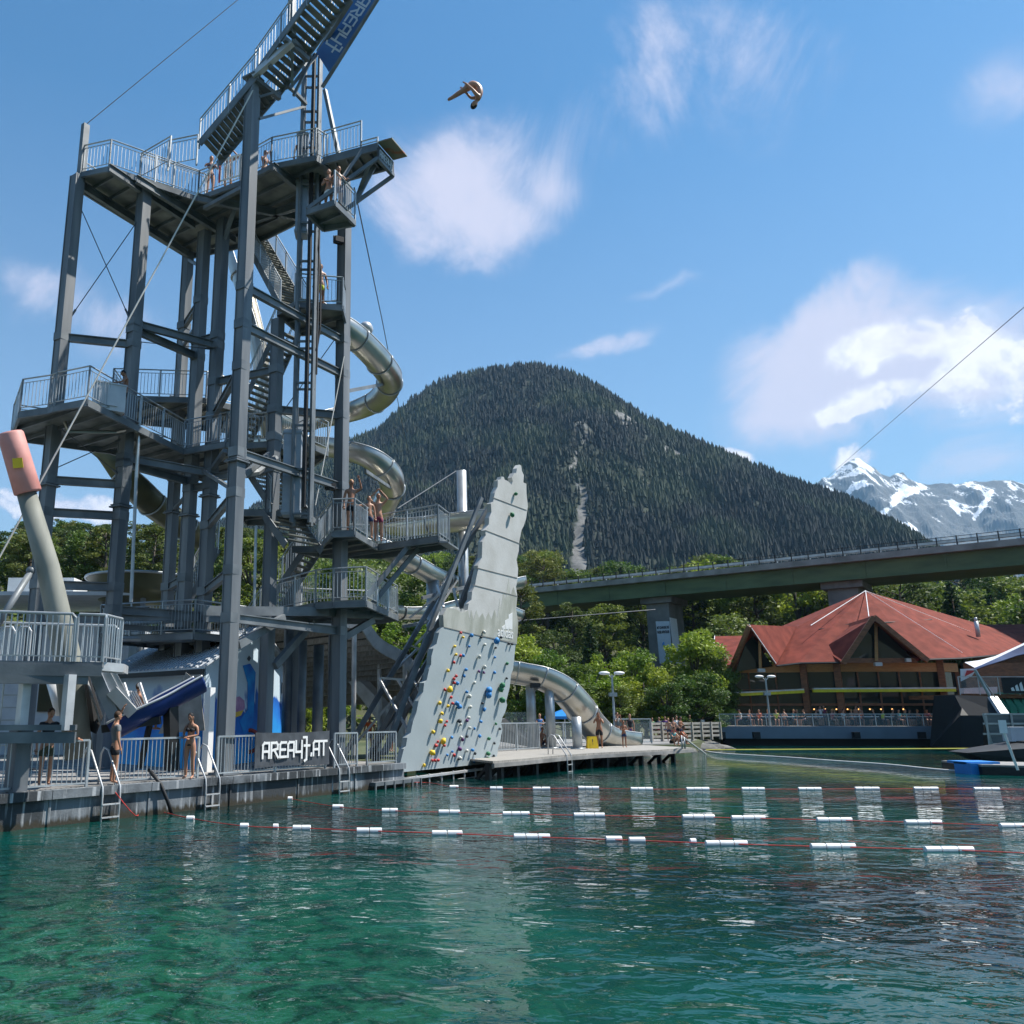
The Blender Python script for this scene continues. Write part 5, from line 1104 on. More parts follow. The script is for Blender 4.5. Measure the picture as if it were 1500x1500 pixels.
# bright broadleaf trees along the shore: (u, v of top, Y, kind, label)
for u, v, Y, wd, kd, lb in ((757,930,74,1.,'bright','bright green leafy tree right behind the jagged climbing wall'),(792,952,72,1.05,'bright','bright green leafy tree above the bend of the steel exit tube'),(826,972,71,1.,'mid','darker leafy tree just right of the exit tube bend'),
        (862,975,73,1.0,'bright','low bright leafy tree left of the double-headed lamp post'),(896,952,75,1.1,'bright','broad bright tree directly behind the jetty lamp post'),(926,950,76,.95,'bright','bright leafy tree below the banner on the viaduct pier, left side'),
        (958,972,74,.8,'bright','rounded green tree partly covering the foot of the pier banner'),(1014,922,77,1.0,'bright','tallest bright leafy tree, just right of the pier banner'),(1034,945,78,1.,'mid','leafy tree at the left end of the red-roofed restaurant'),(1018,985,73,1.2,'mid','dark low leafy tree beside the restaurant terrace'),
        (975,1000,71,1.1,'mid','dark bushy tree behind the children on the jetty'),(845,1010,70,1.,'mid','bushy dark tree behind the slide exit'),(905,1005,71,1.,'mid','shaded bushy tree behind the jetty swimmers'),(940,985,73,1.,'bright','leafy tree low behind the people holding cameras'),
        (470,925,62,1.,'bright','bright tree seen between the round slide columns under the tower'),(448,935,58,.9,'bright','bright tree seen left of the round slide columns under the tower'),(497,935,66,1.,'mid','leafy tree seen through the wavy canopy posts'),(530,905,70,1.,'bright','leafy tree standing above the wavy canopy roof'),
        (600,910,72,1.1,'bright','leafy tree behind the lattice frame of the climbing wall'),(20,985,50,1.,'bright','leafy tree seen through the frame under the raised left platform'),(640,930,75,1.,'mid','leafy tree close behind the foot of the climbing wall')):
    p = U(u, v, Y); z0 = max(.6, hz(p.x, p.y)); h = max(3.5, p.z-z0); plant(kd, p.x, p.y, h, lb, 'leafy trees along the shore', z0, wd*1.05 if h > 6 else 1.5)
TL = [(-100,770),(0,778),(40,758),(140,766),(200,762),(260,772),(380,772),(440,795),(500,800),(600,812),(700,808),(760,815),(800,803),(850,838),(880,826),(905,806),(925,830),(960,838),(1000,830),(1045,810),(1100,820),(1160,830),(1250,832),(1320,840),(1400,832),(1500,838),(1600,835)]
rank = {}
def glabel(kd, u):
    reg = 'behind the left tower columns' if u < 420 else 'behind the right side of the tower' if u < 740 else 'between the viaduct and the mountain' 
    return reg
cnt = 0; placed = []
for k, u in enumerate(np.arange(742, 1345, 9.5)):     # the row that shows above the viaduct
    u = u+random.uniform(-4, 4); Y = random.uniform(150, 178) if k % 2 else random.uniform(178, 205); a, y, _ = ray(u, 850); x = a/y*Y; z0 = hz(x, Y)
    h = U(u, interp(TL, u)+random.choice((0,0,4,8,13)), Y).z-z0; kd = random.choice(['pine','spruce','pine','mid','spruce']); kn = {'pine':'olive-green pine','spruce':'narrow dark spruce','mid':'mid-green broadleaf tree'}[kd]
    if h > 4: plant(kd, x, Y, h, kn+' rising above the viaduct in front of the mountain', kn+'s rising above the viaduct in front of the mountain', z0, (1.25 if h < 14 else .95)); placed.append((x, Y))
cnt = len(placed)
for k in range(4000):
    if cnt >= 285: break
    u = random.uniform(-90, 1590); far = random.random() < .55
    Y = random.uniform(140, 215) if far else random.uniform(76, 135)
    a, y, _ = ray(u, 850); x = a/y*Y
    if u < 420: Y = random.uniform(78, 150); x = a/y*Y
    if u > 1030 and Y < 100: continue
    p0 = (x-19.4)*-bn_.x+(Y-127)*-bn_.y   # distance in front of the viaduct
    if -12.5 < p0 < 3.: continue
    z0 = hz(x, Y)
    if z0 < 1.2: continue
    if any((x-q[0])**2+(Y-q[1])**2 < (4.2 if Y > 130 else 3.6)**2 for q in placed): continue
    tl = interp(TL, u); ymax = U(u, tl+random.choice((0,2,5,12,20)), Y).z-z0
    h = random.uniform(9, 15)
    beyond = p0 < 0
    if beyond:
        h = min(ymax, random.uniform(11, 19)) if ymax > 5 else 0
        if ymax < 24 and random.random() < .6: h = ymax
    else: h = min(h, ymax, (16.5-z0) if u > 420 else 99)
    if not beyond and 925 < u < 1008: h = min(h, U(u, 972, Y).z-z0)
    if h < 5: continue
    if u < 420: kd = random.choices(['pine','spruce','mid'], [8,1,2])[0]
    elif beyond: kd = random.choices(['pine','spruce','mid','bright'], [3,4,3,1])[0]
    else: kd = random.choices(['spruce','pine','mid','bright'], [4,4,3,1])[0]
    w_ = random.uniform(.95, 1.3)*(1.15 if h < 9 else 1)
    kn = {'pine':'olive-green pine','spruce':'narrow dark spruce','mid':'mid-green broadleaf tree','bright':'fresh green broadleaf tree'}[kd]
    if u < 420: rg = 'on the wooded slope behind the left tower columns'
    elif beyond: rg = 'rising above the viaduct in front of the mountain' if u < 1330 else 'on the slope beyond the right end of the viaduct'
    elif u < 740: rg = 'on the slope behind the right side of the tower'
    elif u < 1050: rg = 'in the shade under the viaduct'
    else: rg = 'on the slope behind the red restaurant roof'
    plant(kd, x, Y, h, kn+' '+rg, kn+'s '+rg, z0, w_); placed.append((x, Y)); cnt += 1
# understorey, one mass of shrubs
cen = []
for k in range(26000):
    u = random.uniform(-90, 1590); Y = random.uniform(60, 180)**1.0; a, y, _ = ray(u, 900); x = a/y*Y; z0 = hz(x, Y)
    if z0 < .9: continue
    cen.append((x+random.gauss(0,.3), Y+random.gauss(0,.3), z0+random.random()**2*2.2*(1+.8*mnoise.noise(Vector((x*.3, Y*.3, 0))))))
ub = leafmesh('undergrowth', np.array(cen), .38, 'leaf_mid'); tag(ub, 'low green undergrowth covering the wooded slope', 'undergrowth', kind='stuff')
# ================================================================ RESTAURANT
rs = thing('restaurant', 'large lakeside timber restaurant with a broad red hipped roof and glass front', 'restaurant', (46, 78, 1.5))
Ar = U(1268,866,82); L1r = U(1137,974,76); L2r = U(1171,970,74.6); Fr = U(1230,969,73.6); Rr = U(1346,965,73.6); R2 = U(1408,963,74.6); R3 = U(1476,957,79); R4 = U(1540,944,90); Bk1 = U(1330,945,100); Bk2 = U(1090,940,96); Kr = U(1168,918,81)
G0 = U(1279,902,72.2); K0 = U(1097,915,75.); KF = U(1068,985,77.5); L1f = U(1137,974,74.9)
def tri(name, l, m_='red_roof', th=.18, par=None):
    mb = MB(); mb.slab(l, (0,0,-th)); return mb.build(name, M[m_], par or rs)
roof = MB()
for l in ((Ar,Kr,L1r),(Ar,L1r,L2r),(Ar,L2r,Fr),(Ar,Fr,Rr),(Ar,Rr,R2),(Ar,R2,R3),(Ar,R3,R4),(Ar,R4,Bk1),(Ar,Bk1,Bk2),(Ar,Bk2,Kr)): roof.slab(l, (0,0,-.18))
Mg = G0+(Ar-G0)*.0+Vector((1.2,6.8,-.05))
for l in ((G0,Fr+Vector((-.2,-.8,-.1)),Fr+Vector((0,3,1.4)),Mg),(G0,Rr+Vector((.2,-.8,-.1)),Rr+Vector((0,3,1.4)),Mg),(K0,L1f,L1r,Kr),(K0,KF,KF+Vector((3,7,0)),Kr)): roof.slab(l, (0,0,-.18))
rfo = roof.build('roof', M['red_roof'], rs)
# left wing
LW = [U(1047,932,91), U(1092,931,89), U(1072,983,79.), U(1042,981,81.)]
mb = MB(); mb.slab(LW, (0,0,-.18)); mb.slab([LW[0], LW[1], LW[1]+Vector((4,8,-3)), LW[0]+Vector((4,8,-3))], (0,0,-.18)); mb.build('roof', M['red_roof'], rs)
mb = MB()
for a, b_ in ((Ar, U(1188,918,77.8)), (Ar, U(1273,905,73.5)), (K0, L1f), (LW[0], LW[3]), (Ar, U(1410,958,75)), (Ar, U(1455,940,82))): mb.tube([a+up*.05, b_+up*.12], .035 if b_.x < 45 else .02, 6)
mb.build('ridge_flashing', M['white'], rfo)
mb = MB(); mb.tube([lerp(Ar, L1r, .55)+up*.06, lerp(Ar, Fr, .50)+up*.06, lerp(Ar, Rr, .5)+up*.06, lerp(Ar, R3, .48)+up*.06], .04, 5); mb.build('snow_guard', M['rubber'], rfo)
# barge boards and gutters
mb = MB()
for a, b_ in ((G0, Fr+Vector((-.2,-.8,-.1))), (G0, Rr+Vector((.2,-.8,-.1))), (K0, KF)): mb = MB(); mb.bar(a-up*.12+Vector((0,-.06,0)), b_-up*.12+Vector((0,-.06,0)), .22, .42); mb.build('barge_board', M['timber'], rfo)
mb = MB()
for a, b_ in ((L1f,L2r),(L2r,Fr),(Rr,R2),(R2,R3),(R3,R4)): mb.tube([a+Vector((0,-.1,-.1)), b_+Vector((0,-.1,-.1))], .09, 6)
mb.build('gutter', M['rubber'], rfo)
p = U(1432,925,80); mb = MB(); mb.tube([p-up*.5, p+up*.95], .19, 10); mb.tube([p+up*.95, p+up*1.3], .13, 10); mb.build('flue', M['brightsteel'], rfo, True)
mb = MB(); mb.slab([U(1420,915,95), U(1560,914,95), U(1560,948,86), U(1450,946,86)], (0,0,-.2)); mb.build('rear_roof', M['red_roof'], rs)
mb = MB(); mb.slab([U(1420,915,95), U(1560,914,95), U(1560,914,95)-up*9, U(1420,915,95)-up*9], (0,.2,0)); mb.build('rear_wall', M['timber'], rs)
# facade: glass behind timber posts
zT = 1.55; fac_ = [U(1057,1040,80.5), U(1062,1040,78.2), U(1182,1040,76.), U(1232,1040,75.2), U(1385,1040,75.2), U(1410,1040,76.)]
fac_ = [Vector((p.x, p.y, zT)) for p in fac_]; TOP = 6.1
for a, b_ in zip(fac_, fac_[1:]):
    L = (b_-a).length; 
    mb = MB(); mb.slab([a+Vector((0,.15,0)), b_+Vector((0,.15,0)), b_+Vector((0,.15,TOP-zT)), a+Vector((0,.15,TOP-zT))], (0,.06,0)); mb.build('glazing', M['glass'], rs)
    mb = MB(); mb.bar(a+up*(TOP-zT+.35), b_+up*(TOP-zT+.35), .3, .75); mb.build('lintel_beam', M['timberlight'], rs)
    mb = MB(); mb.bar(a+up*1.75, b_+up*1.75, .18, .2); mb.bar(a+up*3.05, b_+up*3.05, .1, .08)
    n = max(1, round(L/1.9))
    for i in range(n+1): p = lerp(a, b_, i/n); w_ = .3 if i in (0, n) else .12; mb.bar(p, p+up*(TOP-zT), w_, w_)
    mb.build('window_frame', M['timber'], rs)
for p in fac_[1:5]:
    mb = MB(); mb.bar(p+Vector((0,-.15,0)), p+Vector((0,-.15,TOP-zT+1)), .5, .5); mb.build('timber_post', M['timber'], rs)
# gable glazing
gy = Fr.y+.9
def gab(l, par, mname, y=None, off=0.):
    pts = [U(u, v, (y or gy)+off) for u, v in l]; mb = MB(); mb.slab(pts, (0,.1,0)); return mb.build(mname, M['glass'] if mname == 'gable_window' else M['timber'], par)
gab([(1238,968),(1280,910),(1338,966)], rs, 'gable_window', 73.6)
gl = gab([(1236,964),(1340,964),(1344,971),(1232,971)], rs, 'gable_beam', 73.5)
mb = MB(); mb.bar(U(1283,912,73.4), U(1284,968,73.4), .22, .2); mb.build('king_post', M['timberlight'], rs)
gab([(1078,984),(1098,926),(1132,976)], rs, 'gable_window', 76.5); mb = MB(); mb.bar(U(1113,935,76.2), U(1114,980,76.2), .22, .2); mb.build('king_post', M['timberlight'], rs)
for p, q_ in ((U(1286,973,73.3), .6), (U(1115,982,76), .6), (U(1330,967,73.3), .4)): mb = MB(); mb.box(p, (q_,.3,.3)); mb.build('wall_lamp', M['brightsteel'], rs)
for (u0, v0, u1, v1, Y0, Y1) in ((1058,1019,1178,1013,77.4,75.2),(1191,1012,1399,1011,74.7,74.7)):
    mb = MB(); a, b_ = U(u0,v0,Y0), U(u1,v1,Y1); mb.bar(a, b_, .3, .24); aw = mb.build('awning_cassette', M['yellow'], rs); aw.data.materials[0] = mat('awning_yellow', (.55,.5,.01), .6)
    mb = MB(); mb.bar(a+up*.18, b_+up*.18, .36, .12); mb.build('cassette_cover', M['brightsteel'], aw)
# back walls so the building has a body
mb = MB(); mb.prism([(fac_[0].x+1, 81), (fac_[5].x, 77.), (64,82), (64,95), (38,95)], .6, 5.6); mb.build('rear_block', M['timber'], rs)
mb = MB()
for i in range(9): mb.ball(fac_[3]+Vector((i*.95-2.6, -.6, 1.35)), .06)
lm = bpy.data.materials.new('warm_bulb'); lm.use_nodes = True; lm.node_tree.nodes['Principled BSDF'].inputs['Emission Color'].default_value = (1,.45,.1,1); lm.node_tree.nodes['Principled BSDF'].inputs['Emission Strength'].default_value = 1.5
mb.build('string_light', lm, rs)
# terrace
tr_ = thing('terrace', 'long blue-grey fronted dining terrace over the water before the restaurant', 'terrace', (38, 71, 0))
ta, tb = U(1055,1064,71.5), U(1424,1064,70.2); ta.z = tb.z = zT
mb = MB(); mb.prism([(ta.x, ta.y), (tb.x, tb.y), (tb.x+.5, 79), (ta.x+2, 81)], zT-.15, zT-.002); mb.build('deck', M['woodgrey'], tr_)
mb = MB(); mb.slab([ta+Vector((0,-.05,0)), tb+Vector((0,-.05,0)), tb+Vector((.25,-.05,-.98)), ta+Vector((-.2,-.05,-.98))], (0,.15,0)); mb.build('fascia', M['fascia'], tr_)
mb = MB(); mb.prism([(ta.x+.5, ta.y+.5), (tb.x, tb.y+.5), (tb.x+.5, 79), (ta.x+2, 81)], -1, zT-.3); mb.build('under_deck_shade', M['black'], tr_)  # near-black block stands in for the shade under the deck
for u in (1057, 1108, 1254, 1350):
    mb = MB(); p = U(u, 1077, 70.3); mb.box(p, (.5,.4,.5)); mb.build('floodlight', M['black'], tr_)
mb = MB(); mb.bar(ta+up*.95, tb+up*.95, .08, .06)
for i in range(17): p = lerp(ta, tb, i/16); mb.bar(p, p+up*.95, .05, .05)
mb.build('handrail', M['brightsteel'], tr_)
mb = MB(); mb.slab([ta+up*.08, tb+up*.08, tb+up*.9, ta+up*.9], (0,.015,0)); mb.build('glass_panel', M['clearglass'], tr_)
# tables
mbt = None
def table(x, y, z, label):
    t = thing('cafe_table', label, 'table', (x, y, z), 'tables on the restaurant terrace'); mb = MB(); mb.box((x, y, z+.73), (1.3,.75,.05)); mb.build('table_top', M['bannerside'], t)
    mb = MB(); mb.bar((x, y, z), (x, y, z+.72), .08, .08); mb.box((x, y, z+.02), (.5,.5,.04)); mb.build('pedestal', M['rubber'], t)
# ================================================================ GRANDSTAND, TENT, DOCK at the right
gs = thing('grandstand', 'green-seated grandstand with dark side walls and a fenced base at the right edge', 'grandstand', tuple(U(1470,1090,64)))
Yg = 62.
mb = MB(); mb.slab([U(1398,1018,66), U(1446,1020,64), U(1473,1048,62), U(1441,1048,61), U(1441,1098,61), U(1392,1098,66)], (0,2.5,0)); mb.build('side_wall', M['black'], gs)
mb = MB(); mb.slab([U(1446,1021,64), U(1457,1021,64), U(1474,1046,62), U(1462,1046,62)], (0,-.3,.05)); mb.build('stair_stringer', M['brightsteel'], gs)
seatroot = gs
for r in range(9):
    v = 1043-r*2.9; Y = 63+r*.8; mb = MB(); a = U(1470-r*1.6, v, Y); n = 28
    mb.box((a.x+11.4, Y+.4, a.z-.5), (22,.8,.25)); mb.build('step', M['black'], gs)
    mb = MB()
    for i in range(n):
        x = a.x+.35+i*.62; mb.box((x, Y+.1, a.z-.12), (.46,.42,.06)); mb.box((x, Y+.32, a.z+.12), (.46,.06,.42))
    mb.build('seat_row', M['seatgreen'], gs)
mb = MB(); a, b_ = U(1440,1046,60.5), U(1620,1046,60.5); c, d = U(1620,1092,60.5), U(1453,1090,60.5)
mb.slab([a, b_, c, d], (0,.08,0)); mb.build('mesh_panel', mat('windbreak_mesh', (.07,.08,.085), .8, scale=.8, c2=(.2,.21,.21), stretch=(.4,1,3)), gs)
mb = MB()
for p, q_ in ((a, b_),(a, d),(d, c),(U(1481,1046,60.4), U(1488,1094,60.4)),(U(1535,1046,60.4), U(1545,1094,60.4)),(U(1444,1048,60.4), U(1452,1110,60.4)),(U(1440,1060,60.45),U(1620,1060,60.45)),(U(1440,1075,60.45),U(1620,1075,60.45))): mb.bar(p, q_, .12 if abs(p.x-q_.x) < 5 or p is a else .04, .12)
mb.build('frame', M['rail'], gs)
# upper balcony with glass rail
bl = thing('balcony', 'upper balcony with a glass rail and dark sponsor cloth right of the restaurant', 'balcony', tuple(U(1450,1018,68)))
mb = MB(); a, b_ = U(1405,1020,67), U(1640,1020,67); mb.bar(a+Vector((0,3,0)), b_+Vector((0,3,0)), 7, .3); mb.build('deck', M['timber'], bl)
a, b_ = U(1407,1018,66), U(1640,1018,66); mb = MB(); mb.bar(a+up*1.35, b_+up*1.35, .06, .06)
for i in range(9): p = lerp(a, b_, i/8.); mb.bar(p, p+up*1.35, .06, .06)
mb.build('handrail', M['brightsteel'], bl)
mb = MB(); mb.slab([a+up*.1, b_+up*.1, b_+up*1.3, a+up*1.3], (0,.02,0)); mb.build('glass_panel', M['clearglass'], bl)
mb = MB(); q0, q1 = U(1470,1018,65.8), U(1560,1018,65.8); mb.slab([q0+up*.1, q1+up*.1, q1+up*1.3, q0+up*1.3], (0,-.04,0)); cl = mb.build('sponsor_cloth', M['black'], bl)
for i, hgt in enumerate((.28,.48,.68)):
    mb = MB(); bx = q0+Vector((.62+i*.34,-.06,.3)); mb.slab([bx+up*.0, bx+Vector((.26,0,0)), bx+Vector((.16-.1*0,0,hgt)), bx+Vector((-.02,0,hgt*.75))], (0,-.01,0)); mb.build('emblem_bar', M['white'], cl)
mb = MB(); mb.slab([q0+Vector((2.4,-.06,.25)), q0+Vector((3.6,-.06,.25)), q0+Vector((3.5,-.06,1.05)), q0+Vector((2.4,-.06,1.05))], (0,-.01,0)); mb.build('emblem_plate', M['bannerpale'], cl)
mb = MB(); mb.slab([U(1412,1008,69), U(1461,1006,69), U(1461,1016,69), U(1412,1016,69)], (0,.5,0)); mb.build('bench', M['roofwhite'], bl)
mb = MB(); mb.prism([(U(1415,1000,76.5).x, 76.5), (85,76.5), (85,82), (U(1415,1000,80).x, 80)], .6, 6.9); tag(mb.build('side_building', M['timber']), 'dark timber building part in shade under the white tent sail at the right edge', 'building')
# tent sail
ten = thing('tent_sail', 'white-edged navy tent sail stretched over the balcony at the right edge', 'tent', tuple(U(1428,982,62)))
def surf(rows, name, m_, par, th=.04):
    mb = MB(); nr, nc = len(rows), len(rows[0]); vs = [Vector(p) for r in rows for p in r]; off = Vector((0,.0,-th)); vs2 = [v+off for v in vs]; N = nr*nc; fs = []
    for i in range(nr-1):
        for j in range(nc-1): q_ = (i*nc+j, i*nc+j+1, (i+1)*nc+j+1, (i+1)*nc+j); fs += [q_, tuple(N+k for k in reversed(q_))]
    mb.add(vs+vs2, fs); return mb.build(name, m_, par, True)
top = [U(1413,970,64), U(1435,967,63.6), U(1458,961,63.2), U(1482,950,62.6), U(1508,938,62), U(1560,915,61)]
mid = [U(1428,978,62), U(1440,973,62), U(1462,963,62), U(1485,952,62), U(1510,940,61.6), U(1562,917,60.8)]
low_ = [U(1428,981,62), U(1447,974,61.6), U(1470,967,61.5), U(1490,960,61.5), U(1515,955,61), U(1565,945,60.5)]
surf([top, mid], 'white_edge', M['white'], ten); surf([mid, low_], 'navy_panel', M['navy'], ten)
mb = MB(); mb.tube([U(1428,981,62), U(1450,1020,62)], .1, 8); mb.tube([U(1428,981,62), U(1458,1022,63)], .05, 8); mb.build('mast', M['rail'], ten)
mb = MB(); mb.slab([U(1407,980,67), U(1432,979,67), U(1424,990,67), U(1408,998,67)], (0,.05,0)); fl = mb.build('flag', M['bannerside'], ten); mb = MB(); mb.slab([U(1416,982,66.9), U(1430,982,66.9), U(1423,986,66.9), U(1413,991,66.9)], (0,-.02,0)); mb.build('flag_patch', M['hold_red'], fl)
# barge, dock, cushion
bg_ = thing('barge', 'dark flat barge moored at the right edge behind the blue-ended dock', 'barge', tuple(G(1470,1118,0)))
mb = MB(); a, b_, c, d = G(1419,1117,.45), G(1620,1117,.45), G(1620,1103,1.), G(1455,1103,1.)
a, b_ = G(1419,1119,0), G(1640,1122,0); mb.slab([Vector((a.x, a.y, .55)), Vector((a.x+1.5, a.y-.3, -.1)), Vector((b_.x, b_.y, -.1)), Vector((b_.x, b_.y, 1.15)), Vector((a.x+3.3, a.y+.2, 1.02))], (.3,2.0,0)); mb.build('hull', M['rubber'], bg_)
mb = MB(); mb.slab([Vector((a.x+3.3, a.y+.15, 1.05)), Vector((b_.x, b_.y-.05, 1.18)), Vector((b_.x+.3, b_.y+2., 1.18)), Vector((a.x+3.6, a.y+2.1, 1.05))], (0,0,.06)); mb.build('deck', M['rubber'], bg_)
mb = MB(); p = G(1470,1110,.9); mb.box(Vector((a.x+3.8, a.y+1.5, 1.45)), (1.1,.7,.75)); mb.build('crate', M['roofwhite'], bg_)
dk = thing('dock', 'low dark floating dock with a bright blue bumper at the right edge', 'dock', tuple(G(1470,1135,0)))
a, b_ = G(1440,1135,0), G(1640,1140,0); mb = MB(); mb.slab([a, b_, b_+Vector((.5,3.5,0)), a+Vector((.5,3.5,0))], (0,0,.32)); mb.build('pontoon', M['rubber'], dk)
mb = MB(); mb.slab([a+up*.33, b_+up*.33, b_+Vector((.5,3.5,.33)), a+Vector((.5,3.5,.33))], (0,0,.08)); mb.build('deck', M['quaytop'], dk)
a = G(1421,1134,.0); mb = MB(); mb.box(a+Vector((.45,.4,.22)), (.95,1.1,.48)); mb.box(a+Vector((.7,.75,.45)), (1.45,1.3,.1)); mb.build('bumper', M['bluelight'], dk)
mb = MB(); p = G(1491,1128,.4); mb.bar(p, p+up*1.6+Vector((-.35,0,0)), .09, .09); mb.box(p+up*1.62+Vector((-.35,-.06,0)), (.28,.05,.5)); mb.build('sign_post', M['white'], dk)
# ================================================================ JETTY
jt = thing('jetty', 'weathered wooden jetty on dark supports running right from the climbing wall', 'jetty', tuple(G(860,1105,.7)))
zj = .72; N_ = [G(722,1115,zj), G(760,1112,zj), G(820,1106.5,zj), G(868,1103,zj), G(920,1100.5,zj), G(970,1098,zj), G(1014,1095,zj)]
Bj = [p+Vector((-2.6,6.5,0)) for p in N_]; Bj[-1] = N_[-1]+Vector((-1.8,4.,0)); Bj[-2] = N_[-2]+Vector((-2.2,5.5,0)); mb = MB(); mb.prism([(p.x, p.y) for p in N_]+[(p.x, p.y) for p in reversed(Bj)], zj-.08, zj); mb.build('planking', M['woodgrey'], jt)
mb = MB()
for a, b_ in zip(N_, N_[1:]): mb.bar(a-up*.16, b_-up*.16, .12, .16)
mb.build('edge_beam', M['quaytop'], jt)
for i in range(len(N_)-1):
    for t in (.1, .55):
        mb = MB(); p = lerp(N_[i], N_[i+1], t)+Vector((-.25,.35,0)); mb.bar(p-up*1.6, p-up*.08, .2, .2); mb.bar(p+Vector((-.6,.8,-1.)), p-up*.2, .12, .12); mb.build('pile', M['rubber'], jt)
random.seed(3)
rkk = [(560,1148),(745,1128),(775,1127),(802,1124),(838,1121),(868,1119),(893,1117),(915,1115),(938,1112),(962,1110),(1025,1094),(1045,1092),(1060,1093),(985,1108),(1010,1101)]
rkk += [(1004,1102),(1014,1100.5),(1024,1099.5),(1035,1098.5),(1046,1097.5),(1056,1097)]
for i, (u, v) in enumerate(rkk):
    p = G(u, v, 0)+(Vector((-1.2,1.6,0)) if i < 15 else Vector((-.3,.6,0))); mb = MB(); mb.ball(p, (random.uniform(1.1,1.9), random.uniform(1.1,1.6), random.uniform(.35,.6)), seg=12, rings=8, jit=.12, Mx=Matrix.Rotation(random.uniform(0,3), 3, 'Z'))
    o = mb.build('shore_rock', M['rock'], None, True); tag(o, ['dark wet boulder at the waterline under the jetty', 'grey boulder on the shore by the terrace'][1 if u > 1020 else 0], 'rock', ['boulders under the jetty', 'boulders beside the terrace'][1 if u > 1020 else 0])
jd = (N_[2]-N_[1]).normalized(); ladder(0, 'steel pool ladder on the wooden jetty left of the man in black shorts', loc=G(829,1105.5,zj), dirn=jd, nrm=Vector((jd.y,-jd.x,0)), ztop=zj)
# handrail sloping into water at the jetty end
mb = MB()
for dx in (0, .7): a = U(998+dx*6,1078+dx*4,46.5); b_ = G(1034+dx*4,1101+dx*2,0)+Vector((0,0,-.2)); mb.tube([Vector((a.x,a.y,zj)), a, b_], .04, 8)
tag(mb.build('swim_handrail', M['brightsteel'], None, True), 'white handrail sloping into the water at the right end of the jetty', 'handrail')
# fences behind the jetty
def fence_pts(a, b_, label, h=1.2, m_='rail', gap=.14, group='railings behind the jetty', panel=None):
    t = thing('fence', label, 'fence', tuple(a), group); a = Vector(a); b_ = Vector(b_); L = (b_-a).length; mb = MB(); mb.bar(a+up*h, b_+up*h, .06, .06); mb.bar(a+up*.1, b_+up*.1, .05, .05); mb.build('rail', M[m_], t); mb = MB()
    n = max(1, round(L/2))
    for i in range(n+1): p = lerp(a, b_, i/n); mb.bar(p, p+up*h, .08, .08)
    mb.build('fence_post', M[m_], t)
    if panel: mb = MB(); mb.slab([a+up*.12, b_+up*.12, b_+up*(h-.05), a+up*(h-.05)], (0,.02,0)); mb.build('panel', M[panel], t)
    else:
        mb = MB(); n = int(L/gap)
        for i in range(1, n): p = lerp(a, b_, i/n); mb.bar(p+up*.1, p+up*h, .03, .03)
        mb.build('bars', M[m_], t)
    return t
fence_pts(G(722,1102,.7), G(790,1098,.7), 'grey barred fence at the back of the jetty beside the climbing wall', 1.35)
fence_pts(G(790,1092,.7), G(860,1090,.7), 'pale glazed fence panel behind the round slide columns', 1.3, panel='clearglass')
fence_pts(G(905,1090,.7), G(955,1089,.7), 'glazed fence panel behind the swimmers on the jetty', 1.5, panel='clearglass')
mb = MB(); mb.slab([U(725,1058,50), U(740,1052,50), U(800,1092,49), U(798,1098,49), U(725,1085,50)], (0,.8,0)); tag(mb.build('stair_wall', M['concrete2']), 'sloping grey stair wall behind the jetty beside the climbing wall', 'wall')
mb = MB(); a = U(740,1044,56); b_ = U(785,1044,56); mb.slab([a, b_, b_-up*1.1, a-up*1.1], (0,.03,0)); mb.bar(a, b_, .08, .08); tag(mb.build('wind_screen', M['clearglass']), 'low glass wind screen beyond the stair wall left of the slide columns', 'screen')
# wooden post-and-rail fence to the right
wf = thing('wooden_fence', 'weathered wooden rail fence behind the children at the right jetty end', 'fence', tuple(G(1000,1085,.7)))
a, b_ = G(955,1086,.7), G(1056,1083,.7)
for i in range(8): mb = MB(); p = lerp(a, b_, i/7); mb.bar(p, p+up*1.25, .18, .18); mb.build('fence_post', M['woodrail'], wf)
for z in (.3,.6,.9,1.15): mb = MB(); mb.bar(a+up*z, b_+up*z, .08, .16); mb.build('rail', M['woodrail'], wf)
# yellow caution board
yb = thing('caution_board', 'yellow folding wet-floor board standing on the jetty beside the exit tube', 'sign', tuple(G(869,1096.5,zj)))
p = G(869,1096.5,zj); 
for dy, tl in ((0, .12), (.4, -.12)):
    mb = MB(); mb.slab([p+Vector((-.3,dy,0)), p+Vector((.3,dy,0)), p+Vector((.24,dy+tl,.62)), p+Vector((-.24,dy+tl,.62))], (0,.03,0)); q_ = mb.build('panel', M['yellow'], yb)
text('lettering', '!', p+Vector((0,.04,.33)), (1,0,0), (0,.18,1), .4, M['darktext'], q_, .004)
# blue parasol
ps = thing('parasol', 'bright blue parasol open behind the round slide columns', 'parasol', tuple(G(826,1085,.7)))
p = U(827,1048,57); mb = MB(); n = 8; vs = [tuple(p+up*.45)]+[tuple(p+Vector((1.3*math.cos(a), 1.3*math.sin(a), -.05))) for a in np.linspace(0, 2*math.pi, n, endpoint=False)]
mb.add(vs, [(0, 1+i, 1+(i+1) % n) for i in range(n)]); vs2 = [tuple(p+Vector((1.3*math.cos(a), 1.3*math.sin(a), z))) for z in (-.05,-.22) for a in np.linspace(0, 2*math.pi, n, endpoint=False)]; mb.add(vs2, [(i, (i+1) % n, n+(i+1) % n, n+i) for i in range(n)]); mb.build('canopy', M['bluelight'], ps)
mb = MB(); mb.tube([(p.x, p.y, .7), p+up*.5], .03, 8); mb.build('pole', M['white'], ps)
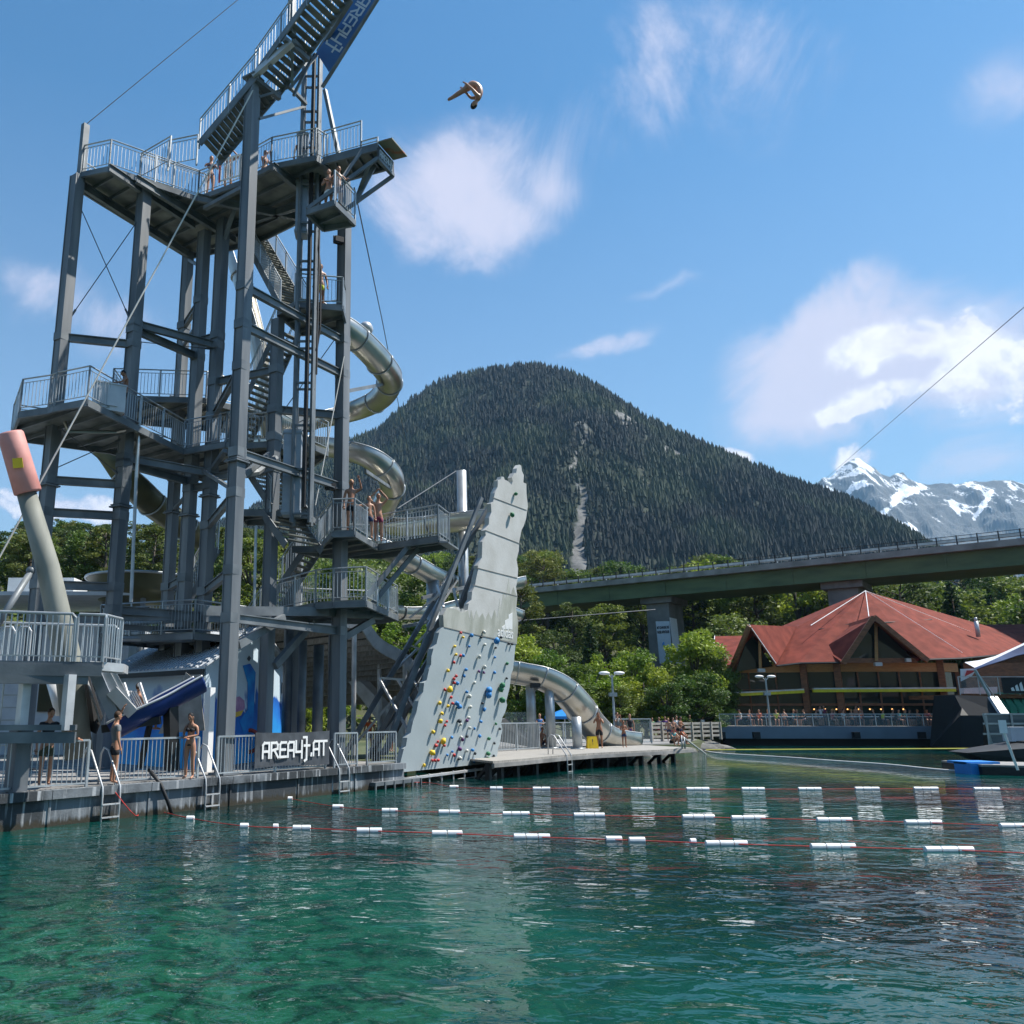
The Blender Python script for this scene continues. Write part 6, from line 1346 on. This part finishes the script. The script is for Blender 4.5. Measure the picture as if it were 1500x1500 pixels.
# lamp posts
def lamp(u, vt, vb, Y, label):
    t = thing('lamp_post', label, 'lamp post', tuple(U(u, vb, Y)), 'double-headed lamp posts'); a = U(u, vt, Y); zb = .65 if Y < 65 else zT; mb = MB(); mb.tube([(a.x, a.y, zb), (a.x, a.y, a.z-.1)], [.09,.06], 10); mb.box((a.x, a.y, a.z-1.4), (.5,.3,.25)); mb.build('pole', M['rail'], t)
    for s in (-1, 1):
        mb = MB(); mb.tube([(a.x, a.y, a.z-.35), (a.x+s*.25, a.y, a.z-.05), (a.x+s*.5, a.y, a.z+.0)], .03, 6); mb.ball((a.x+s*.5, a.y, a.z), (.38,.2,.12)); mb.build('lamp_head', M['white'], t, True)
lamp(896, 986, 1058, 58, 'tall double-headed lamp post among the trees behind the jetty'); lamp(1121, 991, 1060, 71.8, 'double-headed lamp post on the restaurant terrace')
# small timber shed left of restaurant
mb = MB(); mb.slab([U(1036,1048,84), U(1057,1048,84), U(1057,1028,84), U(1046,1030,84), U(1036,1042,84)], (0,3,0)); tag(mb.build('shed', M['timberlight']), 'small light timber shed at the left foot of the restaurant', 'shed')
# ================================================================ FLOATING LINES
def floatline(label, pts, floats, m_='rope_red', r=.011, w0=.05):
    t = thing('lane_rope', label, 'lane rope', tuple(G(pts[2][0], pts[2][1], 0)), 'red lane ropes with white floats')
    P = [p if isinstance(p, Vector) else G(p[0], p[1], .03) for p in pts]; mb = MB(); mb.tube(catmull(P, 5), r, 6); mb.build('rope', M[m_], t)
    for u, v, wpx in floats:
        a = G(u-wpx/2, v, .03); b_ = G(u+wpx/2, v, .03); 
        # follow the rope direction
        L = (b_-a).length; n = max(1, round(L/.27)); mb = MB(); d = (b_-a)/L
        for i in range(n):
            c = a+d*((i+.5)*L/n); g_ = L/n*.47; mb.tube([c-d*g_, c-d*g_*.96, c+d*g_*.96, c+d*g_], [.05,.066,.066,.05], 12)
        mb.build('float', M['float'], t)
lad = Q(sQ(163,1160), 0, .75)
floatline('nearest red rope with white floats running right from the left quay ladder', [lad, Q(sQ(185), -.5, .1), (212,1184.5),(280,1199),(358,1210),(442,1213),(540,1217),(655,1221),(778,1226),(898,1230),(933,1231),(1062,1236),(1220,1240.5),(1390,1245),(1530,1251)],
    [(212,1184.5,8),(279,1199,12),(358,1210,13),(404,1211,8),(442,1213,27),(541,1217,38),(655,1221,46),(779,1226,54),(899,1229.5,25),(933,1231,25),(1015,1233,9),(1064,1236,62),(1220,1240.5,66),(1390,1245,72)])
floatline('middle red rope with white floats across the lake', [Q(sQ(318,1150), 0, .7), (345,1152),(390,1164),(420,1169),(495,1182),(571,1187.5),(658,1190),(756,1192.5),(863,1194.5),(1023,1197),(1096,1198.5),(1222,1201.5),(1352,1205),(1485,1210),(1560,1213)],
    [(361,1153,7),(415,1167.5,8),(425,1170,7),(495,1182,17),(571,1187.5,24),(658,1190,32),(756,1192.5,40),(863,1194.5,46),(1023,1197,48),(1096,1198.5,50),(1222,1201.5,52),(1352,1205,54),(1485,1210,42)])
floatline('farthest red rope with white floats starting at the climbing wall', [Vector((fa.x, fa.y, .1)), (632,1147),(665,1153),(727,1155),(793,1155),(862,1154.5),(940,1156),(1022,1156),(1103,1156),(1186,1156),(1270,1155.5),(1356,1155.5),(1445,1156),(1560,1156)],
    [(611,1144,8),(665,1153,14),(727,1155,19),(793,1155.5,26),(862,1154.5,31),(940,1156,33),(1022,1156,34),(1103,1156,34),(1186,1156,34),(1270,1155.5,36),(1356,1155.5,36),(1445,1156,38)])
mb = MB(); mb.tube(catmull([G(1004,1092,.5), G(1016,1096,.04), G(1050,1103,.03), G(1110,1107,.03), G(1160,1110,.03), G(1220,1114.5,.03), G(1300,1120,.03), G(1360,1126,.03), G(1400,1129,.03), G(1422,1127,.1)], 6), .045, 8)
tag(mb.build('boom_hose', M['rope_white'], None, True), 'long white hose floating from the jetty end to the blue dock bumper', 'hose')
cable('yellow_line', 'thin yellow rope stretched over the water before the restaurant terrace', 'rope', [G(1034,1098.5,.12), U(1640,1095.5,56)], .05, M['rope_yellow'])
# ================================================================ PEOPLE
def skin_mesh(J, edges, rad, sub=1):
    """one continuous surface grown along a joint skeleton"""
    names = list(J); idx = {n: i for i, n in enumerate(names)}
    me = bpy.data.meshes.new('tmp'); me.from_pydata([tuple(J[n]) for n in names], [(idx[a], idx[b]) for a, b in edges], [])
    o = bpy.data.objects.new('tmp', me); col.objects.link(o); m = o.modifiers.new('s', 'SKIN'); 
    sv = me.skin_vertices[0].data
    for n in names: r = rad[n]; sv[idx[n]].radius = (r, r) if not isinstance(r, tuple) else r; sv[idx[n]].use_root = (n == names[0])
    m.use_smooth_shade = True; s = o.modifiers.new('u', 'SUBSURF'); s.levels = s.render_levels = sub
    bpy.context.view_layer.update(); dg = bpy.context.evaluated_depsgraph_get()
    r = bpy.data.meshes.new_from_object(o.evaluated_get(dg)); bpy.data.objects.remove(o); bpy.data.meshes.remove(me); return r
BASE = dict(pelvis=(0,0,.95), waist=(0,0,1.10), chest=(0,.01,1.28), upper=(0,.015,1.40), neck=(0,0,1.50), head0=(0,-.01,1.58), head=(0,-.015,1.65),
    shL=(.17,.01,1.42), elL=(.24,.02,1.14), wrL=(.26,-.05,.90), haL=(.26,-.07,.83), shR=(-.17,.01,1.42), elR=(-.24,.02,1.14), wrR=(-.26,-.05,.90), haR=(-.26,-.07,.83),
    hiL=(.09,0,.90), thL=(.10,-.01,.70), knL=(.105,-.02,.49), caL=(.105,.01,.33), anL=(.105,.02,.08), toL=(.12,-.14,.03), hiR=(-.09,0,.90), thR=(-.10,-.01,.70), knR=(-.105,-.02,.49), caR=(-.105,.01,.33), anR=(-.105,.02,.08), toR=(-.12,-.14,.03))
RAD = dict(pelvis=.125, waist=.112, chest=.128, upper=.10, neck=.052, head0=.055, head=.06, sh=.062, el=.042, wr=.028, ha=.035, hi=.095, th=.083, kn=.055, ca=.056, an=.036, to=.032)
EDG = [('pelvis','waist'),('waist','chest'),('chest','upper'),('upper','neck'),('neck','head0'),('head0','head')]
for s_ in 'LR': EDG += [('upper','sh'+s_),('sh'+s_,'el'+s_),('el'+s_,'wr'+s_),('wr'+s_,'ha'+s_),('pelvis','hi'+s_),('hi'+s_,'th'+s_),('th'+s_,'kn'+s_),('kn'+s_,'ca'+s_),('ca'+s_,'an'+s_),('an'+s_,'to'+s_)]
def mid(a, b, t=.5): return tuple(a[i]+(b[i]-a[i])*t for i in range(3))
def setpose(ch):
    J = {k: Vector(v) for k, v in BASE.items()}
    for k, v in ch.items(): J[k] = Vector(v)
    for s in 'LR':
        if 'th'+s not in ch: J['th'+s] = J['hi'+s].lerp(J['kn'+s], .48)
        if 'ca'+s not in ch: J['ca'+s] = J['kn'+s].lerp(J['an'+s], .35)
        if 'ha'+s not in ch: J['ha'+s] = J['wr'+s]+(J['wr'+s]-J['el'+s]).normalized()*.075
    return J
def drop(J, dz, keys): 
    for k in keys: J[k] = J[k]+Vector((0,0,dz))
CACHE = {}
def body(J, female=False, rm=1.):
    r = {k: (RAD[k] if k in RAD else RAD[k[:2]])*rm for k in J}
    if female: r['chest'] = .118; r['waist'] = .098; r['pelvis'] = .13; r['shL'] = r['shR'] = .054; r['elL'] = r['elR'] = .036
    me = skin_mesh(J, EDG, r)
    mb = MB(); off = len(me.vertices)
    mb.v = [tuple(v.co) for v in me.vertices]; mb.f = [tuple(p.vertices) for p in me.polygons]; mb.m = [0]*len(mb.f); bpy.data.meshes.remove(me)
    hd = J['head']; ax = (J['head']-J['neck']).normalized(); back = Vector((0,1,0)); back = (back-ax*back.dot(ax)); back = back.normalized() if back.length > .1 else Vector((0,0,1)); fr = -back; sd = fr.cross(ax)
    Mh = Matrix((sd, fr, ax)).transposed(); c = hd+ax*.035
    mb.ball(c, (.075*rm,.092*rm,.115*rm), seg=14, rings=10, Mx=Mh)
    mb.ball(c+fr*.095-ax*.012, (.014,.022,.026), seg=6, rings=5, Mx=Mh)           # nose
    mb.ball(c+fr*.075-ax*.07, (.035,.02,.02), seg=6, rings=5, Mx=Mh)              # chin
    for s in (1, -1):
        mb.ball(c+sd*s*.076, (.012,.022,.032), seg=6, rings=5, Mx=Mh)             # ear
        mb.ball(c+sd*s*.03+fr*.083+ax*.012, (.013,.008,.008), mi=1, seg=6, rings=4, Mx=Mh)   # eye
    mb.ball(c+fr*.088-ax*.045, (.024,.008,.007), mi=2, seg=6, rings=4, Mx=Mh)     # lips
    for s in 'LR':     # hands: palm grows out of the wrist, four fingers and a thumb
        w, h = J['wr'+s], J['ha'+s]; d = (h-w).normalized(); u_ = d.cross(Vector((0,0,1))); u_ = u_.normalized() if u_.length > .1 else Vector((1,0,0)); n_ = u_.cross(d)
        for i, L in enumerate((.058,.068,.063,.048)):
            b0 = h+d*.02+u_*(i-1.5)*.02; mb.tube([b0-d*.02, b0+d*L*.5, b0+d*L*.92+n_*-.012, b0+d*L*1.1+n_*-.025], [.0105,.0095,.0085,.005], 6)
        b0 = h-d*.025+u_*.03; mb.tube([b0-u_*.01, b0+u_*.02+d*.025, b0+u_*.028+d*.055], [.013,.011,.007], 6)
    return mb, c, Mh
def garment(J, parts, grow, radov=None):
    E_ = []; jj = {}
    for a, b in parts: E_.append((a, b)); jj[a] = J[a]; jj[b] = J[b]
    r = {k: (RAD[k] if k in RAD else RAD[k[:2]])*grow+.008 for k in jj}
    if radov: r.update(radov)
    return skin_mesh(jj, E_, r)
def addmesh(name, me, m, par, loc, Mr):
    me.materials.clear(); me.materials.append(m); o = bpy.data.objects.new(name, me); col.objects.link(o); o.parent = par; me.polygons.foreach_set('use_smooth', [True]*len(me.polygons)); return o
def person(label, loc, rz, pose, scale=1., skin='skin', hair='hair_brown', shorts='cloth_black', top=None, female=False, longhair=False, group=None, bikini=None, name='person', leg=.55, rm=1.):
    J = setpose(pose) if isinstance(pose, dict) else pose
    root = thing(name, label, 'person', tuple(loc), group, rz); root.scale = (scale,)*3
    mb, c, Mh = body(J, female, rm); o = mb.build('body', [M[skin], M['hair_black'], M['hold_red']], None, True); o.parent = root
    hb = MB(); fr = Mh.col[1]; ax = Mh.col[2]
    hb.ball(c-fr*.016+ax*.022, (.083*rm,.092*rm,.108*rm), seg=14, rings=9, Mx=Mh, jit=.03)
    if longhair: hb.tube([c-fr*.05, c-fr*.095-ax*.10, J['upper']-fr*.10], [.07,.06,.03], 8)
    h = hb.build('hair', M[hair], None, True); h.parent = root
    if shorts:
        J2 = dict(J); 
        for s in 'LR': J2['kn'+s] = J['hi'+s].lerp(J['kn'+s], leg)
        J2['waist'] = J['pelvis'].lerp(J['waist'], .35)
        rr = {'knL': .098 if leg > .4 else .088, 'knR': .098 if leg > .4 else .088, 'waist': .122, 'pelvis': .138, 'hiL': .108, 'hiR': .108}
        if bikini: rr = {'knL': .075, 'knR': .075, 'waist': .12, 'pelvis': .135, 'hiL': .1, 'hiR': .1}
        addmesh('shorts' if not bikini else 'swim_briefs', garment(J2, [('pelvis','waist'),('pelvis','hiL'),('pelvis','hiR'),('hiL','knL'),('hiR','knR')], 1.05, rr), M[shorts], root, loc, None)
    if top:
        J2 = dict(J)
        for s in 'LR': J2['el'+s] = J['sh'+s].lerp(J['el'+s], .55 if top[1] else .08)
        J2['neck'] = J['upper'].lerp(J['neck'], .35)
        rr = {'elL': .06 if top[1] else .05, 'elR': .06 if top[1] else .05, 'neck': .07, 'waist': .125, 'chest': .14, 'upper': .112, 'shL': .072, 'shR': .072, 'pelvis': .136}
        addmesh('shirt', garment(J2, [('pelvis','waist'),('waist','chest'),('chest','upper'),('upper','neck'),('upper','shL'),('upper','shR'),('shL','elL'),('shR','elR')], 1.08, rr), M[top[0]], root, loc, None)
    if bikini:
        tb = MB(); ch = J['chest']; ring = [ch+Vector((.135*math.cos(a), .128*math.sin(a), .035)) for a in np.linspace(0, 2*math.pi, 17)]; tb.tube(ring, .028, 6, cap=False)
        for s in (1, -1): tb.ball(ch+Vector((s*.06,-.105,.04)), (.06,.045,.055)); tb.tube([ch+Vector((s*.08,-.12,.07)), J['upper']+Vector((s*.07,-.07,.09)), J['upper']+Vector((s*.08,.07,.06))], .008, 5)
        t_ = tb.build('bikini_top', M[bikini], None, True); t_.parent = root
    return root
UPARMS = dict(elL=(.33,-.06,1.60), wrL=(.10,-.12,1.84), elR=(-.33,-.06,1.60), wrR=(-.10,-.12,1.84))
ONEUP = dict(elL=(.34,-.05,1.52), wrL=(.24,-.12,1.78))
FOLD = dict(elL=(.25,-.06,1.17), wrL=(.03,-.2,1.22), elR=(-.25,-.06,1.17), wrR=(-.03,-.22,1.18))
CAMERA = dict(elL=(.24,-.14,1.24), wrL=(.07,-.22,1.55), elR=(-.24,-.14,1.24), wrR=(-.07,-.22,1.55))
LEAN = dict(elL=(.26,-.10,1.22), wrL=(.25,-.35,1.12), elR=(-.26,-.10,1.22), wrR=(-.25,-.35,1.12))
def sit(h=.45, lean=0.):
    d = h+.02-.95+.08; J = {}
    for k in ('pelvis','waist','chest','upper','neck','head0','head','shL','shR'): v = Vector(BASE[k])+Vector((0,0,d)); v.y -= (v.z-h)*lean; J[k] = v
    for s, q in (('L',1),('R',-1)):
        J['hi'+s] = Vector((q*.1,-.02,h+.08)); J['kn'+s] = Vector((q*.14,-.44,h+.06)); J['an'+s] = Vector((q*.13,-.42,.06)); J['to'+s] = Vector((q*.13,-.58,.03))
        J['el'+s] = J['sh'+s]+Vector((q*.05,-.13,-.26)); J['wr'+s] = J['el'+s]+Vector((-q*.06,-.24,.02))
    return J
def squat(h=.12):
    J = {}; d = h-.95+.1
    for k in ('pelvis','waist','chest','upper','neck','head0','head','shL','shR'): v = Vector(BASE[k])+Vector((0,0,d)); v.y -= (v.z-h)*.28; J[k] = v
    for s, q in (('L',1),('R',-1)):
        J['hi'+s] = Vector((q*.1,0,h+.1)); J['kn'+s] = Vector((q*.16,-.38,h+.34)); J['an'+s] = Vector((q*.13,-.34,.07)); J['to'+s] = Vector((q*.13,-.5,.03)); J['el'+s] = J['shL' if s == 'L' else 'shR']+Vector((q*.06,-.2,-.2)); J['wr'+s] = J['kn'+s]+Vector((-q*.02,-.02,.06))
    return J
def at(u, v, Y, z): a, y, _ = ray(u, v); return Vector((a/y*Y, Y, z))
def onz(u, v, z): return G(u, v, z)
# ---- the diver, in a pike, head down
dv = {}
def dp(u, v, off=0.): return U(u, v, 26.+off)
rt = U(690,135,26.)
DJ = dict(pelvis=dp(695,123), waist=dp(700,127), chest=dp(702.5,134), upper=dp(702,141), neck=dp(699.5,146.5), head0=dp(697,149), head=dp(695.5,152),
    shL=dp(700,141,-.17), elL=dp(692,131,-.25), wrL=dp(684,123.5,-.2), haL=dp(681,121.5,-.18), shR=dp(699,143,.17), elR=dp(690,144,.22), wrR=dp(681,134,.16), haR=dp(677,130,.12),
    hiL=dp(691.5,124,-.09), thL=dp(684,128.5,-.09), knL=dp(676,133.5,-.09), caL=dp(671,136.5,-.09), anL=dp(662,142.5,-.08), toL=dp(655.5,146,-.06), hiR=dp(691.5,125,.09), thR=dp(684,130,.08), knR=dp(676,135,.07), caR=dp(671,138,.06), anR=dp(662,144,.04), toR=dp(655.5,147,.03))
DJ = {k: (v-rt) for k, v in DJ.items()}
person('diver in mid-air folded in a pike with head down, high above the lake', rt, 0, DJ, skin='skin', hair='hair_black', shorts='cloth_black', leg=.3, rm=1.38)
# ---- on the tower
person('woman in dark bikini standing at the high platform railing left of the white gate', onz(303,276,zA)+Vector((0,.5,0)), .4, LEAN, .97, female=True, longhair=True, shorts='cloth_navy', bikini='cloth_navy', leg=.12)
person('person behind the white gate on the high platform shading the eyes', onz(329,266,zA)+Vector((0,.6,0)), .2, dict(elL=(.36,-.1,1.48), wrL=(.12,-.2,1.66), elR=(-.40,-.05,1.50), wrR=(-.62,-.12,1.62)), 1., skin='skin2', shorts='cloth_black')
person('dark-haired swimmer on the high platform just right of the tallest front column', onz(381,256,zA)+Vector((0,1.,0)), .9, CAMERA, .97, skin='skin2', hair='hair_black', shorts='cloth_black')
person('swimmer waiting behind the shaft on the high platform near the board', onz(437,246,zA)+Vector((0,.7,0)), .3, {}, 1., shorts='cloth_blue')
person('swimmer in pale shorts on the small stage below the diving board, left one', onz(481,313,19.2), -.3, FOLD, .95, shorts='cloth_white')
person('swimmer in dark shorts on the small stage below the diving board, right one', onz(495,309,19.2), .3, LEAN, .95, skin='skin2', shorts='cloth_navy')
person('swimmer in bright yellow shorts on the landing beneath the diving board', at(469,440,28.75,17.), .2, {}, .98, skin='skin2', hair='hair_black', shorts='cloth_yellow')
person('boy in black shorts leaning against the locker on the left mid platform', onz(172,600,zB)+Vector((.0,.6,0)), -1.2, dict(elL=(.32,-.15,1.2), wrL=(.35,-.4,1.12), head=(0,-.08,1.63)), .9, skin='skin2', hair='hair_black', shorts='cloth_black')
person('fair-haired man in goggles and black shorts with one arm raised on the lower right platform', at(514,775,28.9,8.6), .35, ONEUP, 1.06, skin='skin2', hair='hair_blond', shorts='cloth_black')
person('boy in dark shorts reaching a hand to the fair-haired man on the lower right platform', onz(538,787,8.6)+Vector((.05,.3,0)), .2, dict(elR=(-.42,-.05,1.36), wrR=(-.64,-.1,1.38)), .88, hair='hair_brown', shorts='cloth_navy')
person('man in maroon shorts with both hands over his head on the lower right platform', onz(549,790,8.6)+Vector((.12,.55,0)), .1, UPARMS, 1.02, hair='hair_brown', shorts='cloth_maroon')
# ---- on the quay
person('person in dark clothes leaning a bare arm on the left quay railing', Q(sQ(92,1140), .75), .75, dict(elL=(.36,-.22,1.30), wrL=(.52,-.42,1.10), haL=(.55,-.5,1.08), head=(0,-.06,1.64)), 1.03, skin='skin', shorts='cloth_olive', top=('cloth_black', True), leg=.6)
person('attendant in grey shirt and black shorts working beside the lift carriage', at(166,1130,22.3,.8), 2.2, dict(elL=(.28,-.1,1.6), wrL=(.2,-.2,1.85), waist=(0,-.03,1.1)), .98, shorts='cloth_black', top=('cloth_grey', True))
person('long-haired woman in black bikini with folded hands beside the tall front column', at(277,1130,23.9,.8), -.25, dict(elL=(.22,-.02,1.18), wrL=(.04,-.18,1.14), elR=(-.22,-.02,1.18), wrR=(-.04,-.18,1.12), head=(0,-.05,1.63)), .97, female=True, longhair=True, hair='hair_black', shorts='cloth_black', bikini='cloth_black', leg=.12)
sj = {k: v for k, v in sit(.35, -.12).items()}
person('boy sitting in the blue chute seen from behind with his head above its rim', at(206,1040,23.55,U(206,1046,23.55).z-.42), 2.3, sj, .95, hair='hair_brown', shorts='cloth_navy')
for i, (u, Y, p_, top_, lb) in enumerate(((541,40,{},('cloth_orange',True),'person in orange shirt walking in the shade under the wavy canopy'),(573,42,{},('cloth_red',True),'person in red shirt standing at the far edge under the wavy canopy'))):
    person(lb, at(u, 1100, Y, .75), i, p_, .95, top=top_, shorts='cloth_navy')
# ---- on the jetty
def jl(u, v): return onz(u, v, zj)
person('man in black shorts with hands at his face standing beside the yellow board', jl(879,1096), -.3, CAMERA, 1.05, skin='skin2', hair='hair_black', shorts='cloth_black', leg=.75)
person('boy with folded arms and orange-hemmed dark shorts on the jetty', jl(915,1095), .1, FOLD, .80, hair='hair_brown', shorts='cloth_navy', skin='skin2')
person('woman in black top and purple shorts standing behind the boy with folded arms', jl(925,1092)+Vector((.1,.4,0)), .0, dict(elL=(.25,.0,1.16), wrL=(.22,-.04,.92)), 1.0, female=True, shorts='cloth_purple', top=('cloth_black', False), hair='hair_brown', leg=.4)
person('person with dark hair and both arms up filming on the jetty', jl(914,1091)+Vector((-.05,1.1,0)), .6, CAMERA, 1.05, hair='hair_black', shorts='cloth_black', top=('cloth_grey', True))
random.seed(17)
for u, v, p_, sc, kw, rz, lb in ((985,1093,squat(),1.,dict(shorts='cloth_black',top=('cloth_teal',False),hair='hair_brown'),.4,'child in light blue top squatting at the jetty end'),
    (997,1091,squat(),1.02,dict(shorts='cloth_black',top=('cloth_orange',False),hair='hair_black',skin='skin2'),1.0,'child in orange vest squatting at the far jetty corner'),
    (988,1087,LEAN,.86,dict(shorts='cloth_red',hair='hair_brown'),.3,'bare-chested child standing in the group at the jetty end'),
    (981,1086,{},.84,dict(shorts='cloth_navy',hair='hair_blond'),-.3,'fair-haired child in navy shorts left in the group at the jetty end'),
    (993,1086,{},.93,dict(shorts='cloth_black',top=('cloth_white',True),hair='hair_brown'),.5,'taller child in white shirt in the group at the jetty end'),
    (999,1086,FOLD,.9,dict(shorts='cloth_navy',hair='hair_black',skin='skin2'),.8,'dark-haired child with folded arms right in the group at the jetty end'),
    (957,1081,{},.88,dict(shorts='cloth_navy',top=('cloth_green',True),hair='hair_brown'),.0,'child in green shirt behind the wooden fence'),
    (967,1081,FOLD,.9,dict(shorts='cloth_red',top=('cloth_navy',True),hair='hair_brown'),.1,'child in navy shirt behind the wooden fence'),
    (976,1081,{},.93,dict(shorts='cloth_blue',top=('cloth_purple',True),hair='hair_brown'),-.2,'child in purple shirt behind the wooden fence'),
    (1012,1080,{},1.,dict(shorts='cloth_black',top=('cloth_black',True),hair='hair_black'),.6,'adult in black behind the right end of the wooden fence'),
    (1031,1079,{},.95,dict(shorts='cloth_navy',top=('cloth_white',True),hair='hair_brown'),.6,'adult in white shirt walking beside the terrace behind the fence'),
    (784,1091,{},.95,dict(shorts='cloth_black',hair='hair_brown'),.5,'bare-shouldered swimmer seen left of the first round slide column'),
    (792,1089,FOLD,1.,dict(shorts='cloth_blue',top=('cloth_blue',False),hair='hair_blond'),0,'swimmer in blue top seen between the round slide columns'),
    (793,1095,squat(),1.,dict(shorts='cloth_navy',hair='hair_brown',skin='skin2'),.2,'swimmer crouching between the round slide columns'),
    (906,1082,{},1.,dict(shorts='cloth_navy',top=('cloth_white',True),hair='hair_brown'),1.4,'person in white shirt walking behind the lamp post')):
    q_ = onz(u, v, .7); q_.z = zj if v > 1083 else .65
    person(lb, q_, rz, p_, sc, **kw)
# ---- diners on the restaurant terrace
cols = ['cloth_white','cloth_blue','cloth_red','cloth_navy','cloth_black','cloth_grey','cloth_teal','cloth_olive','cloth_yellow','cloth_purple','cloth_orange','cloth_green']
ordn = ['first','second','third','fourth','fifth','sixth','seventh','eighth','ninth','tenth','eleventh','twelfth','thirteenth','fourteenth','fifteenth','sixteenth','seventeenth','eighteenth','nineteenth','twentieth','twenty-first','twenty-second','twenty-third','twenty-fourth','twenty-fifth','twenty-sixth']
us_ = sorted([1086,1098,1113,1126,1138,1150,1163,1170,1180,1196,1220,1224,1236,1249,1262,1283,1294,1309,1318,1328,1334,1345,1360,1371,1396,1408])
for i, u in enumerate(us_):
    Y = 72.6+random.uniform(0, 1.6); p = at(u, 1060, Y, zT)
    tc_ = cols[(i*5) % 12]; bare = i % 4 == 1
    person(f"{ordn[i]} seated diner from the left on the restaurant terrace, "+('bare-shouldered' if bare else 'in '+tc_[6:]+' shirt'), p, random.choice((1.5,-1.5,.4,2.6,-.3)), sit(.45, random.uniform(0,.15)), .95, hair=random.choice(('hair_brown','hair_black','hair_blond')), shorts='cloth_navy', top=None if bare else (tc_, True), group='diners seated on the restaurant terrace')
    if i % 2 == 0: table(p.x+.75, p.y+.1, zT, f'{ordn[i//2]} pale cafe table from the left on the restaurant terrace')
    cm = thing('chair', f'dark terrace chair under the {ordn[i]} seated diner from the left', 'chair', tuple(p), 'chairs on the restaurant terrace')
    mb = MB(); mb.box((p.x, p.y, zT+.43), (.44,.42,.04)); mb.build('seat', M['rubber'], cm); mb = MB(); mb.box((p.x, p.y+.22, zT+.68), (.42,.03,.4)); mb.build('backrest', M['rubber'], cm)
    for sx in (-.19,.19):
        for sy in (-.18,.18): mb = MB(); mb.bar((p.x+sx, p.y+sy, zT), (p.x+sx, p.y+sy, zT+.42), .035, .035); mb.build('leg', M['rubber'], cm)
for u, tp, sc, lb, ps_ in ((1204,('cloth_white',True),.98,'left of two people standing together near the middle of the terrace',CAMERA),(1209,('cloth_maroon',True),1.,'right of two people standing together near the middle of the terrace',{}),
    (1256,None,1.,'bare-chested guest standing left of the terrace doors',{}),(1262,None,.95,'bare-shouldered guest standing right of the terrace doors',FOLD),(1388,('cloth_grey',True),1.,'waiter in grey standing near the right end of the terrace',{}),(1397,('cloth_blue',True),1.,'guest in blue standing near the right end of the terrace',{}),(1415,('cloth_navy',True),.95,'guest in navy at the far right terrace corner',FOLD)):
    person(lb, at(u, 1060, 74.4, zT), random.uniform(-1, 1), ps_, sc*.92, top=tp, shorts='cloth_navy', hair=random.choice(('hair_brown','hair_black')))
